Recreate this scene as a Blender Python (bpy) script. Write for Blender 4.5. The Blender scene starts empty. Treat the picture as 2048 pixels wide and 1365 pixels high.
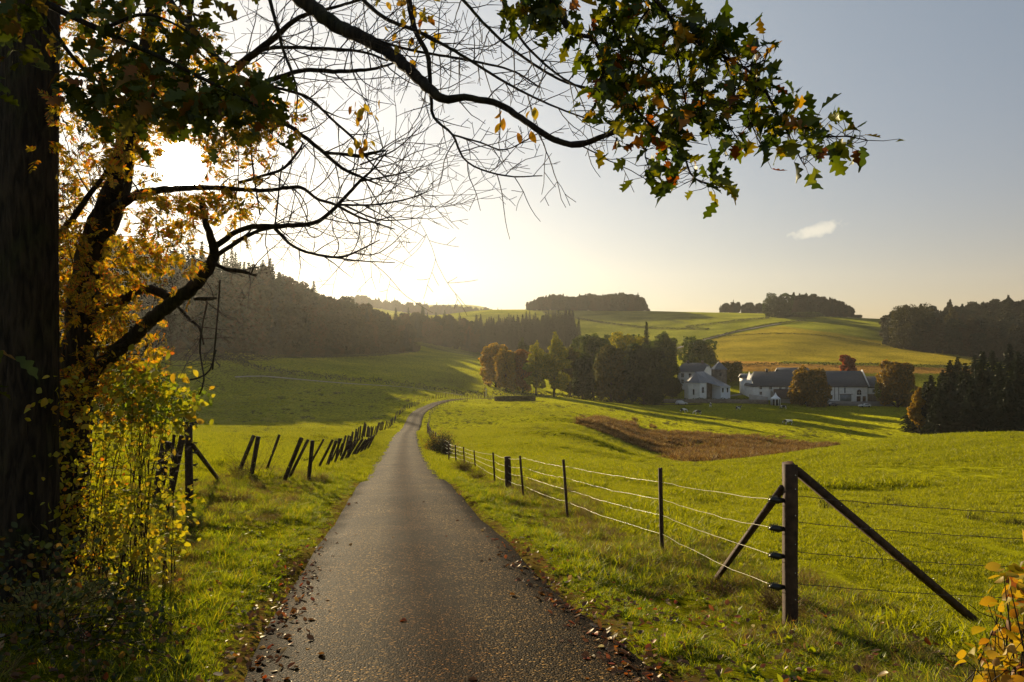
import bpy, bmesh, math, random, time
import numpy as np
from mathutils import Vector, Matrix
T0 = time.time()
def R(a): return math.radians(a)
SC = bpy.context.scene
COL = SC.collection
# ---------------------------------------------------------------- camera
F = 1536.0; CU = 1024.0; HV = 700.0            # focal length in pixels of the 2048 px photograph, its centre column, its horizon row
cam_d = bpy.data.cameras.new('camera'); cam = bpy.data.objects.new('camera', cam_d); COL.objects.link(cam)
cam_d.sensor_width = 36.0; cam_d.lens = 27.0; cam_d.shift_y = (HV - 682.5) / 2048.0
cam_d.clip_start = 0.05; cam_d.clip_end = 20000.0
cam.location = (0, 0, 0); cam.rotation_euler = (R(90), 0, 0)
SC.camera = cam
# ---------------------------------------------------------------- sky and sun
SUN_AZ = R(-23.3)      # from +Y towards +X
SUN_EL = R(12.4)
SUND = Vector((math.sin(SUN_AZ) * math.cos(SUN_EL), math.cos(SUN_AZ) * math.cos(SUN_EL), math.sin(SUN_EL)))
world = bpy.data.worlds.new('World'); SC.world = world; world.use_nodes = True
def build_world():
    nt = world.node_tree; nt.nodes.clear(); N = nt.nodes.new; L = nt.links.new
    out = N('ShaderNodeOutputWorld'); bg = N('ShaderNodeBackground')
    sky = N('ShaderNodeTexSky'); sky.sky_type = 'NISHITA'; sky.sun_disc = False
    sky.sun_elevation = SUN_EL; sky.sun_rotation = SUN_AZ
    sky.air_density = 1.0; sky.dust_density = 0.1; sky.ozone_density = 3.0; sky.altitude = 300
    tc = N('ShaderNodeTexCoord')
    def math_(op, a, b=None, clamp=False):
        m = N('ShaderNodeMath'); m.operation = op; m.use_clamp = clamp
        for i, x in enumerate((a, b)):
            if x is None: continue
            if isinstance(x, (int, float)): m.inputs[i].default_value = x
            else: L(x, m.inputs[i])
        return m.outputs[0]
    nrm = N('ShaderNodeVectorMath'); nrm.operation = 'NORMALIZE'; L(tc.outputs['Generated'], nrm.inputs[0])
    dot = N('ShaderNodeVectorMath'); dot.operation = 'DOT_PRODUCT'; L(nrm.outputs[0], dot.inputs[0]); dot.inputs[1].default_value = SUND
    ang = math_('ARCCOSINE', math_('MINIMUM', dot.outputs['Value'], 0.999999))
    g1 = math_('MULTIPLY', math_('EXPONENT', math_('MULTIPLY', ang, -1 / 0.035)), WORLD_GLOW[0])
    g2 = math_('MULTIPLY', math_('EXPONENT', math_('MULTIPLY', math_('POWER', math_('DIVIDE', ang, 0.55), 2.0), -1.0)), WORLD_GLOW[1])
    core = math_('MULTIPLY', math_('LESS_THAN', ang, 0.027), WORLD_GLOW[2])
    sepz = N('ShaderNodeSeparateXYZ'); L(nrm.outputs[0], sepz.inputs[0])
    g3 = math_('MULTIPLY', math_('MULTIPLY', math_('EXPONENT', math_('MULTIPLY', ang, -1 / 0.45)), math_('EXPONENT', math_('MULTIPLY', math_('MAXIMUM', sepz.outputs['Z'], 0.0), -1 / 0.13))), WORLD_GLOW[3])
    gl = math_('ADD', math_('ADD', math_('ADD', g1, g2), g3), core)
    gcol = N('ShaderNodeVectorMath'); gcol.operation = 'SCALE'; gcol.inputs[0].default_value = (1.0, 0.87, 0.70); L(gl, gcol.inputs['Scale'])
    sk0 = N('ShaderNodeVectorMath'); sk0.operation = 'MULTIPLY'; L(sky.outputs[0], sk0.inputs[0]); sk0.inputs[1].default_value = (0.85, 0.78, 0.66)
    sk = N('ShaderNodeVectorMath'); sk.operation = 'SCALE'; L(sk0.outputs[0], sk.inputs[0]); sk.inputs['Scale'].default_value = SKY_STRENGTH
    # pale milky air of a hazy evening: strongest low over the horizon
    sep = N('ShaderNodeSeparateXYZ'); L(nrm.outputs[0], sep.inputs[0])
    zz = math_('MAXIMUM', sep.outputs['Z'], 0.0)
    low = math_('EXPONENT', math_('MULTIPLY', zz, -1 / 0.15))
    lowc = N('ShaderNodeVectorMath'); lowc.operation = 'SCALE'; lowc.inputs[0].default_value = LOW_COL; L(low, lowc.inputs['Scale'])
    veil = N('ShaderNodeVectorMath'); veil.operation = 'ADD'; L(lowc.outputs[0], veil.inputs[0]); veil.inputs[1].default_value = VEIL_COL
    a1 = N('ShaderNodeVectorMath'); a1.operation = 'ADD'; L(sk.outputs[0], a1.inputs[0]); L(gcol.outputs[0], a1.inputs[1])
    a2 = N('ShaderNodeVectorMath'); a2.operation = 'ADD'; L(a1.outputs[0], a2.inputs[0]); L(veil.outputs[0], a2.inputs[1])
    # one small wisp of cloud low in the sky
    cd = Vector(((1640 - CU) / F, 1.0, (HV - 458) / F)).normalized()
    right = Vector((cd.y, -cd.x, 0)).normalized(); up = right.cross(cd)
    def dotc(v):
        d_ = N('ShaderNodeVectorMath'); d_.operation = 'DOT_PRODUCT'; L(nrm.outputs[0], d_.inputs[0]); d_.inputs[1].default_value = v; return d_.outputs['Value']
    cx = dotc(right); cy = dotc(up)
    no = N('ShaderNodeTexNoise'); no.inputs['Scale'].default_value = 55; no.inputs['Detail'].default_value = 6; L(nrm.outputs[0], no.inputs['Vector'])
    nf = math_('SUBTRACT', no.outputs['Fac'], 0.5)
    cy2 = math_('SUBTRACT', cy, math_('MULTIPLY', cx, 0.22))
    ell = math_('ADD', math_('POWER', math_('DIVIDE', cx, 0.030), 2.0), math_('POWER', math_('DIVIDE', cy2, 0.0085), 2.0))
    cl = math_('SUBTRACT', math_('ADD', 1.0, math_('MULTIPLY', nf, 4.6)), ell)
    cl = math_('MULTIPLY', math_('SMOOTH_MIN', math_('MAXIMUM', cl, 0.0), 1.0), 0.5)
    cc = N('ShaderNodeVectorMath'); cc.operation = 'SCALE'; cc.inputs[0].default_value = CLOUD_COL; L(cl, cc.inputs['Scale'])
    a3 = N('ShaderNodeVectorMath'); a3.operation = 'ADD'; L(a2.outputs[0], a3.inputs[0]); L(cc.outputs[0], a3.inputs[1])
    a4 = N('ShaderNodeVectorMath'); a4.operation = 'MAXIMUM'; L(a3.outputs[0], a4.inputs[0]); a4.inputs[1].default_value = (0.02, 0.02, 0.02)
    L(a4.outputs[0], bg.inputs['Color']); bg.inputs['Strength'].default_value = 1.0
    L(bg.outputs[0], out.inputs['Surface'])
    world.cycles.sampling_method = 'MANUAL'; world.cycles.sample_map_resolution = 512
SKY_STRENGTH = 0.05
WORLD_GLOW = (0.9, 0.215, 9.0, 0.04)
LOW_COL = (0.025, -0.095, -0.140)
VEIL_COL = (0.068, 0.078, 0.088)
CLOUD_COL = (0.34, 0.27, 0.15)
build_world()
sun_d = bpy.data.lights.new('sun', 'SUN'); sun = bpy.data.objects.new('sun', sun_d); COL.objects.link(sun)
sun_d.energy = 5.0; sun_d.angle = R(0.5); sun_d.color = (1.0, 0.80, 0.50)
sun.rotation_euler = SUND.to_track_quat('Z', 'Y').to_euler()
SC.view_settings.view_transform = 'Standard'; SC.view_settings.look = 'None'
SC.view_settings.exposure = 1.0; SC.view_settings.gamma = 1.0
cy = SC.cycles
cy.max_bounces = 5; cy.diffuse_bounces = 3; cy.glossy_bounces = 2; cy.transmission_bounces = 3; cy.transparent_max_bounces = 6; cy.volume_bounces = 0
cy.use_denoising = True; cy.sample_clamp_indirect = 4.0; cy.caustics_reflective = False; cy.caustics_refractive = False
cy.use_adaptive_sampling = True; cy.adaptive_threshold = 0.008
HAZE_DENSITY = 0.000072; HAZE_ANISO = 0.6; HAZE_COL = (0.9, 0.88, 0.82)

# ---------------------------------------------------------------- helpers
def tag(o, label=None, cat=None, group=None, kind=None):
    if label: o['label'] = label
    if cat: o['category'] = cat
    if group: o['group'] = group
    if kind: o['kind'] = kind
    return o
def empty(name, loc=(0, 0, 0), rz=0.0):
    o = bpy.data.objects.new(name, None); COL.objects.link(o); o.location = loc; o.rotation_euler = (0, 0, rz); o.empty_display_size = 0.2
    return o
def link(o, parent=None, keep=True):
    COL.objects.link(o)
    if parent is not None:
        o.parent = parent
        if keep: o.matrix_parent_inverse = parent.matrix_basis.inverted() if False else Matrix.Identity(4)
    return o
def np_mesh(name, V, polys, smooth=False, mats=(), midx=None):
    """V (n,3); polys = list of integer arrays, each (m,k)"""
    me = bpy.data.meshes.new(name)
    V = np.asarray(V, dtype=np.float32).reshape(-1, 3)
    polys = [np.asarray(p, dtype=np.int32) for p in polys if len(p)]
    me.vertices.add(len(V)); me.vertices.foreach_set('co', V.ravel())
    nl = sum(p.size for p in polys); nf = sum(len(p) for p in polys)
    me.loops.add(nl); me.polygons.add(nf)
    me.loops.foreach_set('vertex_index', np.concatenate([p.ravel() for p in polys]))
    tot = np.concatenate([np.full(len(p), p.shape[1], dtype=np.int32) for p in polys])
    st = np.concatenate([[0], np.cumsum(tot)[:-1]]).astype(np.int32)
    me.polygons.foreach_set('loop_start', st)
    if smooth: me.polygons.foreach_set('use_smooth', np.ones(nf, dtype=bool))
    for m in mats: me.materials.append(m)
    if midx is not None: me.polygons.foreach_set('material_index', np.asarray(midx, dtype=np.int32))
    me.update(calc_edges=True)
    return me
class MB:
    def __init__(s): s.V = []; s.P = {}; s.n = 0
    def add(s, V, polys):
        V = np.asarray(V, dtype=float).reshape(-1, 3)
        for p in polys:
            p = np.asarray(p, dtype=np.int64)
            if p.size == 0: continue
            s.P.setdefault(p.shape[1], []).append(p + s.n)
        s.V.append(V); s.n += len(V); return s
    def box(s, c, d, rz=0.0, M=None):
        x, y, z = d[0] / 2, d[1] / 2, d[2] / 2
        V = np.array([[-x, -y, -z], [x, -y, -z], [x, y, -z], [-x, y, -z], [-x, -y, z], [x, -y, z], [x, y, z], [-x, y, z]])
        if rz:
            ca, sa = math.cos(rz), math.sin(rz); V = V @ np.array([[ca, sa, 0], [-sa, ca, 0], [0, 0, 1]])
        V = V + np.array(c)
        if M is not None: V = V @ np.array(M.to_3x3()).T + np.array(M.translation)
        return s.add(V, [[[0, 3, 2, 1], [4, 5, 6, 7], [0, 1, 5, 4], [1, 2, 6, 5], [2, 3, 7, 6], [3, 0, 4, 7]]])
    def quad(s, a, b, c, d): return s.add([a, b, c, d], [[[0, 1, 2, 3]]])
    def tri(s, a, b, c): return s.add([a, b, c], [[[0, 1, 2]]])
    def tube(s, pts, rad, k=5, cap=True, jit=0.0, rng=None):
        pts = np.asarray(pts, dtype=float); n = len(pts)
        rad = np.broadcast_to(np.asarray(rad, dtype=float), (n,))
        t = np.gradient(pts, axis=0); t /= np.linalg.norm(t, axis=1)[:, None] + 1e-12
        ref = np.array([0, 0, 1.0]) if abs(t[0][2]) < 0.8 else np.array([1.0, 0, 0])
        u = np.cross(t, ref); u /= np.linalg.norm(u, axis=1)[:, None] + 1e-12
        for i in range(1, n):
            ui = u[i - 1] - t[i] * np.dot(u[i - 1], t[i]); l = np.linalg.norm(ui)
            if l > 1e-6: u[i] = ui / l
        w = np.cross(t, u)
        a = np.arange(k) * 2 * math.pi / k
        r = rad[:, None] * np.ones((1, k))
        if jit and rng is not None: r = r * (1 + jit * rng.uniform(-1, 1, (n, k)))
        V = pts[:, None, :] + (u[:, None, :] * np.cos(a)[None, :, None] + w[:, None, :] * np.sin(a)[None, :, None]) * r[:, :, None]
        i = np.arange(n - 1)[:, None] * k; j = np.arange(k)[None, :]; j2 = (j + 1) % k
        q = np.stack([i + j, i + j2, i + k + j2, i + k + j], -1).reshape(-1, 4)
        s.add(V.reshape(-1, 3), [q])
        if cap and k >= 3:
            b = s.n - n * k
            s.P.setdefault(k, []).append(np.array([np.arange(k)[::-1] + b]))
            s.P.setdefault(k, []).append(np.array([np.arange(k) + b + (n - 1) * k]))
        return s
    def beam(s, a, b, w, h=None, taper=1.0):
        """square bar from a to b"""
        a = np.array(a, float); b = np.array(b, float); h = h or w
        t = b - a; t /= np.linalg.norm(t)
        ref = np.array([0, 0, 1.0]) if abs(t[2]) < 0.8 else np.array([0, 1.0, 0])
        u = np.cross(t, ref); u /= np.linalg.norm(u); v = np.cross(u, t)
        V = []
        for p, k in ((a, 1.0), (b, taper)):
            for sx, sy in ((-1, -1), (1, -1), (1, 1), (-1, 1)): V.append(p + u * sx * w / 2 * k + v * sy * h / 2 * k)
        return s.add(V, [[[0, 3, 2, 1], [4, 5, 6, 7], [0, 1, 5, 4], [1, 2, 6, 5], [2, 3, 7, 6], [3, 0, 4, 7]]])
    def mesh(s, name, mat=None, smooth=False):
        return np_mesh(name, np.concatenate(s.V), [np.concatenate(v) for v in s.P.values()], smooth, [mat] if mat else [])
    def build(s, name, mat, parent=None, smooth=False):
        o = bpy.data.objects.new(name, s.mesh(name, mat, smooth)); link(o, parent); return o

# ---------------------------------------------------------------- materials
MATS = {}
def newmat(name):
    m = bpy.data.materials.new(name); m.use_nodes = True; m.node_tree.nodes.clear(); MATS[name] = m
    return m, m.node_tree.nodes.new, m.node_tree.links.new
def ramp(N, cols):
    r = N('ShaderNodeValToRGB'); e = r.color_ramp.elements
    while len(e) < len(cols): e.new(0.5)
    for i, (p, c) in enumerate(cols): e[i].position = p; e[i].color = (c[0], c[1], c[2], 1)
    return r
def simple(name, col, rough=0.8, spec=0.3, noise=0.25, nscale=8.0, metal=0.0, bump=0.0, coord='Object'):
    m, N, L = newmat(name)
    o = N('ShaderNodeOutputMaterial'); b = N('ShaderNodeBsdfPrincipled'); L(b.outputs[0], o.inputs[0])
    b.inputs['Roughness'].default_value = rough; b.inputs['Specular IOR Level'].default_value = spec; b.inputs['Metallic'].default_value = metal
    tc = N('ShaderNodeTexCoord'); n = N('ShaderNodeTexNoise'); n.inputs['Scale'].default_value = nscale; n.inputs['Detail'].default_value = 5
    L(tc.outputs[coord], n.inputs['Vector'])
    lo = [c * (1 - noise) for c in col]; hi = [min(1, c * (1 + noise)) for c in col]
    r = ramp(N, [(0.3, lo), (0.7, hi)]); L(n.outputs['Fac'], r.inputs[0]); L(r.outputs[0], b.inputs['Base Color'])
    if bump:
        bp = N('ShaderNodeBump'); bp.inputs['Strength'].default_value = bump; bp.inputs['Distance'].default_value = 0.02; L(n.outputs['Fac'], bp.inputs['Height']); L(bp.outputs[0], b.inputs['Normal'])
    return m
def leafmat(name, cols, trans=0.5, rough=0.5, gloss=0.025, vary='island', objcol=False, tgain=(1.0, 1.0, 0.6)):
    """leaf: diffuse front, translucent when the sun is behind it, thin gloss; colour varies per leaf"""
    m, N, L = newmat(name)
    o = N('ShaderNodeOutputMaterial')
    g = N('ShaderNodeNewGeometry'); oi = N('ShaderNodeObjectInfo')
    r = ramp(N, cols)
    if vary == 'island': L(g.outputs['Random Per Island'], r.inputs[0])
    else:
        ad = N('ShaderNodeMath'); ad.operation = 'MULTIPLY_ADD'; L(g.outputs['Random Per Island'], ad.inputs[0]); ad.inputs[1].default_value = 0.45
        mm = N('ShaderNodeMath'); mm.operation = 'MULTIPLY'; L(oi.outputs['Random'], mm.inputs[0]); mm.inputs[1].default_value = 0.55
        L(mm.outputs[0], ad.inputs[2]); L(ad.outputs[0], r.inputs[0])
    col = r.outputs[0]
    if objcol:
        mx = N('ShaderNodeMix'); mx.data_type = 'RGBA'; mx.blend_type = 'MULTIPLY'; mx.inputs[0].default_value = 1.0
        L(col, mx.inputs[6]); L(oi.outputs['Color'], mx.inputs[7]); col = mx.outputs[2]
    d = N('ShaderNodeBsdfDiffuse'); L(col, d.inputs['Color'])
    t = N('ShaderNodeBsdfTranslucent')
    tg = N('ShaderNodeMix'); tg.data_type = 'RGBA'; tg.blend_type = 'MULTIPLY'; tg.inputs[0].default_value = 1.0; L(col, tg.inputs[6]); tg.inputs[7].default_value = (*tgain, 1)
    L(tg.outputs[2], t.inputs['Color'])
    ms = N('ShaderNodeMixShader'); ms.inputs[0].default_value = trans; L(d.outputs[0], ms.inputs[1]); L(t.outputs[0], ms.inputs[2])
    gl = N('ShaderNodeBsdfGlossy'); gl.inputs['Roughness'].default_value = rough; gl.inputs['Color'].default_value = (0.9, 0.9, 0.8, 1)
    m2 = N('ShaderNodeMixShader'); m2.inputs[0].default_value = gloss; L(ms.outputs[0], m2.inputs[1]); L(gl.outputs[0], m2.inputs[2])
    L(m2.outputs[0], o.inputs[0])
    return m
# ---------------------------------------------------------------- scatter (for uncountable stuff only)
PROTO = []
def proto_collection(name, objs):
    c = bpy.data.collections.new(name)
    for i, (nm, me) in enumerate(objs):
        o = bpy.data.objects.new('%s_%02d' % (nm, i), me); c.objects.link(o)
    return c
def scatter(name, pts, rot, scl, idx, coll, label=None, cat=None, kind='stuff', parent=None):
    pts = np.asarray(pts, dtype=np.float32); n = len(pts)
    me = bpy.data.meshes.new(name); me.vertices.add(n); me.vertices.foreach_set('co', pts.ravel())
    a = me.attributes.new('rot', 'FLOAT_VECTOR', 'POINT'); a.data.foreach_set('vector', np.asarray(rot, dtype=np.float32).ravel())
    scl = np.asarray(scl, dtype=np.float32)
    if scl.ndim == 1: scl = np.repeat(scl[:, None], 3, 1)
    a = me.attributes.new('scl', 'FLOAT_VECTOR', 'POINT'); a.data.foreach_set('vector', scl.ravel())
    a = me.attributes.new('pick', 'INT', 'POINT'); a.data.foreach_set('value', np.asarray(idx, dtype=np.int32))
    o = bpy.data.objects.new(name, me); link(o, parent)
    ng = bpy.data.node_groups.new(name + '_scatter', 'GeometryNodeTree')
    ng.interface.new_socket('Geometry', in_out='INPUT', socket_type='NodeSocketGeometry'); ng.interface.new_socket('Geometry', in_out='OUTPUT', socket_type='NodeSocketGeometry')
    N = ng.nodes.new; L = ng.links.new
    gi = N('NodeGroupInput'); go = N('NodeGroupOutput'); ip = N('GeometryNodeInstanceOnPoints'); ci = N('GeometryNodeCollectionInfo')
    ci.inputs['Collection'].default_value = coll; ci.inputs['Separate Children'].default_value = True; ci.inputs['Reset Children'].default_value = True
    def attr(nm, dt):
        x = N('GeometryNodeInputNamedAttribute'); x.data_type = dt; x.inputs['Name'].default_value = nm; return x.outputs['Attribute']
    L(gi.outputs[0], ip.inputs['Points']); L(ci.outputs[0], ip.inputs['Instance']); ip.inputs['Pick Instance'].default_value = True
    L(attr('pick', 'INT'), ip.inputs['Instance Index']); L(attr('scl', 'FLOAT_VECTOR'), ip.inputs['Scale'])
    er = N('FunctionNodeEulerToRotation'); L(attr('rot', 'FLOAT_VECTOR'), er.inputs[0]); L(er.outputs[0], ip.inputs['Rotation'])
    L(ip.outputs[0], go.inputs[0])
    md = o.modifiers.new('scatter', 'NODES'); md.node_group = ng
    tag(o, label, cat, None, kind)
    return o
# ================================================================ TERRAIN
# heights come from surveyed points: (column, row, distance ahead in metres) seen from the camera
def colpts(u, prof): return [(u, v, Y) for (Y, v) in prof]
CTRL = []
CTRL += colpts(-250, [(8, 1150), (15, 1000), (30, 905), (60, 840), (120, 770), (200, 700), (260, 660), (340, 610), (500, 565), (900, 545), (2500, 550)])
CTRL += colpts(60, [(7.3, 1190), (15, 1000), (30, 915), (60, 868), (110, 842), (150, 818), (200, 762), (240, 702), (300, 645), (400, 605), (600, 580), (1000, 560), (2500, 570)])
CTRL += colpts(400, [(6, 1280), (10, 1100), (15, 1000), (25, 925), (45, 887), (100, 854), (135, 842), (170, 818), (215, 768), (252, 718), (320, 660), (430, 618), (600, 600), (1000, 585), (2500, 590)])
CTRL += colpts(600, [(6, 1290), (12, 1070), (23, 957), (45, 905), (80, 874), (125, 846), (165, 818), (210, 777), (245, 742), (280, 723), (330, 712), (400, 665), (600, 625), (1000, 605), (2500, 600)])
CTRL += colpts(720, [(60, 884), (100, 860), (150, 832), (195, 795), (235, 763), (300, 735), (390, 705), (480, 672), (700, 635), (1200, 612), (2500, 605)])
CTRL += colpts(830, [(150, 826), (200, 794), (235, 776), (260, 770), (310, 745), (420, 712), (480, 700), (620, 662), (800, 642), (950, 633), (1100, 636), (1500, 626), (2500, 612)])
CTRL += colpts(960, [(30, 955), (60, 900), (100, 865), (150, 832), (200, 808), (250, 796), (270, 788), (330, 760), (420, 725), (540, 712), (660, 680), (900, 624), (1000, 622), (1200, 640), (1500, 630), (2500, 612)])
CTRL += colpts(1050, [(8, 1200), (15, 1050), (30, 950), (60, 895), (100, 858), (150, 828), (200, 806), (235, 797), (270, 790), (330, 772), (430, 740), (560, 710), (700, 675), (900, 621), (1000, 622), (1300, 650), (2500, 640)])
CTRL += colpts(1160, [(10, 1120), (20, 1000), (40, 928), (75, 882), (110, 852), (150, 832), (200, 814), (250, 802), (290, 796), (400, 765), (550, 712), (700, 668), (900, 622), (1000, 624), (1300, 660), (2500, 650)])
CTRL += colpts(1300, [(8, 1220), (15, 1060), (30, 965), (55, 935), (80, 926), (105, 908), (130, 880), (165, 850), (210, 830), (260, 815), (310, 800), (345, 782), (420, 745), (540, 705), (700, 660), (900, 623), (1000, 626), (1300, 670), (2500, 660)])
CTRL += colpts(1440, [(8, 1220), (15, 1060), (30, 968), (60, 930), (85, 924), (115, 910), (145, 880), (190, 848), (250, 823), (300, 800), (340, 775), (380, 745), (440, 722), (540, 690), (680, 655), (900, 626), (1000, 629), (1300, 680), (2500, 670)])
CTRL += colpts(1600, [(6.7, 1250), (15, 1050), (30, 955), (60, 912), (75, 906), (100, 910), (140, 897), (180, 864), (230, 836), (280, 814), (310, 803), (345, 770), (385, 738), (450, 718), (520, 690), (600, 665), (700, 648), (900, 629), (1000, 633), (1300, 690), (2500, 690)])
CTRL += colpts(1780, [(6, 1300), (12, 1100), (25, 985), (45, 920), (70, 884), (80, 882), (110, 902), (150, 898), (190, 872), (250, 832), (305, 808), (350, 775), (390, 742), (450, 722), (520, 704), (600, 684), (680, 660), (850, 640), (950, 640), (1300, 700), (2500, 700)])
CTRL += colpts(1920, [(12, 1110), (25, 975), (45, 905), (65, 872), (75, 871), (110, 895), (150, 895), (200, 862), (300, 808), (380, 758), (450, 728), (540, 706), (640, 690), (800, 640), (1000, 640), (2500, 700)])
CTRL += colpts(2048, [(8, 1250), (15, 1060), (25, 965), (40, 905), (60, 870), (72, 869), (110, 890), (160, 888), (220, 850), (300, 805), (400, 760), (500, 735), (620, 690), (750, 640), (1000, 630), (2500, 700)])
CTRL += colpts(2500, [(6, 1330), (12, 1110), (25, 950), (45, 880), (80, 850), (160, 860), (300, 800), (500, 740), (750, 650), (1200, 620), (2500, 700)])
CTRL += colpts(900, [(5.2, 1362), (7, 1233), (10, 1121), (18.6, 1000), (38, 930), (65, 893)])
CTRL += colpts(820, [(115, 860), (90, 871), (60, 898)])
CTRL += [(785, 1121, 10), (760, 1000, 18.6), (780, 928, 38), (700, 1121, 10), (1300, 1362, 5.2), (700, 1362, 5.2)]
# nothing below 4.5 m departs from the plane
for u in (-800, -250, 400, 1024, 1600, 2500, 3200):
    for Y in (1.0, 2.0, 3.2): CTRL.append((u, 860 + 2611 / Y, Y))
CTRL = np.array(CTRL, float)
KTH = 2.2
SLOPE0 = 0.104
def feat(X, Y):
    r = np.hypot(X, Y); th = np.arctan2(X, Y)
    return r, th
_cx = (CTRL[:, 0] - CU) / F * CTRL[:, 2]; _cy = CTRL[:, 2]; _cz = (HV - CTRL[:, 1]) / F * CTRL[:, 2]
_r, _th = feat(_cx, _cy)
_s = (_cz - (-1.7 - SLOPE0 * _cy)) / _r
_A = np.stack([_th * KTH, np.log(_r)], 1)
def _phi(d2): return np.where(d2 > 1e-12, 0.5 * d2 * np.log(np.maximum(d2, 1e-12)), 0.0)
def _solve():
    n = len(_A); D = ((_A[:, None, :] - _A[None, :, :]) ** 2).sum(-1)
    K = _phi(D) + np.eye(n) * 0.0015
    P = np.concatenate([np.ones((n, 1)), _A], 1)
    M = np.block([[K, P], [P.T, np.zeros((3, 3))]])
    return np.linalg.solve(M, np.concatenate([_s, np.zeros(3)]))
_W = _solve()
BUMPS = []      # (X, Y, radius along, radius across, heading, height): hummocks and hollows of the pasture
def gz_raw(X, Y):
    X = np.atleast_1d(np.asarray(X, float)); Y = np.atleast_1d(np.asarray(Y, float)); sh = X.shape
    X = X.ravel(); Y = Y.ravel()
    r, th = feat(X, Y); thc = np.clip(th, -0.95, 0.95)
    fade = np.clip((math.pi * 0.75 - np.abs(th)) / (math.pi * 0.75 - 0.95), 0, 1)
    lr = np.clip(np.log(np.maximum(r, 1e-6)), math.log(1.2), math.log(2600))
    out = np.empty(len(X))
    for a in range(0, len(X), 40000):
        q = np.stack([thc[a:a + 40000] * KTH, lr[a:a + 40000]], 1)
        D = ((q[:, None, :] - _A[None, :, :]) ** 2).sum(-1)
        out[a:a + 40000] = _phi(D) @ _W[:-3] + _W[-3] + q @ _W[-2:]
    near = np.clip((r - 2.0) / 4.0, 0, 1)
    Yb = np.clip(Y, -60, 1e9)
    z = -1.7 - SLOPE0 * Yb + out * r * fade * near
    for (bx, by, ra, rb, hd, h) in BUMPS:
        dx = X - bx; dy = Y - by; c, s_ = math.cos(hd), math.sin(hd)
        z = z + h * np.exp(-((dx * c + dy * s_) / ra) ** 2 - ((-dx * s_ + dy * c) / rb) ** 2)
    return z.reshape(sh)
# ---- road centre line: straight down the slope, then bending right along the valley floor
ROADP = [(2.75, -14), (1.2, -5), (0.45, 0), (-0.40, 5.17), (-0.78, 6.9), (-1.38, 10.8), (-2.58, 18.65), (-5.3, 37), (-9.3, 66), (-13.2, 96), (-16.2, 125), (-18.2, 148), (-18.6, 170), (-17.6, 192), (-14.8, 214), (-11.0, 232), (-6.0, 247), (2.0, 259), (12.0, 268), (26.0, 275), (45.0, 280), (70, 284)]
def catmull(P, step):
    P = np.array(P, float); P = np.vstack([2 * P[0] - P[1], P, 2 * P[-1] - P[-2]]); out = []
    for i in range(1, len(P) - 2):
        p0, p1, p2, p3 = P[i - 1:i + 3]; L_ = np.linalg.norm(p2 - p1); n = max(2, int(L_ / step))
        t = (np.arange(n) / n)[:, None]
        out.append(0.5 * ((2 * p1) + (-p0 + p2) * t + (2 * p0 - 5 * p1 + 4 * p2 - p3) * t ** 2 + (-p0 + 3 * p1 - 3 * p2 + p3) * t ** 3))
    out.append(P[-2][None]); return np.concatenate(out)
def smooth1(a, k):
    ker = np.hanning(2 * k + 3)[1:-1]; ker /= ker.sum()
    ap = np.concatenate([2 * a[0] - a[k:0:-1], a, 2 * a[-1] - a[-2:-k - 2:-1]]); return np.convolve(ap, ker, 'valid')
ROAD = catmull(ROADP, 0.8)
ROADZ = smooth1(gz_raw(ROAD[:, 0], ROAD[:, 1]), 6)
RHW = 1.42
def road_near(X, Y):
    """distance to the centre line, height of the line there, signed side"""
    X = np.asarray(X, float).ravel(); Y = np.asarray(Y, float).ravel()
    d = np.full(len(X), 1e9); z = np.zeros(len(X)); side = np.zeros(len(X)); along = np.zeros(len(X))
    A = ROAD[:-1]; B = ROAD[1:]; AB = B - A; L2 = (AB ** 2).sum(1)
    cum = np.concatenate([[0], np.cumsum(np.sqrt(L2))])
    for a in range(0, len(X), 20000):
        px = X[a:a + 20000, None]; py = Y[a:a + 20000, None]
        t = np.clip(((px - A[:, 0]) * AB[:, 0] + (py - A[:, 1]) * AB[:, 1]) / L2, 0, 1)
        qx = A[:, 0] + t * AB[:, 0]; qy = A[:, 1] + t * AB[:, 1]
        dd = np.hypot(px - qx, py - qy); i = dd.argmin(1); k = np.arange(len(i))
        d[a:a + 20000] = dd[k, i]; tt = t[k, i]
        z[a:a + 20000] = ROADZ[i] * (1 - tt) + ROADZ[i + 1] * tt
        side[a:a + 20000] = np.sign((px[:, 0] - A[i, 0]) * AB[i, 1] - (py[:, 0] - A[i, 1]) * AB[i, 0])
        along[a:a + 20000] = cum[i] + tt * np.sqrt(L2[i])
    return d, z, side, along
def gz(X, Y):
    X = np.atleast_1d(np.asarray(X, float)); Y = np.atleast_1d(np.asarray(Y, float)); sh = X.shape
    z = gz_raw(X, Y).ravel(); xf = X.ravel(); yf = Y.ravel()
    m = (np.abs(xf) < 120) & (yf > -30) & (yf < 320)
    if m.any():
        d, rz, sd, al = road_near(xf[m], yf[m])
        dep = 0.03 + 0.0006 * np.maximum(np.hypot(xf[m], yf[m]), 0)
        w = np.clip((d - RHW + 0.25) / (1.6), 0, 1); w = w * w * (3 - 2 * w)
        under = np.clip((RHW + 0.02 - d) / 0.12, 0, 1)
        z[m] = (rz - dep * under) * (1 - w) + z[m] * w + 0.04 * np.exp(-((d - RHW - 0.35) / 0.3) ** 2)
    return z.reshape(sh)
def g1(x, y): return float(gz(x, y)[0])
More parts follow.
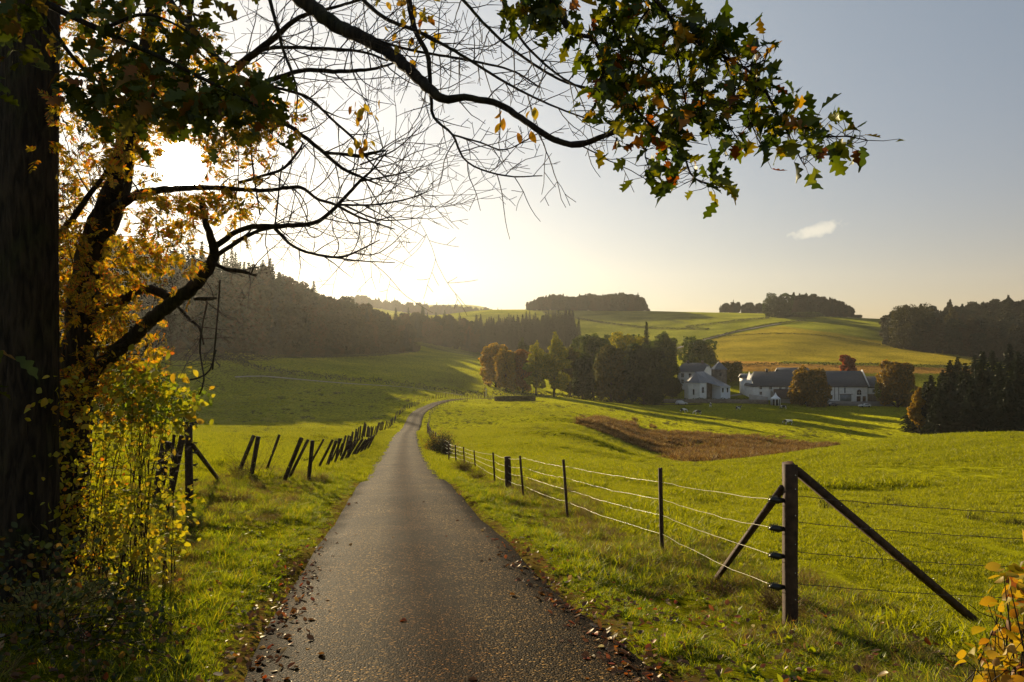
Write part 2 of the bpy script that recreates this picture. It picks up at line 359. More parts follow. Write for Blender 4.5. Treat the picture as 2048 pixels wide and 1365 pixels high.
def hit(u, v, y0=4.0, y1=1500.0, which=0):
    """where the ray of a photograph pixel meets the ground"""
    Y = np.exp(np.linspace(math.log(y0), math.log(y1), 900)); X = (u - CU) / F * Y; Zr = (HV - v) / F * Y
    d = Zr - gz(X, Y); s = np.where((d[:-1] > 0) & (d[1:] <= 0))[0]
    if len(s) <= which: i = int(np.abs(d / Y).argmin()); return (float(X[i]), float(Y[i]), float(gz(X[i], Y[i])[0]))
    i = s[which]; t = d[i] / (d[i] - d[i + 1]); y = Y[i] + t * (Y[i + 1] - Y[i]); x = (u - CU) / F * y
    return (float(x), float(y), g1(x, y))
def at(u, Y):
    x = (u - CU) / F * Y; return (x, Y, g1(x, Y))
def P3(u, v, Y): return np.array([(u - CU) / F * Y, Y, (HV - v) / F * Y])
def inpoly(u, v, poly):
    poly = np.array(poly, float); c = np.zeros(u.shape, bool); j = len(poly) - 1
    for i in range(len(poly)):
        xi, yi = poly[i]; xj, yj = poly[j]
        with np.errstate(divide='ignore', invalid='ignore'):
            k = ((yi > v) != (yj > v)) & (u < (xj - xi) * (v - yi) / (yj - yi) + xi)
        c ^= k; j = i
    return c
def fbm(x, y, seed=0, octv=4):
    r = np.random.RandomState(seed); s = 0; a = 1.0
    for o in range(octv):
        for k in range(3):
            an = r.uniform(0, 6.28); f = 2 ** o * r.uniform(0.8, 1.25); ph = r.uniform(0, 6.28)
            s = s + a * np.sin((x * math.cos(an) + y * math.sin(an)) * f + ph) / 3
        a *= 0.55
    return s
for (u, Yb, ra, rb, hd, h) in ((1150, 118, 12, 3.0, -0.35, 0.7), (1160, 77, 9.0, 2.2, -0.55, 0.65), (1110, 95, 10, 3.0, -0.4, 0.35), (1250, 60, 9, 3, -0.2, 0.25), (880, 60, 1, 1, 0, 0.0), (560, 60, 14, 5, 0.3, 0.3), (470, 90, 18, 5, 0.2, 0.4), (1850, 40, 12, 4, 0.1, 0.25), (1700, 52, 14, 4, -0.1, 0.25)):
    BUMPS.append(((u - CU) / F * Yb, Yb, ra, rb, hd, h))
# ---- the sheet
th_in = np.arange(R(-37.5), R(37.5), R(0.155))
th_l = -np.exp(np.linspace(math.log(math.pi), math.log(R(37.8)), 60)); th_all = np.concatenate([th_l, th_in, -th_l[::-1]])
r_all = np.concatenate([[0.02, 0.5, 1, 1.6, 2.2], np.exp(np.arange(math.log(2.8), math.log(14), 0.02)), np.exp(np.arange(math.log(14), math.log(700), 0.0085)), np.exp(np.linspace(math.log(700), math.log(3000), 90))])
TH, RR = np.meshgrid(th_all, r_all)
GX = RR * np.sin(TH); GY = RR * np.cos(TH); GZ = gz(GX, GY)
# small roughness of the turf
amp = 0.018 * np.clip(RR / 12, 0.4, 4.0)
GD, _, _, _ = road_near(GX, GY); GD = GD.reshape(GX.shape)
GZ = GZ + amp * fbm(GX * 1.6, GY * 1.6, 3) * np.clip((GD - RHW - 0.1) / 1.0, 0, 1) * (RR < 500)
nT = len(th_all); nR = len(r_all)
idx = (np.arange(nR - 1)[:, None] * nT + np.arange(nT - 1)[None, :])
faces = np.stack([idx, idx + 1, idx + nT + 1, idx + nT], -1).reshape(-1, 4)[:, ::-1]
GU = CU + F * GX / np.maximum(GY, 1e-3); GV = HV - F * GZ / np.maximum(GY, 1e-3)
front = GY > 2
# base colour of what grows where (fields, crops, tilled earth), with shade put into some
GREEN = np.array([0.076, 0.083, 0.006]); FAR = np.array([0.044, 0.050, 0.013]); GOLD = np.array([0.058, 0.050, 0.013]); TILL = np.array([0.075, 0.045, 0.028]); RUST = np.array([0.085, 0.045, 0.018]); WOODF = np.array([0.03, 0.03, 0.012]); DIRT_SHADE = np.array([0.05, 0.035, 0.02])
C = np.tile(GREEN, (nR, nT, 1))
def zone(mask, col, k=1.0):
    C[mask] = C[mask] * (1 - k) + np.array(col) * k
zone(front & (GY > 520), FAR)
zone(front & (GY > 340) & (GY < 520) & (GU > 1380), FAR * 0.8)
gold_poly = [(1330, 700), (1470, 668), (1560, 652), (1680, 668), (1800, 690), (1960, 712), (1950, 735), (1800, 733), (1440, 722), (1350, 712)]
zone(front & (GY > 385) & (GY < 800) & inpoly(GU, GV, gold_poly), GOLD)
zone(front & (GY > 330) & (GY < 500) & inpoly(GU, GV, [(1430, 721), (1800, 731), (1960, 733), (1960, 748), (1560, 746), (1430, 742)]), TILL)
zone(front & (GY > 330) & (GY < 500) & inpoly(GU, GV, [(1560, 722), (1960, 732), (1960, 738), (1560, 727)]), FAR * 0.7)
BRACK = [(1155, 842), (1215, 846), (1290, 858), (1380, 868), (1480, 880), (1600, 886), (1680, 890), (1560, 908), (1440, 928), (1370, 928), (1310, 912), (1265, 893), (1215, 868), (1170, 852)]
nzb = fbm(GX * 0.25, GY * 0.25, 5) * 6
zone(front & (GY > 85) & (GY < 220) & inpoly(GU, GV + nzb * 1.0, BRACK), RUST * 1.1 + GREEN * 0.15, 0.75)
# woodland floors
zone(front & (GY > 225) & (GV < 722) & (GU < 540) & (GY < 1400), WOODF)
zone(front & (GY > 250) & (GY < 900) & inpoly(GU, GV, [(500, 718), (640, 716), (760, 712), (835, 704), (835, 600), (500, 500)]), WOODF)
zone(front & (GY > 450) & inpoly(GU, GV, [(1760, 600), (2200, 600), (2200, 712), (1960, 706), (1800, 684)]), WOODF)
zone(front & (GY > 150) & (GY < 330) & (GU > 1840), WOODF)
zone((GD > RHW) & (GD < RHW + 3.2) & (RR < 26), GREEN * 0.45, 0.8)  # verge ground darkened in colour for the shade between grass clumps
zone((np.abs(GD - RHW) < 0.22) & (GY < 60), DIRT_SHADE, 0.85)
zone((GX < -3.9) & (GY < 11) & (GY > -5) & (GX > -14), DIRT_SHADE, 0.7)  # earth under the left trees, their shade put into its colour
# ditch with faint track across the left meadow
TRACK = [(525, 721), (600, 737), (660, 749), (730, 757), (800, 768), (860, 776), (905, 782), (955, 787)]
def tb_material():
    m, N, L = newmat('meadow_turf')
    o = N('ShaderNodeOutputMaterial'); b = N('ShaderNodeBsdfPrincipled'); L(b.outputs[0], o.inputs[0])
    at_ = N('ShaderNodeAttribute'); at_.attribute_name = 'growth'
    ge = N('ShaderNodeNewGeometry')
    def noise(sc, det=4, dist=0.0, stretch=None):
        n = N('ShaderNodeTexNoise'); n.inputs['Scale'].default_value = sc; n.inputs['Detail'].default_value = det; n.inputs['Distortion'].default_value = dist
        if stretch:
            mp = N('ShaderNodeMapping'); mp.inputs['Scale'].default_value = stretch; mp.inputs['Rotation'].default_value = (0, 0, 0.35); L(ge.outputs['Position'], mp.inputs[0]); L(mp.outputs[0], n.inputs['Vector'])
        else: L(ge.outputs['Position'], n.inputs['Vector'])
        return n.outputs['Fac']
    def mixc(bt, f, a, b_):
        mx = N('ShaderNodeMix'); mx.data_type = 'RGBA'; mx.blend_type = bt
        if isinstance(f, float): mx.inputs[0].default_value = f
        else: L(f, mx.inputs[0])
        for i, x in ((6, a), (7, b_)):
            if isinstance(x, tuple): mx.inputs[i].default_value = (*x, 1)
            else: L(x, mx.inputs[i])
        return mx.outputs[2]
    r1 = ramp(N, [(0.3, (0.6, 0.62, 0.55)), (0.7, (1.3, 1.25, 1.3))]); L(noise(0.035, 5), r1.inputs[0])
    r2 = ramp(N, [(0.34, (0.22, 0.24, 0.24)), (0.54, (1.2, 1.16, 1.1))]); L(noise(2.2, 4, 0.6, (1.0, 0.35, 1)), r2.inputs[0])
    r3 = ramp(N, [(0.25, (0.6, 0.6, 0.6)), (0.75, (1.35, 1.35, 1.35))]); L(noise(28, 3), r3.inputs[0])
    c = mixc('MULTIPLY', 1.0, at_.outputs['Color'], r1.outputs[0]); c = mixc('MULTIPLY', 1.0, c, r2.outputs[0]); c = mixc('MULTIPLY', 0.8, c, r3.outputs[0])
    L(c, b.inputs['Base Color']); b.inputs['Roughness'].default_value = 0.95; b.inputs['Specular IOR Level'].default_value = 0.0
    b.inputs['Sheen Weight'].default_value = 0.75; b.inputs['Sheen Roughness'].default_value = 0.45
    sc = mixc('MULTIPLY', 1.0, c, (4.4, 4.3, 1.2)); L(sc, b.inputs['Sheen Tint'])
    bp = N('ShaderNodeBump'); bp.inputs['Strength'].default_value = 0.7; bp.inputs['Distance'].default_value = 0.25; L(noise(2.2, 4, 0.6, (1.0, 0.35, 1)), bp.inputs['Height'])
    bp2 = N('ShaderNodeBump'); bp2.inputs['Strength'].default_value = 0.6; bp2.inputs['Distance'].default_value = 0.04; L(noise(22, 4), bp2.inputs['Height']); L(bp.outputs[0], bp2.inputs['Normal'])
    L(bp2.outputs[0], b.inputs['Normal'])
    return m
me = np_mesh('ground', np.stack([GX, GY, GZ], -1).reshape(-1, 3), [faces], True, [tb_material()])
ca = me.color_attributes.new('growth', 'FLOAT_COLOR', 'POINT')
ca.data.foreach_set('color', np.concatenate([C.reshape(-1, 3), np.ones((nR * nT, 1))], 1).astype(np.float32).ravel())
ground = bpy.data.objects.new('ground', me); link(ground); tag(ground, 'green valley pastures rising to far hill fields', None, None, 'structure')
# ---- the lane
def road_material():
    m, N, L = newmat('worn_asphalt')
    o = N('ShaderNodeOutputMaterial'); b = N('ShaderNodeBsdfPrincipled'); L(b.outputs[0], o.inputs[0])
    ge = N('ShaderNodeNewGeometry'); a = N('ShaderNodeAttribute'); a.attribute_name = 'across'
    def noise(sc, det=4):
        n = N('ShaderNodeTexNoise'); n.inputs['Scale'].default_value = sc; n.inputs['Detail'].default_value = det; L(ge.outputs['Position'], n.inputs['Vector']); return n.outputs['Fac']
    vo = N('ShaderNodeTexVoronoi'); vo.inputs['Scale'].default_value = 68; L(ge.outputs['Position'], vo.inputs['Vector'])
    cr = ramp(N, [(0.0, (0.10, 0.062, 0.034)), (0.42, (0.033, 0.022, 0.014))])   # mossy brown crown of the lane
    ab = N('ShaderNodeMath'); ab.operation = 'ABSOLUTE'; L(a.outputs['Fac'], ab.inputs[0])
    nm = N('ShaderNodeMath'); nm.operation = 'MULTIPLY_ADD'; L(noise(1.3, 5), nm.inputs[0]); nm.inputs[1].default_value = 0.35; L(ab.outputs[0], nm.inputs[2])
    nn = N('ShaderNodeMath'); nn.operation = 'SUBTRACT'; L(nm.outputs[0], nn.inputs[0]); nn.inputs[1].default_value = 0.17
    cr = ramp(N, [(0.0, (0.024, 0.012, 0.004)), (0.16, (0.027, 0.014, 0.005)), (0.38, (0.046, 0.030, 0.012)), (0.70, (0.042, 0.027, 0.011)), (0.90, (0.017, 0.010, 0.005)), (1.0, (0.010, 0.006, 0.003))]); L(nn.outputs[0], cr.inputs[0])
    sp = ramp(N, [(0.0, (0.12, 0.12, 0.12)), (0.5, (0.42, 0.40, 0.38)), (0.8, (1.0, 0.96, 0.86)), (0.92, (3.4, 3.1, 2.5)), (1.0, (11.0, 10.0, 8.0))]); sx_ = N('ShaderNodeSeparateColor'); L(vo.outputs['Color'], sx_.inputs[0]); L(sx_.outputs[0], sp.inputs[0])  # grain speckle; brightest cells carry sun sparkle in their colour
    mx = N('ShaderNodeMix'); mx.data_type = 'RGBA'; mx.blend_type = 'MULTIPLY'; mx.inputs[0].default_value = 1; L(cr.outputs[0], mx.inputs[6]); L(sp.outputs[0], mx.inputs[7])
    pt = ramp(N, [(0.35, (0.55, 0.55, 0.55)), (0.65, (1.2, 1.2, 1.15))]); L(noise(0.8, 6), pt.inputs[0])
    mx2 = N('ShaderNodeMix'); mx2.data_type = 'RGBA'; mx2.blend_type = 'MULTIPLY'; mx2.inputs[0].default_value = 1; L(mx.outputs[2], mx2.inputs[6]); L(pt.outputs[0], mx2.inputs[7])
    L(mx2.outputs[2], b.inputs['Base Color'])
    rr = ramp(N, [(0.0, (0.74,) * 3), (0.36, (0.60,) * 3), (0.75, (0.62,) * 3), (1.0, (0.85,) * 3)]); L(nn.outputs[0], rr.inputs[0]); L(rr.outputs[0], b.inputs['Roughness'])
    b.inputs['Specular IOR Level'].default_value = 0.012; b.inputs['Specular Tint'].default_value = (0.85, 0.62, 0.36, 1)
    bp = N('ShaderNodeBump'); bp.inputs['Strength'].default_value = 1.0; bp.inputs['Distance'].default_value = 0.018; bp.invert = True; L(vo.outputs['Distance'], bp.inputs['Height'])
    bp2 = N('ShaderNodeBump'); bp2.inputs['Strength'].default_value = 0.25; bp2.inputs['Distance'].default_value = 0.01; L(noise(45, 5), bp2.inputs['Height']); L(bp.outputs[0], bp2.inputs['Normal'])
    L(bp2.outputs[0], b.inputs['Normal'])
    return m
tan = np.gradient(ROAD, axis=0); tan /= np.linalg.norm(tan, axis=1)[:, None]; nrm2 = np.stack([tan[:, 1], -tan[:, 0]], 1)
ac = np.array([-1, -0.96, -0.75, -0.5, -0.25, 0, 0.25, 0.5, 0.75, 0.96, 1.0]); nA = len(ac)
rngr = np.random.RandomState(4)
wv = 1 + 0.03 * fbm(np.arange(len(ROAD)) * 0.5, 0, 9)
RV = np.zeros((len(ROAD), nA, 3))
for k, a_ in enumerate(ac):
    RV[:, k, :2] = ROAD + nrm2 * (a_ * RHW * wv)[:, None]
    RV[:, k, 2] = ROADZ + 0.035 * (1 - a_ * a_) - (0.07 if abs(a_) == 1 else 0) + 0.02 * (abs(a_) < 1)
ii = np.arange(len(ROAD) - 1)[:, None] * nA + np.arange(nA - 1)[None, :]
me = np_mesh('lane', RV.reshape(-1, 3), [np.stack([ii, ii + 1, ii + nA + 1, ii + nA], -1).reshape(-1, 4)], True, [road_material()])
at2 = me.attributes.new('across', 'FLOAT', 'POINT'); at2.data.foreach_set('value', np.tile(ac, len(ROAD)).astype(np.float32))
lane = bpy.data.objects.new('road', me); link(lane); tag(lane, 'narrow asphalt lane running downhill and bending right', None, None, 'structure')
print('terrain', round(time.time() - T0, 1))
# ================================================================ TREES (middle and far distance)
M_BARK = simple('grey_brown_bark', (0.055, 0.042, 0.030), 0.9, 0.1, 0.4, 6.0)
GREENS = [(0.0, (0.018, 0.026, 0.005)), (0.5, (0.032, 0.040, 0.007)), (1.0, (0.060, 0.060, 0.010))]
M_WOODLEAF = leafmat('mixed_wood_leaves', [(0.0, (0.010, 0.016, 0.005)), (0.35, (0.018, 0.024, 0.006)), (0.6, (0.032, 0.030, 0.007)), (0.85, (0.048, 0.026, 0.006)), (1.0, (0.020, 0.025, 0.006))], 0.35, vary='object')
M_CROWN = leafmat('broadleaf_crown', GREENS, 0.6, objcol=True)
M_NEEDLE = leafmat('spruce_needles', [(0.0, (0.008, 0.013, 0.005)), (0.6, (0.013, 0.021, 0.007)), (1.0, (0.024, 0.032, 0.010))], 0.15, vary='object', gloss=0.03)

def card_cloud(C_, Nrm, size, rng, droop=0.0, aspect=1.0, jit=0.8):
    """small leaf-spray faces: one bent pair of triangles each"""
    n = len(C_)
    D = Nrm + rng.normal(0, jit, (n, 3)); D /= np.linalg.norm(D, axis=1)[:, None]
    A_ = np.cross(D, rng.normal(0, 1, (n, 3))); A_ /= np.linalg.norm(A_, axis=1)[:, None]; B_ = np.cross(D, A_)
    s = size * rng.uniform(0.55, 1.35, n)[:, None]; sa = s * aspect
    V = np.stack([C_ - A_ * sa, C_ - B_ * s * 0.6 + D * s * 0.15, C_ + A_ * sa, C_ + B_ * s * 0.6 + D * s * 0.15], 1)
    i = np.arange(n) * 4
    return V.reshape(-1, 3), np.stack([i, i + 1, i + 2, i + 3], 1)
def crown_points(lobes, n, rng, rough=0.18):
    lobes = np.array(lobes, float); vol = np.prod(lobes[:, 3:6], 1) ** (2 / 3.0); p = vol / vol.sum()
    k = rng.choice(len(lobes), n * 2, p=p)
    d = rng.normal(0, 1, (n * 2, 3)); d /= np.linalg.norm(d, axis=1)[:, None]
    rad = rng.uniform(0.35, 1.0, n * 2) ** 0.35
    ph = rng.uniform(0, 6.28, 6)
    bump = 1 + rough * (np.sin(d[:, 0] * 5 + ph[0] + k) + np.sin(d[:, 1] * 6 + ph[1] + k * 2) + np.sin(d[:, 2] * 7 + ph[2] + k * 3)) / 1.6
    c = lobes[k, :3] + d * lobes[k, 3:6] * (rad * bump)[:, None]
    # thin out what is deep inside other lobes
    inside = np.zeros(len(c), int)
    for L_ in lobes: inside += (((c - L_[:3]) / (L_[3:6] * 0.8)) ** 2).sum(1) < 1
    keep = (inside < 1) | (rng.uniform(0, 1, len(c)) < 0.25)
    # gaps between clumps
    gap = np.sin(c[:, 0] * 1.9 + ph[3]) * np.sin(c[:, 1] * 2.1 + ph[4]) * np.sin(c[:, 2] * 2.4 + ph[5])
    keep &= gap < 0.55
    c = c[keep][:n]; d = d[keep][:n]
    return c, d
def broadleaf(seed, H=18.0, W=14.0, n=5200, size=0.42, base=0.16, kind='round'):
    rng = np.random.RandomState(seed); lobes = []
    if kind == 'round':
        lobes.append((0, 0, H * 0.52, W * 0.36, W * 0.36, H * 0.38))
        for i in range(15):
            a = i * 2.4 + rng.uniform(-0.4, 0.4); t = i / 14.0; z = H * (base + 0.10 + (0.80 - base) * t); rr = W * rng.uniform(0.24, 0.36) * (1 - 0.55 * max(0, t - 0.45)) * (0.75 + 0.5 * min(t, 0.5)); s = rng.uniform(0.13, 0.22) * W
            lobes.append((math.cos(a) * rr, math.sin(a) * rr, z, s, s, s * rng.uniform(0.7, 1.0)))
        lobes.append((rng.uniform(-1, 1), 0, H * 0.84, W * 0.2, W * 0.2, H * 0.15))
    elif kind == 'tall':
        for i in range(10):
            t = i / 9.0; z = H * (base + 0.12 + t * (0.82 - base)); w = W * (0.34 * math.sin(math.pi * min(1, 0.25 + 0.72 * t)) + 0.06); a = rng.uniform(0, 6.28); o = w * 0.55
            lobes.append((math.cos(a) * o, math.sin(a) * o, z, w * 0.85, w * 0.85, H * 0.085))
    elif kind == 'low':
        lobes.append((0, 0, H * 0.45, W * 0.42, W * 0.42, H * 0.45))
        for i in range(6):
            a = i * 1.05; lobes.append((math.cos(a) * W * 0.28, math.sin(a) * W * 0.28, H * rng.uniform(0.3, 0.6), W * 0.2, W * 0.2, H * 0.28))
    c, d = crown_points(lobes, n, rng)
    V, Q = card_cloud(c, d, size, rng)
    cm = (V, Q)
    tb = MB(); tr = W * 0.022 + 0.1
    tb.tube([(0, 0, -0.6), (0, 0, H * 0.12), (0.1, 0.05, H * 0.35), (0.0, 0.1, H * 0.7), (0, 0, H * 0.9)], [tr * 1.5, tr, tr * 0.85, tr * 0.45, 0.04], 7)
    for L_ in lobes[1:]:
        z0 = max(H * base, L_[2] - H * 0.28)
        tb.tube([(0, 0, z0), (L_[0] * 0.5, L_[1] * 0.5, (z0 + L_[2]) * 0.52), (L_[0] * 1.1, L_[1] * 1.1, L_[2])], [tr * 0.5, tr * 0.3, 0.04], 4)
    return cm, tb
def spruce(seed, H=22.0, W=7.0, n=4200, bare=0.06):
    rng = np.random.RandomState(seed); Cs = []; Ns = []; Ax = []
    lev = int(H * 1.55)
    ctr = []
    for i in range(lev):
        t = i / (lev - 1.0); z = H * (bare + (1 - bare) * t ** 0.95); rmax = W * 0.5 * (1 - t) ** 0.72 * (0.82 + 0.3 * rng.uniform()) + 0.12
        nb = max(4, int(9 - 3 * t)); off = rng.uniform(0, 6.28)
        for b in range(nb):
            a = off + b * 6.283 / nb + rng.uniform(-0.25, 0.25); rl = rmax * rng.uniform(0.7, 1.12); m_ = max(3, int(rl * 5.5))
            for q in range(m_):
                f = (q + 0.5) / m_; r = rl * f
                for kk in range(2):
                    ctr.append((math.cos(a) * r + rng.normal(0, 0.16), math.sin(a) * r + rng.normal(0, 0.16), z - 0.32 * r * f - rng.uniform(0, 0.3) * f, math.cos(a), math.sin(a), f))
    ctr = np.array(ctr)
    if len(ctr) > n: ctr = ctr[rng.choice(len(ctr), n, False)]
    c = ctr[:, :3]; ax = np.stack([ctr[:, 3], ctr[:, 4], -0.45 + rng.normal(0, 0.2, len(c))], 1); ax += rng.normal(0, 0.35, ax.shape); ax /= np.linalg.norm(ax, axis=1)[:, None]
    up = np.tile([0, 0, 1.0], (len(c), 1)) + rng.normal(0, 0.6, ax.shape); B_ = np.cross(ax, up); B_ /= np.linalg.norm(B_, axis=1)[:, None]
    s = (0.48 * rng.uniform(0.6, 1.3, len(c)))[:, None]
    V = np.stack([c - ax * s, c - B_ * s * 0.42, c + ax * s, c + B_ * s * 0.42 - up * 0.05], 1).reshape(-1, 3); i = np.arange(len(c)) * 4
    tb = MB(); tb.tube([(0, 0, -0.6), (0, 0, H * 0.3), (0, 0, H * 0.98)], [W * 0.03 + 0.08, W * 0.024 + 0.05, 0.03], 6)
    return (V, np.stack([i, i + 1, i + 2, i + 3], 1)), tb
def joined(name, cm, tb, m_leaf, m_bark=M_BARK):
    V, Q = cm; b = MB(); b.add(V, [Q]); nv = len(Q)
    tv = np.concatenate(tb.V); polys = [Q]
    mi = [np.zeros(len(Q), int)]
    for k, v in tb.P.items():
        p = np.concatenate(v) + len(V); polys.append(p); mi.append(np.ones(len(p), int))
    return np_mesh(name, np.concatenate([V, tv]), polys, False, [m_leaf, m_bark], np.concatenate(mi))
FOREST_BROAD = [joined('wood_tree', *broadleaf(11 + i, H=h, W=w, n=4200, size=0.55, kind=k, base=0.05), M_WOODLEAF) for i, (h, w, k) in enumerate([(19, 12, 'round'), (22, 12, 'round'), (20, 9, 'tall'), (17, 13, 'round')])]
FOREST_CONE = [joined('wood_spruce', *spruce(31 + i, H=h, W=w, n=3000), M_NEEDLE) for i, (h, w) in enumerate([(22, 8.0), (25, 9.0), (20, 7.5)])]
BUSH = [joined('wood_bush', *broadleaf(51 + i, H=4.0, W=5.0, n=1400, size=0.26, kind='low'), M_WOODLEAF) for i in range(2)]
COLL_WOOD = proto_collection('wood_prototypes', [('a_tree', m) for m in FOREST_BROAD] + [('b_spruce', m) for m in FOREST_CONE] + [('c_bush', m) for m in BUSH])
NB, NC = len(FOREST_BROAD), len(FOREST_CONE)
def woods(name, pts, hs, conif, label, seed=1, bushes=None):
    """pts (x,y) ; hs height factor ; conif probability"""
    rng = np.random.RandomState(seed); pts = np.array(pts); n = len(pts)
    z = gz(pts[:, 0], pts[:, 1]) - 0.3
    isC = rng.uniform(0, 1, n) < conif
    pick = np.where(isC, NB + rng.randint(0, NC, n), rng.randint(0, NB, n))
    s = hs * rng.uniform(0.78, 1.18, n); sc = np.stack([s * rng.uniform(0.9, 1.15, n), s * rng.uniform(0.9, 1.15, n), s], 1)
    P_ = np.column_stack([pts, z]); rot = np.column_stack([np.zeros(n), np.zeros(n), rng.uniform(0, 6.28, n)])
    if bushes is not None:
        b = np.array(bushes); m = len(b); P_ = np.vstack([P_, np.column_stack([b, gz(b[:, 0], b[:, 1]) - 0.2])])
        rot = np.vstack([rot, np.column_stack([np.zeros(m), np.zeros(m), rng.uniform(0, 6.28, m)])]); sb = rng.uniform(0.6, 1.3, m); sc = np.vstack([sc, np.column_stack([sb, sb, sb])])
        pick = np.concatenate([pick, NB + NC + rng.randint(0, 2, m)])
    return scatter(name, P_, rot, sc, pick, COLL_WOOD, label, 'forest')
def fill(poly_uY, spacing, seed, jitter=0.45):
    """trees on a jittered grid inside a polygon given as (column, metres ahead)"""
    rng = np.random.RandomState(seed); P_ = np.array([((u - CU) / F * Y, Y) for u, Y in poly_uY])
    x0, y0 = P_.min(0); x1, y1 = P_.max(0)
    gx, gy = np.meshgrid(np.arange(x0, x1, spacing), np.arange(y0, y1, spacing))
    gx = gx.ravel() + rng.uniform(-1, 1, gx.size) * spacing * jitter; gy = gy.ravel() + rng.uniform(-1, 1, gy.size) * spacing * jitter
    k = inpoly(gx, gy, P_); return np.column_stack([gx[k], gy[k]])
def edge(poly_uY, step, seed, off=2.0):
    rng = np.random.RandomState(seed); out = []
    for (u0, a), (u1, b) in zip(poly_uY[:-1], poly_uY[1:]):
        p = np.array([(u0 - CU) / F * a, a]); q = np.array([(u1 - CU) / F * b, b]); n = max(1, int(np.linalg.norm(q - p) / step))
        for i in range(n): out.append(p + (q - p) * (i + rng.uniform()) / n + rng.uniform(-off, off, 2))
    return np.array(out)
# the wooded slope left: spruce above, beech towards the valley
fr = [(-420, 262), (-100, 258), (200, 258), (400, 262), (520, 285), (600, 325), (700, 372), (780, 420), (832, 465)]
wa = fill([(-420, 262), (-100, 258), (200, 258), (400, 262), (520, 285), (560, 310), (560, 420), (400, 385), (200, 370), (-100, 370), (-420, 380)], 6.6, 1)
woods('forest_conifer', wa, 1.32, 0.72, 'dark spruce wood high on the left slope below the sun', 2, edge(fr[:5], 3.0, 3))
wb = fill([(555, 305), (600, 325), (700, 372), (780, 420), (832, 465), (815, 520), (740, 505), (640, 450), (560, 420)], 6.4, 5)
woods('forest_beech', wb, np.interp(CU + F * wb[:, 0] / wb[:, 1], [560, 640, 720, 800, 835], [1.2, 1.05, 0.92, 0.72, 0.55]), 0.15, 'rounded autumn beech wood stepping down to the valley floor', 6, edge(fr[4:], 2.6, 7))
wc = fill([(800, 520), (835, 545), (900, 560), (960, 560), (960, 640), (900, 640), (830, 600), (790, 560)], 6.4, 8)
woods('forest_hollow', wc, 0.85, 0.4, 'hazy wood closing the end of the side valley', 9, edge([(800, 520), (835, 545), (900, 560), (960, 560)], 3, 10))
wd = fill([(948, 560), (1050, 566), (1120, 572), (1150, 590), (1160, 640), (1140, 690), (1060, 680), (950, 640)], 5.2, 11)
woods('forest_spruce_block', wd, np.interp(CU + F * wd[:, 0] / wd[:, 1], [945, 1040, 1120, 1160], [0.85, 0.92, 1.02, 0.95]), 1.0, 'square block of dark spruces behind the village trees', 12)
we = fill([(1058, 905), (1290, 905), (1298, 930), (1285, 975), (1065, 975), (1052, 930)], 6.0, 13)
woods('forest_hilltop', we, np.interp(CU + F * we[:, 0] / we[:, 1], [1052, 1075, 1110, 1200, 1215, 1262, 1285, 1300], [0.35, 0.68, 0.86, 0.84, 0.92, 1.0, 0.72, 0.4]), 0.04, 'flat topped wood alone on the middle of the skyline', 14, edge([(1054, 905), (1296, 905)], 4, 15))
wf = fill([(700, 1380), (1030, 1330), (1040, 1400), (700, 1480)], 10, 16)
woods('forest_skyline', wf, 0.85, 0.3, 'long low pale wood on the far skyline beyond the ridge', 17)
wg = fill([(1434, 920), (1530, 905), (1545, 960), (1440, 960)], 7, 18)
woods('forest_ridge_gap', wg, np.interp(CU + F * wg[:, 0] / wg[:, 1], [1432, 1455, 1520, 1545], [0.3, 0.6, 0.6, 0.4]), 0.1, 'small low wood on the skyline left of the ridge oak', 19)
wh = fill([(1590, 860), (1690, 850), (1712, 900), (1700, 930), (1580, 930)], 6.5, 20)
woods('forest_ridge', wh, np.interp(CU + F * wh[:, 0] / wh[:, 1], [1585, 1600, 1680, 1714], [1.05, 1.08, 0.85, 0.45]), 0.05, 'dark wood on the ridge behind the rounded oak', 21, edge([(1590, 820), (1690, 850)], 4, 22))
wi = fill([(1772, 560), (1850, 530), (1960, 515), (2200, 500), (2400, 560), (2400, 760), (1900, 770), (1800, 700), (1775, 640)], 7.4, 23)
woods('forest_autumn', wi, np.random.RandomState(5).uniform(0.72, 1.12, len(wi)), 0.03, 'autumn wood on the upper right slope above the conifers', 24, edge([(1768, 580), (1850, 530), (1960, 515), (2200, 500)], 3, 25))
# ---- trees one can tell apart
def tree_thing(name, cm, tb, m_leaf, label, cat, group=None):
    e = empty(name); V, Q = cm
    c = bpy.data.objects.new('crown', np_mesh('crown', V, [Q], False, [m_leaf])); link(c, e)
    tb.build('trunk', M_BARK, e)
    tag(e, label, cat, group); return e
def copy_tree(o):
    c = o.copy(); COL.objects.link(c)
    for ch in o.children:
        d = ch.copy(); COL.objects.link(d); d.parent = c
        for g in ch.children:
            k = g.copy(); COL.objects.link(k); k.parent = d
    return c
def put(o, x, y, s=1.0, sz=None, rz=0.0, col=None, dz=0.0, label=None, group=None):
    o.location = (x, y, g1(x, y) + dz); o.scale = (s, s, sz if sz else s); o.rotation_euler = (0, 0, rz)
    if col:
        for ch in o.children:
            if ch.name.startswith('crown'): ch.color = (*col, 1)
    if label: o['label'] = label
    if group: o['group'] = group
    return o
SPEC = {}
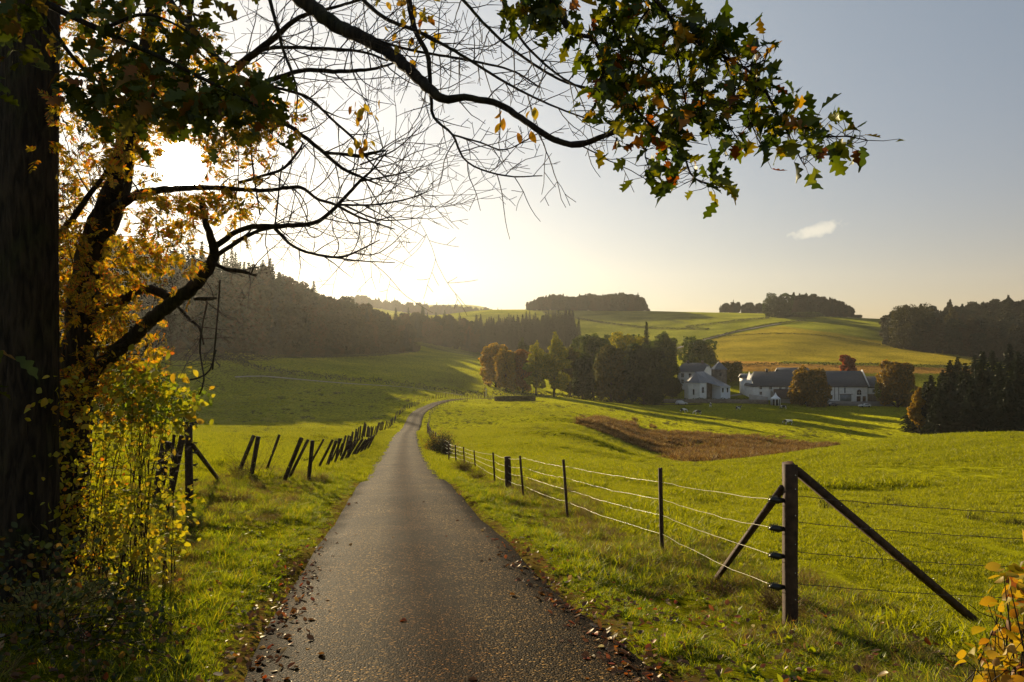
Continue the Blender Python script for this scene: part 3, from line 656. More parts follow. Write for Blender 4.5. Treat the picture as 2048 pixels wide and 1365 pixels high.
def specimen(kind, u, Y, vtop, wpx, col, label, seed, cat='tree', name=None, group=None):
    """one tree: foot at column u and distance Y, top at row vtop, crown wpx wide"""
    x, y, z = at(u, Y); H = (HV - vtop) / F * Y - z; W = wpx / F * Y
    if kind == 'spruce': cm, tb = spruce(seed, H=H, W=W, n=5200); m = M_NEEDLE; nm = 'spruce_tree'
    else:
        dens = 160 if wpx < 12 else {'round': 9500, 'tall': 7500, 'low': 3500}[kind]
        cm, tb = broadleaf(seed, H=H, W=W * 1.06, n=dens, size=max(0.24, min(0.5, W * 0.035), Y / F * 1.5), kind=kind, base=0.0 if kind != 'tall' else 0.08); m = M_CROWN; nm = {'round': 'broadleaf_tree', 'tall': 'birch_tree', 'low': 'field_bush'}[kind]
    e = tree_thing(name or nm, cm, tb, m, label, cat, group); e.location = (x, y, z)
    for ch in e.children:
        if ch.name.startswith('crown') and kind != 'spruce': ch.color = (*col, 1)
    return e
OR = (10.0, 5.2, 0.9); RD = (7.5, 2.9, 1.0); YG = (7.0, 5.6, 0.9); GR = (1.9, 2.2, 0.9); DG = (0.9, 1.1, 0.8); YL = (8.0, 6.0, 0.8); BR = (2.4, 1.9, 0.7)
specimen('round', 992, 305, 686, 66, OR, 'orange rounded tree at the valley end of the village row', 101)
specimen('round', 1012, 288, 699, 52, OR, 'lower orange brown tree in front at the end of the row', 102)
specimen('round', 1046, 290, 699, 48, RD, 'reddish round tree left of the pale birches', 103)
specimen('tall', 1046, 330, 678, 40, DG, 'dark green tree peeping over the orange trees', 104)
specimen('tall', 1072, 270, 684, 48, YG, 'slim yellow green birch standing left of the taller birch', 105)
specimen('tall', 1108, 268, 668, 64, YG, 'tallest yellow green birch of the village row', 106)
specimen('round', 1140, 288, 694, 54, BR, 'dark brown tree pressed against the right birch', 107)
specimen('round', 1186, 305, 669, 70, GR, 'olive green tree in the middle of the village row', 108)
specimen('round', 1222, 284, 690, 74, BR, 'broad dark tree with golden rim in front of the yellow one', 109)
specimen('round', 1250, 325, 666, 80, YL, 'yellow crowned tree left of the tall spruce', 110)
specimen('round', 1288, 278, 689, 80, DG, 'large black green tree at the right end of the row', 112)
specimen('spruce', 1293, 318, 645, 34, GR, 'tall pointed spruce rising above the village trees', 111)
specimen('round', 1330, 335, 666, 60, GR, 'rounded green tree right of the tall spruce', 113)
specimen('round', 1398, 368, 678, 76, GR, 'wide green tree behind the white house', 114)
specimen('round', 1165, 345, 672, 62, GR, 'added olive shade tree filling the gap behind the right birch', 116)  # this and the next two trees are added to shade the pasture
specimen('round', 1225, 350, 670, 62, GR, 'green crown just showing behind the middle of the row', 128)
specimen('round', 1272, 352, 669, 60, DG, 'dark crown behind the tall spruce', 129)
for k_, (u_, Y_, v_, w_) in enumerate([(1148, 312, 700, 56), (1176, 330, 690, 60), (1206, 320, 694, 58), (1236, 306, 698, 62), (1262, 334, 684, 58), (1300, 300, 694, 62), (1318, 352, 684, 56), (1200, 352, 682, 60)]):  # extra trees added inside the row to cast shade on the pasture
    specimen('round', u_, Y_, v_, w_, (GR, BR, DG)[k_ % 3], ['added dark shade tree tucked just right of the two birches', 'added olive shade tree half hidden in the left middle of the row', 'added brownish shade tree half hidden near the yellow crown', 'added shade tree under the yellow crown', 'dark crown filling the space before the tall spruce', 'added broad shade tree at the foot of the tall spruce', 'added shade tree behind the rounded green one by the white house', 'far olive crown just visible behind the row'][k_], 160 + k_)
specimen('round', 1165, 275, 712, 46, DG, 'small dark tree low in the middle of the row', 115)
specimen('round', 1616, 286, 741, 80, (5.2, 2.6, 0.7), 'rusty golden tree standing before the long farmhouse', 116)
specimen('round', 1696, 350, 712, 36, (7.5, 1.3, 1.4), 'small crimson tree behind the barn roof', 117)
specimen('round', 1795, 292, 722, 78, (6.0, 2.9, 0.8), 'orange tree at the right end of the farm', 118)
specimen('low', 1462, 352, 716, 46, BR, 'brown bushy tree behind the church tower', 119)
specimen('low', 1770, 300, 745, 40, YG, 'yellow green bush by the barn end', 120)
specimen('round', 1557, 790, 594, 62, DG, 'dark round oak standing out on the ridge', 121)
specimen('low', 1600, 800, 624, 90, DG, 'spreading dark thicket beside the ridge oak', 122)
specimen('low', 1715, 880, 630, 16, DG, 'tiny dark bush at the end of the ridge wood', 123)
specimen('tall', 1838, 196, 776, 34, (9.0, 4.4, 0.6), 'glowing orange tree at the edge of the dark conifers', 124)
specimen('low', 1345, 318, 752, 40, DG, 'dark bush left of the white house', 125)
specimen('round', 1822, 545, 611, 92, (0.9, 0.7, 0.6), 'big rounded dark tree at the left end of the upper wood', 126)
specimen('tall', 1905, 620, 614, 34, (1.6, 1.1, 0.6), 'thin see through tree on the upper right skyline', 127)
# conifers right of the farm: individual spruces
sp0 = None; rngc = np.random.RandomState(77); SP = []
SPR = [spruce(201 + i, H=20.0, W=11.5, n=8000, bare=0.0) for i in range(3)]
SPM = []
for cm, tb in SPR: SPM.append((np_mesh('crown', cm[0], [cm[1]], False, [M_NEEDLE]), tb.mesh('trunk', M_BARK)))
spots = [(1828, 200, 795, 'shortest spruce at the front corner of the dark stand'), (1862, 196, 752, 'spruce second from the corner of the dark stand'), (1900, 205, 722, None), (1930, 190, 728, None), (1965, 195, 704, None), (2000, 186, 728, None), (2035, 192, 705, None), (2075, 185, 700, None), (2120, 190, 690, None),
         (1850, 222, 765, None), (1885, 228, 742, None), (1915, 236, 716, None), (1950, 226, 712, None), (1985, 232, 702, None), (2020, 226, 690, None), (2060, 222, 686, None), (2110, 230, 690, None), (1880, 182, 770, None), (1945, 178, 760, None), (2015, 174, 756, None), (2070, 172, 740, None), (2170, 190, 700, None)]
for i, (u, Y, vt, lb) in enumerate(spots):
    x, y, z = at(u, Y); H = (HV - vt) / F * Y - z
    e = empty('spruce_tree', (x, y, z), rngc.uniform(0, 6.28)); k = H / 20.0; kk = k ** 0.5
    e.scale = (kk, kk, k)
    cme, tme = SPM[i % 3]
    link(bpy.data.objects.new('crown', cme), e); link(bpy.data.objects.new('trunk', tme), e)
    row = 'front' if Y < 183 else ('middle' if Y < 210 else 'back'); same = sorted(q[0] for q in spots if ('front' if q[1] < 183 else ('middle' if q[1] < 210 else 'back')) == row)
    tag(e, lb or '%s row spruce of the dark stand, %s from the farm side' % (row, ['nearest', 'second', 'third', 'fourth', 'fifth', 'sixth', 'seventh', 'eighth', 'ninth', 'tenth'][same.index(u)]), 'tree', 'spruces in the dark stand right of the farm')
# ---- hedgerows, ditch banks and the clipped ring
M_HEDGE = leafmat('hedge_leaves', [(0.0, (0.022, 0.03, 0.008)), (0.5, (0.04, 0.045, 0.010)), (1.0, (0.075, 0.06, 0.016))], 0.3)
def hedge(name, pts, h, w, n_per_m, size, label, seed, cat='hedge', mat=None, fr=0.3):
    rng = np.random.RandomState(seed); pts = np.array(pts, float); seg = np.linalg.norm(np.diff(pts, axis=0), axis=1); cum = np.concatenate([[0], np.cumsum(seg)])
    n = int(cum[-1] * n_per_m); s = np.sort(rng.uniform(0, cum[-1], n))
    x = np.interp(s, cum, pts[:, 0]); y = np.interp(s, cum, pts[:, 1])
    hh = h * (1 + fr * np.sin(s * 0.9 + 1) * np.sin(s * 0.37 + seed) + fr * 0.6 * np.sin(s * 2.3))
    a = rng.uniform(0, math.pi, n); r = rng.uniform(0.5, 1, n) ** 0.5
    ox = np.cos(a) * w / 2 * r; oz = np.abs(np.sin(a)) * hh * r
    dx = np.interp(s + 0.5, cum, pts[:, 0]) - np.interp(s - 0.5, cum, pts[:, 0]); dy = np.interp(s + 0.5, cum, pts[:, 1]) - np.interp(s - 0.5, cum, pts[:, 1]); l = np.hypot(dx, dy) + 1e-9
    X = x + dy / l * ox; Y = y - dx / l * ox; Z = gz(X, Y) + oz
    V, Q = card_cloud(np.column_stack([X, Y, Z]), np.column_stack([np.cos(a) * dy / l, -np.cos(a) * dx / l, np.sin(a)]), size, rng)
    o = bpy.data.objects.new(name, np_mesh(name, V, [Q], False, [mat or M_HEDGE])); link(o); tag(o, label, cat); return o
def line_uY(L_): return [((u - CU) / F * Y, Y) for u, Y in L_]
def line_uv(L_, y0=100, y1=900):
    return [hit(u, v, y0, y1)[:2] for u, v in L_]
hedge('hedge', line_uY([(430, 262), (525, 240), (600, 234), (700, 232), (800, 236), (880, 244), (945, 256), (975, 262)]), 1.5, 2.0, 26, 0.22, 'rough dark bank of scrub along the ditch across the left meadow', 1, 'scrub bank')
hedge('hedge', line_uY([(985, 266), (1060, 270), (1130, 272), (1200, 276), (1300, 280)]), 1.6, 2.0, 34, 0.22, 'dark hedge under the village trees behind the clipped ring', 2)
hedge('hedge', line_uY([(1086, 860), (1185, 780), (1280, 720), (1350, 690), (1420, 665)]), 1.6, 2.0, 8, 0.5, 'thin hedge slanting down the green hill from the hilltop wood', 3)
hedge('hedge', line_uY([(1370, 700), (1440, 720), (1490, 745), (1540, 770)]), 1.3, 1.6, 8, 0.5, 'short hedge climbing towards the ridge oak', 4)
hedge('hedge', line_uY([(1330, 545), (1390, 575), (1450, 610), (1500, 650), (1560, 700), (1610, 740)]), 1.2, 2.2, 9, 0.45, 'dark verge beside the pale farm track on the hill', 5)
hedge('hedge', line_uY([(1430, 600), (1560, 590), (1700, 580), (1800, 560), (1880, 540), (1960, 520)]), 0.7, 1.2, 7, 0.35, 'faint grassy ridge crossing the golden stubble field', 6)
hedge('hedge', line_uY([(1440, 402), (1550, 405), (1700, 412), (1850, 420), (1950, 430)]), 1.2, 3.0, 14, 0.35, 'weedy strip below the golden field behind the barn roofs', 7)
hedge('hedge', line_uY([(1340, 300), (1400, 297), (1470, 296), (1530, 298)]), 1.1, 1.4, 34, 0.22, 'low dark hedge along the pasture below the church', 8)
hedge('hedge', line_uY([(1480, 350), (1560, 352), (1640, 356), (1720, 352), (1760, 345)]), 4.0, 5.0, 22, 0.4, 'dark shrub belt behind the farm roofs', 9)
hcx, hcy, hcz = at(1030, 217)
def ring_hedge():
    e = empty('clipped_hedge', (hcx, hcy, g1(hcx, hcy)))
    tag(e, 'oval clipped hedge enclosure beside the lane end', 'hedge')
    rng = np.random.RandomState(5); n = 9000; a = rng.uniform(0, 6.283, n); q = rng.uniform(-1, 1, n); top = rng.uniform(0, 1, n) < 0.4
    r = 5.0 + np.where(top, q * 0.75, np.sign(q) * 0.75); h = np.where(top, 1.15, rng.uniform(0, 1.15, n))
    X = np.cos(a) * r; Y = np.sin(a) * r; z0 = gz(X + hcx, Y + hcy) - g1(hcx, hcy)
    nr = np.where(top[:, None], np.array([[0, 0, 1.0]]), np.column_stack([np.cos(a) * np.sign(q), np.sin(a) * np.sign(q), 0 * a]))
    V, Q = card_cloud(np.column_stack([X, Y, z0 + h]), nr, 0.16, rng, jit=0.4)
    link(bpy.data.objects.new('foliage', np_mesh('foliage', V, [Q], False, [M_HEDGE])), e)
ring_hedge()
# small roadside tree and post at the lane end
specimen('low', 969, 258, 768, 9, YG, 'tiny young tree beside the white marker post', 131, name='young_tree')
print('trees', round(time.time() - T0, 1))
# ================================================================ VILLAGE
M_WHITE = simple('lime_washed_wall', (0.80, 0.79, 0.76), 0.9, 0.2, 0.10, 0.8)
M_STONE = simple('rough_brown_stone', (0.16, 0.13, 0.10), 0.95, 0.1, 0.35, 1.5, bump=0.4)
M_SLATE = simple('dark_slate_roof', (0.050, 0.052, 0.058), 0.55, 0.4, 0.25, 2.0)
M_SLATEB = simple('bluish_slate_roof', (0.085, 0.10, 0.12), 0.5, 0.5, 0.2, 2.0)
M_GLASS = simple('dark_window_glass', (0.02, 0.022, 0.025), 0.12, 0.5, 0.1, 1.0)
M_FRAME = simple('white_painted_wood', (0.7, 0.7, 0.68), 0.6, 0.3, 0.05, 2.0)
M_WOODB = simple('brown_door_wood', (0.09, 0.045, 0.03), 0.7, 0.3, 0.2, 3.0)
M_GREYD = simple('grey_barn_door', (0.20, 0.23, 0.25), 0.7, 0.3, 0.1, 3.0)
M_CANVAS = simple('white_tent_canvas', (0.78, 0.79, 0.80), 0.7, 0.3, 0.03, 1.0)
M_CONC = simple('pale_concrete', (0.30, 0.28, 0.25), 0.9, 0.2, 0.15, 0.6)
def wbox(e, name, mat, c, d, rz=0.0, parent=None):
    return MB().box(c, d, rz).build(name, mat, parent or e)
def window(e, x, z, w, h, y=0.0, rz=0.0, origin=(0, 0), bars=1, arched=False, glass=None, shutter=None):
    """opening in a facade; facade runs along local x at local y, facing -y, turned by rz about origin"""
    c, s = math.cos(rz), math.sin(rz)
    def T(V): V = np.array(V, float); return np.column_stack([origin[0] + V[:, 0] * c - V[:, 1] * s, origin[1] + V[:, 0] * s + V[:, 1] * c, V[:, 2]])
    def arch(w_, h_):
        pts = [(-w_ / 2, -h_ / 2), (w_ / 2, -h_ / 2)]
        if arched: pts += [(w_ / 2 * math.cos(a), h_ / 2 - w_ / 2 + w_ / 2 * math.sin(a)) for a in np.linspace(0, math.pi, 9)]
        else: pts += [(w_ / 2, h_ / 2), (-w_ / 2, h_ / 2)]
        return pts
    def slab(mb, pts, y0, y1):
        n = len(pts); V = [(x + p[0], y0, z + p[1]) for p in pts] + [(x + p[0], y1, z + p[1]) for p in pts]
        mb.add(T(V), [[[i for i in range(n)]], [[n + i for i in range(n)][::-1]], [[i, (i + 1) % n, n + (i + 1) % n, n + i] for i in range(n)]])
    f = MB(); slab(f, arch(w + 0.24, h + 0.24), y - 0.06, y + 0.05); fo = f.build('window', M_FRAME, e)
    g = MB(); slab(g, arch(w, h), y - 0.075, y - 0.055); g.build('pane', glass or M_GLASS, fo)
    if bars:
        b = MB()
        for k in range(1, bars + 1):
            xx = x - w / 2 + w * k / (bars + 1); b.add(T([(xx - 0.04, y - 0.1, z - h / 2), (xx + 0.04, y - 0.1, z - h / 2), (xx + 0.04, y - 0.1, z + h / 2), (xx - 0.04, y - 0.1, z + h / 2), (xx - 0.04, y - 0.07, z - h / 2), (xx + 0.04, y - 0.07, z - h / 2), (xx + 0.04, y - 0.07, z + h / 2), (xx - 0.04, y - 0.07, z + h / 2)]), [[[0, 1, 2, 3], [4, 7, 6, 5], [0, 4, 5, 1], [1, 5, 6, 2], [2, 6, 7, 3], [3, 7, 4, 0]]])
        b.add(T([(x - w / 2, y - 0.1, z - 0.04), (x + w / 2, y - 0.1, z - 0.04), (x + w / 2, y - 0.1, z + 0.04), (x - w / 2, y - 0.1, z + 0.04), (x - w / 2, y - 0.07, z - 0.04), (x + w / 2, y - 0.07, z - 0.04), (x + w / 2, y - 0.07, z + 0.04), (x - w / 2, y - 0.07, z + 0.04)]), [[[0, 1, 2, 3], [4, 7, 6, 5], [0, 4, 5, 1], [1, 5, 6, 2], [2, 6, 7, 3], [3, 7, 4, 0]]])
        b.build('glazing_bar', M_FRAME, fo)
    return fo
def gable_roof(mb, x0, x1, y0, y1, ze, zr, over=0.4, hipl=0.0, hipr=0.0, th=0.25):
    """ridge along x, eaves at y0 and y1; hips cut back by hipl, hipr"""
    ym = (y0 + y1) / 2; sl = (zr - ze) / ((y1 - y0) / 2); zo = ze - sl * over; X0 = x0 - over; X1 = x1 + over; Y0 = y0 - over; Y1 = y1 + over
    A = [(X0, Y0, zo), (X1, Y0, zo), (X1, Y1, zo), (X0, Y1, zo), (X0 + hipl, ym, zr), (X1 - hipr, ym, zr)]
    B = [(p[0], p[1], p[2] - th) for p in A[:4]] + [(A[4][0], ym, zr - th), (A[5][0], ym, zr - th)]
    mb.add(A + B, [[[0, 1, 5, 4], [2, 3, 4, 5], [7, 6, 10, 11], [9, 8, 11, 10], [0, 6, 7, 1], [2, 8, 9, 3]], [[1, 2, 5], [3, 0, 4], [8, 7, 11], [6, 9, 10]]])
    mb.add([A[0], A[3], B[0], B[3], A[1], A[2], B[1], B[2]], [[[0, 2, 3, 1], [4, 5, 7, 6]]])
def gable_walls(mb, x0, x1, y0, y1, zb, ze, zr, jerk=0.0):
    ym = (y0 + y1) / 2; z1 = zr - jerk; k = (z1 - ze) / (zr - ze); ya = y0 + (ym - y0) * k; yb = y1 + (ym - y1) * k
    for x, fl in ((x0, False), (x1, True)):
        if jerk > 0: V = [(x, y0, zb), (x, y1, zb), (x, y1, ze), (x, yb, z1), (x, ya, z1), (x, y0, ze)]
        else: V = [(x, y0, zb), (x, y1, zb), (x, y1, ze), (x, ym, zr), (x, y0, ze)]
        f = list(range(len(V))); mb.add(V, [[f if fl else f[::-1]]])
    mb.quad((x0, y0, zb), (x1, y0, zb), (x1, y0, ze), (x0, y0, ze)); mb.quad((x1, y1, zb), (x0, y1, zb), (x0, y1, ze), (x1, y1, ze))
def px2(u, Y): return (u - CU) / F * Y
def pz(v, Y): return (HV - v) / F * Y
# --- white house
def white_house():
    Y = 338.0; zb = pz(770, Y); e = empty('house', (px2(1355, Y), Y, zb), R(-36)); tag(e, 'white two storey house with half hipped slate roof behind the church', 'house')
    Lx, Wy, H = 11.8, 10.5, 5.9; zr = 9.6
    # local: front facade along +x from the corner, facing -y ; left gable along +y at x=0
    w = MB(); gable_walls(w, 0, Lx, 0, Wy, -2, H, zr, 1.5); w.build('wall', M_WHITE, e)
    r = MB()
    ym = Wy / 2; zo = H - 0.25; k = (zr - 1.5 - H) / (zr - H)
    V = [(-0.35, -0.35, zo), (Lx + 0.35, -0.35, zo), (Lx + 0.35, Wy + 0.35, zo), (-0.35, Wy + 0.35, zo), (-0.35, ym * k, zr - 1.45), (-0.35, Wy - ym * k, zr - 1.45), (1.3, ym, zr + 0.05), (Lx + 0.35, ym * k, zr - 1.45), (Lx + 0.35, Wy - ym * k, zr - 1.45), (Lx - 1.3, ym, zr + 0.05)]
    r.add(V, [[[0, 1, 7, 4], [4, 7, 9, 6], [2, 3, 5, 8], [8, 5, 6, 9]], [[4, 6, 5], [7, 8, 9]]])
    ro = r.build('roof', M_SLATE, e)
    wbox(e, 'chimney', M_STONE, (2.6, ym, zr + 0.3), (0.9, 0.7, 1.6), parent=ro); wbox(e, 'chimney', M_STONE, (Lx - 2.4, ym, zr + 0.3), (0.9, 0.7, 1.6), parent=ro)
    for x in (2.4, 5.9, 9.4):
        window(e, x, 4.2, 1.2, 1.7, bars=1 if x < 9 else 2)
    for x in (2.4, 9.4): window(e, x, 1.5, 1.1, 1.7)
    d = MB().box((5.9, -0.07, 0.9), (1.2, 0.12, 2.4)).build('door', M_WOODB, e); MB().box((6.3, -0.16, 0.8), (0.06, 0.06, 0.2)).build('handle', M_FRAME, d)
    for y_, z_ in ((3.6, 7.3), (5.4, 7.3), (3.2, 4.3), (5.9, 4.3), (2.2, 1.4)):
        window(e, -y_, z_, 0.9 if z_ > 2 else 1.9, 1.4, rz=R(-90), origin=(0, 0), bars=1 if z_ > 2 else 2)
    p = MB().box((-1.4, 7.6, 0.2), (2.4, 3.2, 2.2)); p.build('porch', M_WOODB, e)
    pr = MB(); pr.quad((-2.8, 5.8, 1.3), (0.1, 5.8, 2.6), (0.1, 9.4, 2.6), (-2.8, 9.4, 1.3)); pr.quad((-2.8, 5.8, 1.18), (-2.8, 9.4, 1.18), (0.1, 9.4, 2.48), (0.1, 5.8, 2.48)); pr.build('porch_roof', M_SLATE, e)
white_house()
# --- church
def church():
    Y = 300.0; f = Y / F; X0 = px2(1380, Y); zb = pz(800, Y)
    e = empty('church', (X0, Y, zb)); tag(e, 'small white church with polygonal apse, annexe and stone tower', 'church')
    U = lambda u: (u - 1380) * f
    H = (800 - 765.5) * f; 
    # nave runs away to the right behind the three sided apse
    P_ = [(U(1380.5), 3.2), (U(1399.6), 0.0), (U(1416), 2.2), (U(1429.5), 4.5), (U(1452), 15.0), (U(1425), 17.5), (U(1381), 10.5)]
    w = MB(); n = 4
    for i in range(len(P_)):
        a = P_[i]; b = P_[(i + 1) % len(P_)]; w.quad((a[0], a[1], -2), (b[0], b[1], -2), (b[0], b[1], H), (a[0], a[1], H))
    wo = w.build('wall', M_WHITE, e)
    st = MB(); a, b = P_[2], P_[3]; dx, dy = b[0] - a[0], b[1] - a[1]; l = math.hypot(dx, dy); nx, ny = dy / l * 0.12, -dx / l * 0.12
    st.add([(a[0], a[1], -2), (b[0], b[1], -2), (b[0], b[1], H), (a[0], a[1], H), (a[0] + nx, a[1] + ny, -2), (b[0] + nx, b[1] + ny, -2), (b[0] + nx, b[1] + ny, H - 0.02), (a[0] + nx, a[1] + ny, H - 0.02)], [[[4, 5, 6, 7], [0, 4, 7, 3], [1, 2, 6, 5], [3, 7, 6, 2]]])
    st.build('stone_bay', M_STONE, e)
    ridge0 = (U(1399.8), 6.5, (800 - 745) * f); ridge1 = (U(1424), 12.5, (800 - 745) * f)
    r = MB(); o = [(p[0] + (p[0] - 4.5) * 0.05, p[1] + (p[1] - 8) * 0.05, H - 0.15) for p in P_]
    for i, (a, b) in enumerate(zip(o, o[1:] + o[:1])):
        if i in (3, 2): r.quad(a, b, ridge1, ridge0) if i == 3 else r.tri(a, b, ridge0)
        elif i == 4: r.tri(a, b, ridge1)
        elif i == 5: r.quad(a, b, ridge0, ridge1)
        else: r.tri(a, b, ridge0)
    r.build('roof', M_SLATEB, e)
    # annexe facing the pasture
    ax0, ax1 = U(1439.6), U(1458.2); ay0, ay1 = -1.5, 6.0; ha = (800 - 773) * f
    m = MB(); m.quad((ax0, ay0, -1), (ax1, ay0, -1), (ax1, ay0, ha), (ax0, ay0, ha)); m.add([(U(1429.5), 4.6, -1), (ax0, ay0, -1), (ax0, ay0, ha), (U(1429.5), 4.6, H)], [[[0, 1, 2, 3]]]); m.add([(ax1, ay0, -1), (ax1, 15, -1), (ax1, 15, H), (ax1, ay0, ha)], [[[0, 1, 2, 3]]])
    m.build('annexe_wall', simple('bluish_limewash', (0.66, 0.70, 0.76), 0.9, 0.2, 0.06, 0.8), e)
    q = MB(); a = (U(1416), 2.0, H - 0.05); b = (ax0 - 0.25, ay0 - 0.4, ha - 0.1); c = (ax1 + 0.4, ay0 - 0.4, ha - 0.1); d = (ax1 + 0.4, 15.2, H + 0.2)
    q.quad(b, c, d, ridge1); q.quad(a, b, ridge1, ridge0)
    q.build('annexe_roof', M_SLATEB, e)
    for u in (1443.5, 1452.7): window(e, U(u), (800 - 780.5) * f, 0.55, 1.7, y=ay0, bars=0)
    ang = math.atan2(2.2, U(1416) - U(1399.6)); window(e, U(8) * 0 + 1.7, 3.8, 1.15, 2.3, rz=ang, origin=(P_[1][0], P_[1][1]), arched=True, bars=1)
    ang2 = math.atan2(-3.2, U(1399.6) - U(1380.5)); window(e, 2.3, 2.9, 0.7, 2.3, rz=ang2, origin=(P_[0][0], P_[0][1]), arched=True, bars=0)
    # tower
    tx0, tx1 = U(1429), U(1453.5); ty = 17.0; kf = (Y + ty) / Y; tx0 = (1429 - CU) / F * (Y + ty) - X0; tx1 = (1453.5 - CU) / F * (Y + ty) - X0; ht = (HV - 739) / F * (Y + ty) - zb; hp = (HV - 723) / F * (Y + ty) - zb; tw = tx1 - tx0
    t = MB().box(((tx0 + tx1) / 2, ty + tw / 2, ht / 2 - 1), (tw, tw, ht + 2)); to = t.build('tower', M_STONE, e)
    g = 0.35; cxm = (tx0 + tx1) / 2; cym = ty + tw / 2
    p = MB(); c4 = [(tx0 - g, ty - g, ht - 0.1), (tx1 + g, ty - g, ht - 0.1), (tx1 + g, ty + tw + g, ht - 0.1), (tx0 - g, ty + tw + g, ht - 0.1)]
    for i in range(4): p.tri(c4[i], c4[(i + 1) % 4], (cxm, cym, hp))
    p.add(c4, [[[3, 2, 1, 0]]]); po = p.build('spire', M_SLATEB, to); MB().tube([(cxm, cym, hp - 0.2), (cxm, cym, hp + 1.1)], [0.05, 0.04], 4).box((cxm, cym, hp + 0.8), (0.5, 0.06, 0.06)).build('cross', M_WOODB, to)
    MB().box((cxm, ty - 0.03, ht - 2.0), (0.9, 0.1, 1.4)).build('belfry_opening', M_GLASS, to)
church()
# --- long farmhouse and barn
def farm():
    Y = 305.0; f = Y / F; zb = pz(804, Y); X0 = px2(1507, Y); U = lambda u: (u - 1507) * f; Z = lambda v: (804 - v) * f
    e = empty('farmhouse', (X0, Y, zb)); tag(e, 'long white farmhouse with steep dark slate roof left of the golden tree', 'farmhouse')
    w = MB(); gable_walls(w, 0, U(1612), 0, 11, -2, Z(771), Z(744)); w.build('wall', M_WHITE, e)
    r = MB(); gable_roof(r, 0, U(1612), 0, 11, Z(771), Z(744), 0.35, hipl=2.2); ro = r.build('roof', M_SLATE, e)
    wbox(e, 'chimney', M_STONE, (U(1543), 5.5, Z(743)), (0.9, 0.8, 1.8), parent=ro)
    for u, v, w_, h_ in ((1521.5, 776, 0.9, 1.1), (1521.5, 787, 0.9, 1.1), (1541, 776.5, 1.0, 1.0), (1560.5, 777, 0.9, 0.7), (1573, 777, 0.9, 0.7)):
        window(e, U(u), Z(v), w_, h_, bars=1, glass=M_WOODB if u < 1530 else None)
    # lean-to in front
    l = MB(); lx0, lx1, ly = U(1536), U(1604), -7.0
    l.quad((lx0 + 1, ly, -2), (lx1, ly, -2), (lx1, ly, Z(793)), (lx0 + 1, ly, Z(793))); l.add([(lx0 + 1, ly, -2), (lx0 + 1, ly, Z(793)), (lx0 + 1, 0, Z(779)), (lx0 + 1, 0, -2)], [[[0, 1, 2, 3]]]); l.add([(lx1, ly, -2), (lx1, 0, -2), (lx1, 0, Z(779)), (lx1, ly, Z(793))], [[[0, 1, 2, 3]]]); l.build('leanto_wall', M_CONC, e)
    q = MB(); A = [(lx0, ly - 0.5, Z(794)), (lx1 + 0.3, ly - 0.5, Z(794)), (lx1 + 0.3, 0.0, Z(778.5)), (lx0 + 2.2, 0.0, Z(778.5))]; q.add(A + [(p[0], p[1], p[2] - 0.2) for p in A], [[[0, 1, 2, 3], [7, 6, 5, 4], [0, 4, 5, 1], [1, 5, 6, 2], [3, 7, 4, 0]]]); q.build('leanto_roof', simple('brown_tile_roof', (0.07, 0.05, 0.042), 0.8, 0.2, 0.3, 2.0), e)
    g = empty('rear_wing', (X0, Y, zb)) if False else None
    # bluish gabled wing showing at the left end
    bw = MB(); gable_roof(bw, -0.6, U(1535), 11.4, 18, Z(757), Z(750), 0.2); bw.build('rear_roof', M_SLATEB, e); MB().box((U(1520) - 0.2, 14.7, Z(757) / 2 - 0.4), (U(1533), 6.4, Z(757) + 0.4)).build('rear_wall', M_WHITE, e)
    # barn
    Yb = 303.0; X1 = px2(1612, Y); b = empty('barn', (X1, Y, zb)); tag(b, 'big white barn with arched window and grey sliding door', 'barn')
    V_ = lambda u: (u - 1612) * f
    w = MB(); gable_walls(w, 0.02, V_(1736), 0.4, 12.4, -2, Z(772), Z(743)); w.build('wall', M_WHITE, b)
    r = MB(); gable_roof(r, 0.03, V_(1735), 0.4, 12.4, Z(772), Z(743), 0.32, hipr=0.0); r.build('roof', M_SLATE, b)
    gb = MB(); xg = V_(1736); gb.beam((xg + 0.5, 0.0, Z(772) - 0.3), (xg + 0.5, 6.4, Z(743) + 0.35), 0.35, 0.45); gb.beam((xg + 0.5, 12.8, Z(772) - 0.3), (xg + 0.5, 6.4, Z(743) + 0.35), 0.35, 0.45); gb.build('gable_coping', M_WHITE, b)
    window(b, V_(1719), Z(785), 1.7, 2.1, y=0.4, arched=True, bars=1)
    window(b, V_(1662.5), Z(793.5), 1.3, 1.0, y=0.4); window(b, V_(1659), Z(778), 0.5, 0.5, y=0.4, bars=0)
    for u in (1670, 1678): MB().box((V_(u), 0.30, Z(787)), (0.16, 0.12, 5.2)).build('downpipe', M_WOODB, b)
    MB().box((V_(1690.5), 0.30, Z(781)), (0.35, 0.12, 2.2)).build('vent_slit', M_GLASS, b)
    d = MB().box((V_(1692), 0.28, Z(797)), (4.4, 0.2, 3.0)).build('barn_door', M_GREYD, b); MB().box((V_(1692), 0.12, Z(789.0)), (5.4, 0.1, 0.16)).build('door_rail', M_WOODB, d)
    for u, ww in ((1718, 1.5), (1729, 1.2)): MB().box((V_(u), 0.30, Z(798.5)), (ww, 0.14, 2.2)).build('door', M_WOODB, b)
    # small annexe right
    a = empty('barn_annexe', (px2(1737, Y), Y, zb)); tag(a, 'lower white annexe with stone base at the right end of the barn', 'outbuilding')
    A_ = lambda u: (u - 1737) * f
    w = MB(); gable_walls(w, 0.75, A_(1790), 1.5, 10.5, Z(789), Z(774), Z(754)); w.build('wall', M_WHITE, a)
    MB().box(((0.75 + A_(1790)) / 2, 6, Z(789) / 2 - 1), (A_(1790) - 0.75, 9.2, Z(789) + 2)).build('base_wall', M_STONE, a)
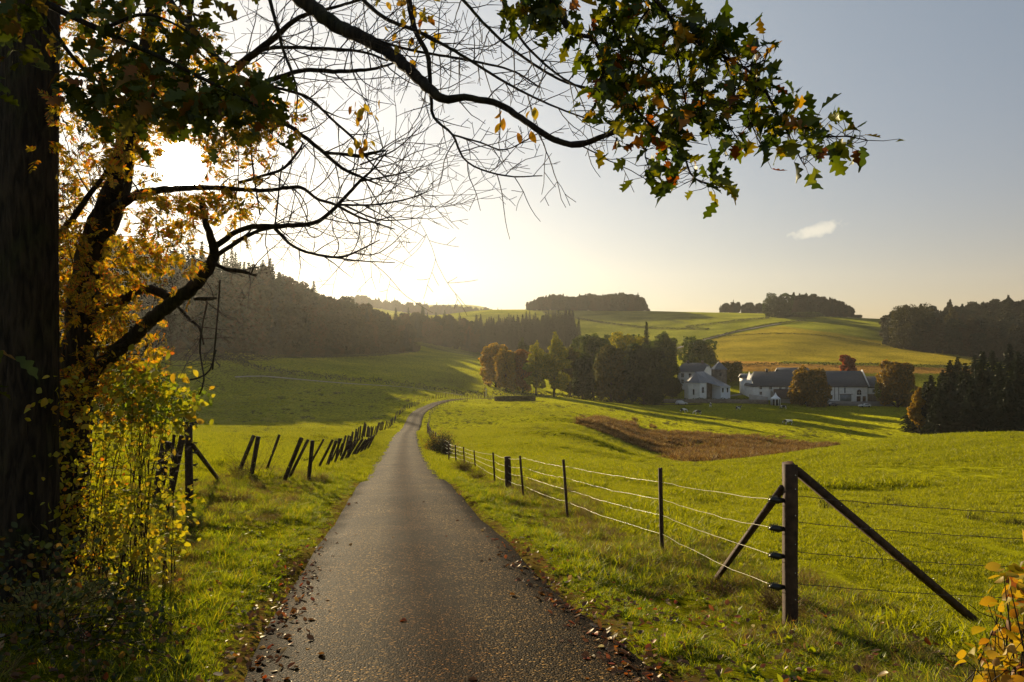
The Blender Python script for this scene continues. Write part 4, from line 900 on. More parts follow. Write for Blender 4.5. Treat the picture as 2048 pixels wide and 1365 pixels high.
    r = MB(); gable_roof(r, 0.8, A_(1790), 1.5, 10.5, Z(774), Z(754), 0.3); r.build('roof', M_SLATE, a)
    for u in (1751, 1766): window(a, A_(u), Z(783), 1.0, 1.3, y=1.5)
    # dark roofed shed behind
    s = empty('rear_shed', (px2(1563, 335), 335, g1(px2(1563, 335), 335))); tag(s, 'dark roofed shed rising just behind the farmhouse ridge', 'shed')
    zz = lambda v: (HV - v) / F * 335 - s.location.z; sw = (1622 - 1563) / F * 335
    w = MB(); gable_walls(w, 0, sw, 0, 9, -2, zz(748), zz(736)); w.build('wall', M_WOODB, s); r = MB(); gable_roof(r, 0, sw, 0, 9, zz(748), zz(736), 0.4); r.build('roof', M_SLATE, s)
farm()
# --- party tent
def tent():
    Y = 284.0; f = Y / F; x = px2(1551, Y); z = g1(x, Y); e = empty('party_tent', (x, Y, z)); tag(e, 'white pagoda tent with pointed top on the farm terrace', 'tent')
    zb = max(0.0, pz(811.5, Y) - z); r0 = 16.5 * f / 2 * 1.05; he = (811 - 796.5) * f; hp = (811 - 785) * f; k = 8
    MB().tube([(0, 0, -1.5), (0, 0, zb)], [r0 * 1.25, r0 * 1.25], 12).build('platform', M_CONC, e)
    rings = [(1.04, he), (0.62, he + (hp - he) * 0.22), (0.34, he + (hp - he) * 0.45), (0.14, he + (hp - he) * 0.75), (0.015, hp)]
    V = []; Q = []
    for rr, h in rings:
        for i in range(k): a = (i + 0.5) * 2 * math.pi / k; V.append((math.cos(a) * r0 * rr, math.sin(a) * r0 * rr, zb + h))
    for j in range(len(rings) - 1):
        for i in range(k): Q.append([j * k + i, j * k + (i + 1) % k, (j + 1) * k + (i + 1) % k, (j + 1) * k + i])
    MB().add(V, [Q]).build('canopy', M_CANVAS, e)
    vl = MB()
    for i in range(k):
        a = (i + 0.5) * 2 * math.pi / k; b = (i + 1.5) * 2 * math.pi / k; p = (math.cos(a) * r0 * 1.04, math.sin(a) * r0 * 1.04); q = (math.cos(b) * r0 * 1.04, math.sin(b) * r0 * 1.04)
        vl.quad((p[0], p[1], zb + he - 0.42), (q[0], q[1], zb + he - 0.42), (q[0], q[1], zb + he), (p[0], p[1], zb + he))
    vl.build('valance', M_CANVAS, e)
    for i in range(k):
        a = (i + 0.5) * 2 * math.pi / k; MB().box((math.cos(a) * r0, math.sin(a) * r0, zb + he / 2), (0.2, 0.2, he)).build('pole', M_FRAME, e)
    gl = MB()
    for i in range(k):
        a = (i + 0.5) * 2 * math.pi / k; b = (i + 1.5) * 2 * math.pi / k; p = (math.cos(a) * r0 * 0.97, math.sin(a) * r0 * 0.97); q = (math.cos(b) * r0 * 0.97, math.sin(b) * r0 * 0.97)
        gl.quad((p[0], p[1], zb), (q[0], q[1], zb), (q[0], q[1], zb + he - 0.4), (p[0], p[1], zb + he - 0.4))
    gl.build('clear_sidewall', M_GLASS, e)
tent()
# --- walls, terrace
def stone_wall(name, pts, h, w, mat, label):
    mb = MB(); pts = [np.array(p) for p in pts]
    P2 = catmull([tuple(p) for p in pts], 3.0) if len(pts) > 2 else np.linspace(pts[0], pts[1], 12)
    rng = np.random.RandomState(len(pts)); z = gz(P2[:, 0], P2[:, 1]); t = np.gradient(P2, axis=0); t /= np.linalg.norm(t, axis=1)[:, None]; n_ = np.stack([t[:, 1], -t[:, 0]], 1) * w / 2
    hh = h * (1 + rng.uniform(-0.06, 0.06, len(P2))); V = []
    for p, q, zz, h_ in zip(P2, n_, z, hh): V += [(p[0] - q[0], p[1] - q[1], zz - 1), (p[0] + q[0], p[1] + q[1], zz - 1), (p[0] + q[0], p[1] + q[1], zz + h_), (p[0] - q[0], p[1] - q[1], zz + h_)]
    Q = []
    for i in range(len(P2) - 1):
        for k in range(4): Q.append([i * 4 + k, i * 4 + (k + 1) % 4, i * 4 + 4 + (k + 1) % 4, i * 4 + 4 + k])
    Q += [[3, 2, 1, 0], [len(V) - 4, len(V) - 3, len(V) - 2, len(V) - 1]]
    mb.add(V, [Q]); o = mb.build(name, mat); tag(o, label, 'wall'); return o
stone_wall('stone_wall', line_uY([(1325, 292), (1400, 288), (1480, 287), (1536, 288)]), 1.5, 0.5, M_STONE, 'low dark stone wall between pasture and church')
stone_wall('stone_wall', line_uY([(1652, 296), (1700, 295), (1790, 296)]), 1.7, 0.4, simple('grey_yard_wall', (0.17, 0.16, 0.15), 0.9, 0.2, 0.2, 0.5), 'grey yard wall in front of the barn')
def ramp_():
    mb = MB(); a = line_uY([(1500, 292), (1538, 290)]); 
    mb.add([(px2(1498, 300), 300, g1(px2(1498, 300), 300) - 2), (px2(1536, 297), 297, g1(px2(1536, 297), 297) - 2), (px2(1536, 290), 290, pz(803, 290) - 3), (px2(1500, 292), 292, pz(803, 292) - 3), (px2(1498, 300), 300, pz(788, 300)), (px2(1536, 297), 297, pz(794, 297)), (px2(1536, 290), 290, pz(796, 290)), (px2(1500, 292), 292, pz(791, 292))], [[[4, 7, 6, 5], [3, 2, 6, 7], [0, 3, 7, 4], [1, 5, 6, 2]]])
    o = mb.build('terrace', M_CONC); tag(o, 'pale concrete terrace ramp left of the farmhouse', 'terrace')
ramp_()
def ribbon(name, pts, w, mat, label, lift=0.12):
    P2 = catmull([tuple(p) for p in pts], 4.0); t = np.gradient(P2, axis=0); t /= np.linalg.norm(t, axis=1)[:, None]; n_ = np.stack([t[:, 1], -t[:, 0]], 1) * w / 2
    L_ = P2 - n_; R_ = P2 + n_; V = np.concatenate([np.column_stack([L_, gz(L_[:, 0], L_[:, 1]) + lift]), np.column_stack([P2, gz(P2[:, 0], P2[:, 1]) + lift + 0.03]), np.column_stack([R_, gz(R_[:, 0], R_[:, 1]) + lift])]); n = len(P2); i = np.arange(n - 1)
    o = bpy.data.objects.new(name, np_mesh(name, V, [np.stack([i, i + n, i + n + 1, i + 1], 1), np.stack([i + n, i + 2 * n, i + 2 * n + 1, i + n + 1], 1)], True, [mat])); link(o); tag(o, label, None, None, 'structure')
M_TRACK = simple('pale_gravel_track', (0.22, 0.19, 0.15), 0.95, 0.1, 0.2, 1.0)
ribbon('path', line_uY([(1455, 312), (1480, 318), (1510, 330), (1545, 345)]), 2.6, M_TRACK, 'pale gravel drive climbing behind the farm')
ribbon('path', line_uY([(1310, 520), (1370, 555), (1420, 590), (1470, 625), (1500, 640), (1560, 690)]), 4.0, M_TRACK, 'pale farm track rising over the far hill', 0.4)
ribbon('path', line_uY([(470, 226), (525, 229), (600, 226), (680, 225), (760, 227), (850, 236), (930, 250)]), 1.7, M_TRACK, 'faint trodden track crossing the shaded left meadow', 0.12)
# --- cars
M_CARW = simple('pale_car_paint', (0.5, 0.5, 0.48), 0.3, 0.5, 0.03, 1.0); M_CARD = simple('dark_car_paint', (0.03, 0.035, 0.05), 0.3, 0.5, 0.03, 1.0); M_TYRE = simple('black_tyre_rubber', (0.015, 0.015, 0.015), 0.9, 0.2, 0.1, 5.0)
def car(u, Y, rz, mat, label, van=False):
    x, y, z = at(u, Y); e = empty('parked_car', (x, y, z), rz); tag(e, label, 'car')
    prof = [(-2.1, 0.35), (-2.15, 0.75), (-1.95, 1.0), (-1.7, 1.48 if van else 1.05), (-1.2, 1.6 if van else 1.42), (0.3, 1.6 if van else 1.42), (1.0, 0.98), (2.0, 0.85), (2.15, 0.6), (2.1, 0.35)]
    m = MB(); n = len(prof); V = []
    for s_, k in ((-1, 1), (1, 1)):
        for px_, pz_ in prof: V.append((px_, s_ * (0.86 if pz_ < 1.05 else 0.70), pz_))
    m.add(V, [[list(range(n))[::-1], [n + i for i in range(n)]], [[i, (i + 1) % n, n + (i + 1) % n, n + i] for i in range(n)]]); b = m.build('body', mat, e)
    g = MB()
    for s_ in (-1, 1):
        g.add([(-1.55, s_ * 0.80, 1.02), (0.75, s_ * 0.80, 1.02), (0.2, s_ * 0.73, 1.36), (-1.2, s_ * 0.73, 1.36)], [[[0, 1, 2, 3] if s_ < 0 else [3, 2, 1, 0]]])
    g.add([(0.98, -0.66, 1.02), (0.98, 0.66, 1.02), (0.40, 0.6, 1.40), (0.40, -0.6, 1.40)], [[[0, 1, 2, 3]]]); g.build('windows', M_GLASS, e)
    for sx in (-1.35, 1.35):
        for sy in (-0.8, 0.8): MB().tube([(sx, sy - 0.1, 0.32), (sx, sy + 0.1, 0.32)], [0.32, 0.32], 12).build('wheel', M_TYRE, e)
    for sy in (-0.6, 0.6): MB().box((2.12, sy, 0.68), (0.08, 0.3, 0.16)).build('headlight', M_FRAME, e)
car(1363, 284, R(4), M_CARW, 'pale van parked by the wall left of the church', True)
car(1729, 290, R(185), M_CARW, 'pale car parked in front of the barn doors')
car(1663, 291, R(190), M_CARD, 'dark car parked beside the golden farm tree')
car(1643, 293, R(20), M_CARD, 'black car half hidden behind the golden farm tree')
# --- cows
def cow_material():
    m, N, L = newmat('black_and_white_hide'); o = N('ShaderNodeOutputMaterial'); b = N('ShaderNodeBsdfPrincipled'); L(b.outputs[0], o.inputs[0]); tc = N('ShaderNodeTexCoord'); oi = N('ShaderNodeObjectInfo')
    ad = N('ShaderNodeVectorMath'); ad.operation = 'ADD'; L(tc.outputs['Object'], ad.inputs[0]); sc = N('ShaderNodeMath'); sc.operation = 'MULTIPLY'; L(oi.outputs['Random'], sc.inputs[0]); sc.inputs[1].default_value = 17; L(sc.outputs[0], ad.inputs[1])
    n = N('ShaderNodeTexNoise'); n.inputs['Scale'].default_value = 1.1; n.inputs['Detail'].default_value = 1; L(ad.outputs[0], n.inputs['Vector']); r = ramp(N, [(0.47, (0.02, 0.017, 0.015)), (0.5, (0.75, 0.73, 0.68))]); L(n.outputs['Fac'], r.inputs[0]); L(r.outputs[0], b.inputs['Base Color']); b.inputs['Roughness'].default_value = 0.8; return m
M_COW = cow_material()
def cow_mesh(graze):
    """one skinned body: joints as vertices with radii"""
    J = {'hip': ((-0.75, 0, 1.12), 0.30), 'rib': ((-0.1, 0, 1.05), 0.40), 'chest': ((0.5, 0, 1.08), 0.34), 'nk': ((0.85, 0, 1.18), 0.20), 'pl': ((1.12, 0, 1.0 if graze else 1.45), 0.14), 'hd': ((1.32, 0, 0.55 if graze else 1.5), 0.13), 'mz': ((1.48, 0, 0.22 if graze else 1.36), 0.085),
         'rump': ((-1.0, 0, 1.12), 0.2), 'tl': ((-1.12, 0, 0.95), 0.035), 'tl2': ((-1.14, 0, 0.45), 0.03), 'ear1': ((1.2, 0.2, 0.72 if graze else 1.58), 0.035), 'ear2': ((1.2, -0.2, 0.72 if graze else 1.58), 0.035)}
    E = [('hip', 'rib'), ('rib', 'chest'), ('chest', 'nk'), ('nk', 'pl'), ('pl', 'hd'), ('hd', 'mz'), ('hip', 'rump'), ('rump', 'tl'), ('tl', 'tl2'), ('pl', 'ear1'), ('pl', 'ear2')]
    for s_, t in ((0.22, 'l'), (-0.22, 'r')):
        J['f1' + t] = ((0.48, s_, 0.78), 0.13); J['f2' + t] = ((0.50 + 0.05 * s_, s_, 0.42), 0.065); J['f3' + t] = ((0.48, s_, 0.05), 0.05); E += [('chest', 'f1' + t), ('f1' + t, 'f2' + t), ('f2' + t, 'f3' + t)]
        J['b1' + t] = ((-0.72, s_, 0.78), 0.17); J['b2' + t] = ((-0.88, s_, 0.48), 0.07); J['b3' + t] = ((-0.80, s_, 0.05), 0.05); E += [('hip', 'b1' + t), ('b1' + t, 'b2' + t), ('b2' + t, 'b3' + t)]
    ks = list(J); me = bpy.data.meshes.new('cow'); me.from_pydata([J[k][0] for k in ks], [(ks.index(a), ks.index(b)) for a, b in E], [])
    o = bpy.data.objects.new('cow_build', me); COL.objects.link(o); sk = o.modifiers.new('s', 'SKIN'); o.modifiers.new('u', 'SUBSURF').levels = 1
    for i, k in enumerate(ks): v = me.skin_vertices[0].data[i]; v.radius = (J[k][1], J[k][1]); v.use_root = (k == 'hip')
    dg = bpy.context.evaluated_depsgraph_get(); me2 = bpy.data.meshes.new_from_object(o.evaluated_get(dg)); bpy.data.objects.remove(o); me2.name = 'cow'; me2.materials.clear(); me2.materials.append(M_COW)
    return me2
CM = [cow_mesh(True), cow_mesh(False)]
for (u, v, rz, g, lb) in ((1367, 826, 0.2, 0, 'black and white cow grazing below the parked van'), (1395, 830, 2.6, 0, 'small patched cow grazing right of the one below the van'), (1421, 815, 1.3, 1, 'pale cow standing closest to the church wall'), (1477, 821, 0.4, 1, 'patched cow standing between church and tent'), (1567, 819, 3.4, 0, 'dark cow close in front of the white tent'), (1576, 850, 2.9, 0, 'patched cow grazing alone lowest in the pasture')):
    x, y, z = hit(u, v, 150, 290); o = bpy.data.objects.new('cow', CM[g]); link(o); o.location = (x, y, z); o.rotation_euler = (0, 0, rz); tag(o, lb, 'cow', 'cows grazing in the shaded pasture')
# marker post at the lane end
def marker():
    x, y, z = at(972, 254); e = empty('marker_post', (x, y, z)); tag(e, 'thin white marker post with small plate where the lane ends', 'post')
    MB().tube([(0, 0, -0.3), (0, 0, 2.9)], [0.07, 0.06], 6).build('pole', M_FRAME, e); MB().box((0, -0.05, 2.6), (0.5, 0.04, 0.35)).build('plate', M_FRAME, e)
marker()
print('village', round(time.time() - T0, 1))
# ================================================================ FENCES
M_POST = simple('weathered_dark_timber', (0.055, 0.032, 0.020), 0.85, 0.25, 0.45, 14.0, bump=0.5)
M_OLDPOST = simple('grey_black_stake', (0.040, 0.028, 0.018), 0.9, 0.15, 0.5, 12.0, bump=0.6)
M_WIRE = leafmat('pale_fence_cord', [(0.0, (0.42, 0.36, 0.24)), (1.0, (0.5, 0.44, 0.32))], 0.40, gloss=0.10, rough=0.3, tgain=(1, 1, 1))
M_BARB = simple('rusty_barbed_wire', (0.06, 0.045, 0.035), 0.5, 0.5, 0.3, 30.0, metal=0.5)
M_INS = simple('black_plastic_insulator', (0.012, 0.012, 0.012), 0.4, 0.5, 0.1, 9.0)
M_ZINC = simple('bright_screw_head', (0.6, 0.58, 0.52), 0.3, 0.8, 0.05, 9.0, metal=0.7)
def rough_post(mb, a, b, w, h, rng, n=6, yaw=0.0):
    """sawn post with slightly uneven faces"""
    a = np.array(a, float); b = np.array(b, float); t = b - a; L_ = np.linalg.norm(t); t /= L_
    ref = np.array([math.cos(yaw + 1.57), math.sin(yaw + 1.57), 0]); u = np.cross(ref, t); u /= np.linalg.norm(u); v = np.cross(t, u); V = []
    for i in range(n):
        f = i / (n - 1.0); p = a + t * L_ * f
        for sx, sy in ((-1, -1), (0, -1.08), (1, -1), (1.06, 0), (1, 1), (0, 1.05), (-1, 1), (-1.04, 0)):
            V.append(p + u * (sx * w / 2 + rng.normal(0, w * 0.025)) + v * (sy * h / 2 + rng.normal(0, h * 0.025)) + (t * rng.normal(0, 0.006) if i == n - 1 else 0))
    Q = [[i * 8 + k, i * 8 + (k + 1) % 8, i * 8 + 8 + (k + 1) % 8, i * 8 + 8 + k] for i in range(n - 1) for k in range(8)]
    mb.add(V, [Q, [[(n - 1) * 8 + k for k in range(8)], [k for k in range(8)][::-1]]])
def right_fence():
    rng = np.random.RandomState(8)
    c = hit(1580, 1250); e = empty('wire_fence', c); o = np.array(c)
    tag(e, 'wire fence with white cord strands and braced corner post right of the lane', 'fence')
    def rel(p): return np.array(p, float) - o
    def post(p, top, w, h, nm='post', yaw=0.1, down=0.5):
        mb = MB(); p = np.array(p, float); rough_post(mb, rel(p - (np.array(top) - p) * down / max(0.3, np.linalg.norm(np.array(top) - p))), rel(top), w, h, rng, yaw=yaw); return mb.build(nm, M_POST, e)
    P_ = [];  # feet of the posts in order away from the corner
    H0 = 322 / F * c[1]
    cp = post(c, (c[0] - 0.003, c[1], c[2] + H0), 0.096, 0.11, 'corner_post', yaw=0.0)
    for k, hh in enumerate((1.32, 1.2, 0.97, 0.72, 0.47, 0.24, 0.03)):
        mb = MB(); mb.tube([(0.025, -0.064, hh), (0.025, -0.058, hh)], 0.0045, 8); mb.build('screw_head', M_ZINC, cp)
    P_.append((np.array(c), H0))
    for (ub, vb, ut, vt, w, h) in ((1324, 1112, 1321, 937, 0.052, 0.05), (1135, 1035, 1127, 920, 0.055, 0.05), (1047, 995, 1040, 912, 0.055, 0.05), (1017, 981, 1015, 914, 0.17, 0.07), (990, 969, 986, 906, 0.055, 0.05), (951, 938, 948, 901.5, 0.055, 0.05), (929, 930, 927, 894.5, 0.06, 0.05), (912, 925, 910.5, 890.5, 0.06, 0.05), (898, 922, 897, 886.5, 0.06, 0.05)):
        p = np.array(hit(ub, vb)); H = (vb - vt) / F * p[1]; top = (px2(ut, p[1]), p[1] + 0.02, p[2] + H)
        post(p, top, w, h, yaw=0.0 if w < 0.1 else 0.15); P_.append((p, min(H, 1.15)))
    # the run along the bend
    dcum = np.concatenate([[0], np.cumsum(np.linalg.norm(np.diff(ROAD, axis=0), axis=1))])
    s0 = dcum[np.abs(ROAD[:, 1] - 46).argmin()]; s1 = dcum[-1] - 62; s = s0
    while s < s1:
        i = int(np.abs(dcum - s).argmin()); t = tan[i]; nn = nrm2[i]; q = ROAD[i] + nn * (RHW + 1.25 + rng.uniform(-0.1, 0.1)); z = g1(q[0], q[1]); H = rng.uniform(1.0, 1.15)
        p = np.array([q[0], q[1], z]); post(p, p + np.array([rng.uniform(-0.06, 0.06), 0, H]), 0.075, 0.07); P_.append((p, H)); s += rng.uniform(3.0, 3.6)
    # cords
    for k, hf in enumerate((1.09, 0.84, 0.60, 0.33)):
        pts = []; 
        for j in range(len(P_) - 1):
            (a, Ha), (b, Hb) = P_[j], P_[j + 1]; ha = hf * min(1, Ha / 1.15); hb = hf * min(1, Hb / 1.15)
            A_ = a + [0, -0.03, ha]; B_ = b + [0, -0.03, hb]; n = 14 if j < 4 else (6 if j < 12 else 3)
            if j == 0: A_ = A_ + [-0.10, 0.03, 0]
            for i in range(n):
                f = i / n; sag = -0.035 * (4 * f * (1 - f)) * (1 if k % 2 else 0.7); pts.append(A_ + (B_ - A_) * f + [0, rng.normal(0, 0.004), sag + rng.normal(0, 0.005)])
        pts = np.array(pts); pts[:, 2] = np.maximum(pts[:, 2], 0.05 + gz(pts[:, 0], pts[:, 1]) if k == 3 else pts[:, 2])
        MB().tube(pts - o, np.where(pts[:, 1] < 20, 0.0030, 0.0050), 4).build('wire', M_WIRE, e)
    # insulators where the cords meet the corner post
    for hf in (1.09, 0.84, 0.60, 0.33):
        mb = MB(); x = -0.085; mb.tube([(x + 0.04, 0, hf), (x - 0.02, 0, hf), (x - 0.07, 0, hf + 0.01), (x - 0.10, 0, hf)], [0.018, 0.03, 0.026, 0.006], 8)
        for q in range(5): mb.tube([(x - 0.02 - 0.015 * q, -0.02, hf - 0.03), (x - 0.03 - 0.015 * q, 0, hf + 0.045), (x - 0.02 - 0.02 * q, 0.03, hf - 0.02)], 0.004, 4)
        mb.build('insulator', M_INS, cp)
    # braces
    b1 = np.array(hit(1985, 1252)); top = np.array(c) + [0.055, 0.02, H0 - 0.055]
    mb = MB(); mb.beam(rel(top), rel(b1 + [0, 0, -0.1]) * 1.0, 0.075, 0.06); br = mb.build('brace', M_POST, e)
    for f in (0.2, 0.34, 0.5, 0.66, 0.8):
        p = rel(top) * (1 - f) + rel(b1) * f; MB().tube([p + [0, -0.045, 0], p + [0, -0.03, 0]], 0.0045, 8).build('screw_head', M_ZINC, br)
    b2 = np.array(hit(1419, 1160)); top2 = np.array(c) + [-0.05, 0.03, 1.2]
    MB().beam(rel(top2), rel(b2 + [0, 0, -0.1]), 0.05, 0.045).build('brace', M_POST, e)
    # barbed strands going off to the right
    nx_ = np.array(hit(2420, 1275)); post(nx_, nx_ + [0, 0, 1.3], 0.09, 0.09)
    for k, hf in enumerate((1.13, 0.90, 0.64, 0.36)):
        A_ = np.array(c) + [0.05, 0, hf]; B_ = nx_ + [0, 0, hf - 0.02]; n = 40; pts = np.array([A_ + (B_ - A_) * f + [0, 0, -0.05 * 4 * f * (1 - f) + 0.003 * math.sin(f * 60 + k)] for f in np.linspace(0, 1, n)]) - o
        mb = MB(); mb.tube(pts, 0.0030, 4)
        for i in range(1, n - 1):
            d = rng.normal(0, 1, 3); d /= np.linalg.norm(d); mb.tube([pts[i] - d * 0.014, pts[i] + d * 0.014], 0.0018, 3)
        mb.build('barbed_wire', M_BARB, e)
    A_ = np.array([0.62, 0.0, 0.74]); MB().tube([A_, A_ + [0.10, 0, -0.04], A_ + [0.17, 0, -0.12], A_ + [0.2, 0, -0.22]], 0.0025, 4).build('barbed_wire', M_BARB, e)
right_fence()
def left_fence():
    rng = np.random.RandomState(9); cc = hit(379, 1006); e = empty('stake_fence', cc); o = np.array(cc); tag(e, 'row of leaning dark wooden stakes along the left meadow edge', 'fence')
    def C7(x, y): return 250 + x / 4.096, 820 + y / 4.096
    L_ = [((340, 262), (262, 735), 0.19, 0.09), ((402, 205), (372, 560), 0.07, 0.06), ((470, 215), (352, 795), 0.10, 0.07), ((1055, 210), (925, 530), 0.085, 0.07), ((1092, 220), (1030, 570), 0.095, 0.07), ((1265, 205), (1140, 548), 0.07, 0.06), ((1445, 232), (1303, 585), 0.11, 0.07), ((1500, 245), (1336, 575), 0.07, 0.06), ((1537, 252), (1503, 590), 0.09, 0.07), ((1628, 242), (1484, 505), 0.06, 0.05),
          ((1702, 245), (1582, 480), 0.08, 0.06), ((1730, 255), (1652, 468), 0.11, 0.07), ((1775, 235), (1680, 440), 0.07, 0.06), ((1785, 275), (1712, 445), 0.09, 0.06), ((1842, 252), (1765, 428), 0.13, 0.08), ((1888, 245), (1805, 408), 0.12, 0.08), ((1916, 238), (1820, 400), 0.09, 0.08), ((1946, 242), (1858, 380), 0.13, 0.08), ((1975, 244), (1885, 374), 0.14, 0.08), ((2000, 230), (1925, 355), 0.12, 0.08), ((2025, 215), (1955, 338), 0.12, 0.08), ((2045, 205), (1985, 325), 0.12, 0.08)]
    for (tx, ty), (bx, by), w, h in L_:
        ub, vb = C7(bx, by); ut, vt = C7(tx, ty); p = np.array(hit(ub, vb)); yt = p[1] - 0.12; top = np.array([px2(ut, yt), yt, (HV - vt) / F * yt]); d = (top - p) / np.linalg.norm(top - p)
        mb = MB(); rough_post(mb, p - d * 0.3 - o, top - o, w, h, rng, yaw=rng.uniform(-0.3, 0.3)); mb.build('stake', M_OLDPOST, e)
    # main upright with brace, staples and wrapped top
    p = np.array(hit(379, 1006)); yt = p[1]; top = np.array([px2(377, yt), yt, (HV - 850) / F * yt]); mb = MB(); rough_post(mb, p - [0, 0, 0.4] - o, top - o, 0.11, 0.11, rng); st = mb.build('gate_post', M_OLDPOST, e)
    mb = MB()
    for q in range(14):
        a = rng.uniform(-0.08, 0.16); mb.tube([top - o + [a - 0.05, -0.06, rng.uniform(-0.02, 0.05)], top - o + [a + 0.06, -0.05 + rng.uniform(0, 0.1), rng.uniform(-0.03, 0.07)]], rng.uniform(0.008, 0.02), 5)
    for vv in (885, 905, 930, 960):
        z = (HV - vv) / F * yt
        for q in range(4): mb.tube([np.array([p[0] + 0.05, yt - 0.03, z]) - o, np.array([p[0] + 0.14 + rng.uniform(0, 0.05), yt - 0.05, z + rng.uniform(-0.03, 0.03)]) - o], 0.010, 5)
    mb.build('wire_wrapping', M_INS, st)
    b = np.array(hit(442, 966)); tp = np.array([px2(386, yt), yt - 0.03, (HV - 890) / F * yt]); MB().beam(tp - o, b - o, 0.065, 0.06).build('brace', M_OLDPOST, e)
    dcum = np.concatenate([[0], np.cumsum(np.linalg.norm(np.diff(ROAD, axis=0), axis=1))]); s = dcum[np.abs(ROAD[:, 1] - 40).argmin()]
    while s < dcum[-1] - 75:
        i = int(np.abs(dcum - s).argmin()); q = ROAD[i] - nrm2[i] * (RHW + 1.9 + rng.uniform(-0.1, 0.15)); z = g1(q[0], q[1]); H = rng.uniform(1.05, 1.3)
        pp = np.array([q[0], q[1], z]); mb = MB(); rough_post(mb, pp - [0, 0, 0.2] - o, pp + [0.25 + rng.uniform(-0.2, 0.15), 0, H] - o, 0.10, 0.08, rng, n=3); mb.build('stake', M_OLDPOST, e); s += rng.uniform(1.7, 2.6)
left_fence()
print('fences', round(time.time() - T0, 1))
# ================================================================ FOREGROUND TREES
def bark_material():
    m, N, L = newmat('furrowed_dark_bark'); o = N('ShaderNodeOutputMaterial'); b = N('ShaderNodeBsdfPrincipled'); L(b.outputs[0], o.inputs[0]); ge = N('ShaderNodeNewGeometry')
    mp = N('ShaderNodeMapping'); mp.inputs['Scale'].default_value = (22, 22, 4); L(ge.outputs['Position'], mp.inputs[0])
    n = N('ShaderNodeTexNoise'); n.inputs['Scale'].default_value = 1.0; n.inputs['Detail'].default_value = 8; n.inputs['Distortion'].default_value = 0.6; L(mp.outputs[0], n.inputs['Vector'])
    n2 = N('ShaderNodeTexNoise'); n2.inputs['Scale'].default_value = 2.5; n2.inputs['Detail'].default_value = 4; L(ge.outputs['Position'], n2.inputs['Vector'])
    r = ramp(N, [(0.35, (0.007, 0.005, 0.004)), (0.65, (0.034, 0.026, 0.018))]); L(n.outputs['Fac'], r.inputs[0])
    r2 = ramp(N, [(0.5, (1, 1, 1)), (0.7, (0.8, 1.15, 0.6))]); L(n2.outputs['Fac'], r2.inputs[0]); mx = N('ShaderNodeMix'); mx.data_type = 'RGBA'; mx.blend_type = 'MULTIPLY'; mx.inputs[0].default_value = 1; L(r.outputs[0], mx.inputs[6]); L(r2.outputs[0], mx.inputs[7])
    L(mx.outputs[2], b.inputs['Base Color']); b.inputs['Roughness'].default_value = 0.9; b.inputs['Specular IOR Level'].default_value = 0.2
    bp = N('ShaderNodeBump'); bp.inputs['Strength'].default_value = 1.0; bp.inputs['Distance'].default_value = 0.03; L(n.outputs['Fac'], bp.inputs['Height']); L(bp.outputs[0], b.inputs['Normal']); return m
M_TRUNK = bark_material()
M_TWIG = simple('dark_bare_twigs', (0.030, 0.022, 0.016), 0.8, 0.2, 0.3, 20.0)
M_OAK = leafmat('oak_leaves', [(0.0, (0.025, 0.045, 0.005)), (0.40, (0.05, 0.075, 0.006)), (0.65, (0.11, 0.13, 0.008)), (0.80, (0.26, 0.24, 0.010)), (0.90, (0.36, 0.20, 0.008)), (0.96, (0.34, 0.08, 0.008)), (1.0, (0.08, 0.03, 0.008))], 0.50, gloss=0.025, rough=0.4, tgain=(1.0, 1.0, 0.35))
M_OAKD = leafmat('shade_darkened_oak_leaves', [(0.0, (0.030, 0.045, 0.006)), (0.5, (0.05, 0.065, 0.007)), (0.8, (0.09, 0.085, 0.008)), (1.0, (0.15, 0.05, 0.010))], 0.30, gloss=0.02, tgain=(1.0, 1.0, 0.4))  # darker copy of the oak leaf colours, canopy shade put in
M_ROWAN = leafmat('golden_rowan_leaves', [(0.0, (0.08, 0.075, 0.010)), (0.25, (0.17, 0.14, 0.012)), (0.5, (0.38, 0.28, 0.014)), (0.75, (0.48, 0.29, 0.016)), (0.9, (0.46, 0.16, 0.014)), (1.0, (0.30, 0.06, 0.012))], 0.62, gloss=0.025, tgain=(1.1, 1.0, 0.4))
M_YELLOW = leafmat('yellow_hazel_leaves', [(0.0, (0.14, 0.15, 0.012)), (0.4, (0.27, 0.26, 0.016)), (0.75, (0.42, 0.34, 0.02)), (1.0, (0.36, 0.20, 0.02))], 0.55, gloss=0.025, tgain=(1.1, 1.1, 0.4))
M_BEECH = leafmat('copper_gold_leaves', [(0.0, (0.30, 0.24, 0.02)), (0.4, (0.42, 0.29, 0.02)), (0.7, (0.38, 0.20, 0.015)), (0.9, (0.20, 0.06, 0.012)), (1.0, (0.12, 0.11, 0.01))], 0.5, gloss=0.025, tgain=(1.1, 1.0, 0.4))
def leaf_frame(n, rng, droop=0.5, spread=1.0):
    """axis (towards tip) and normal per leaf"""
    ax = rng.normal(0, 1, (n, 3)) * [spread, spread, 0.6]; ax[:, 2] -= droop; ax /= np.linalg.norm(ax, axis=1)[:, None]
    nr = rng.normal(0, 1, (n, 3)) + [0, 0, 0.7]; nr -= (nr * ax).sum(1)[:, None] * ax; nr /= np.linalg.norm(nr, axis=1)[:, None]
    return ax, nr
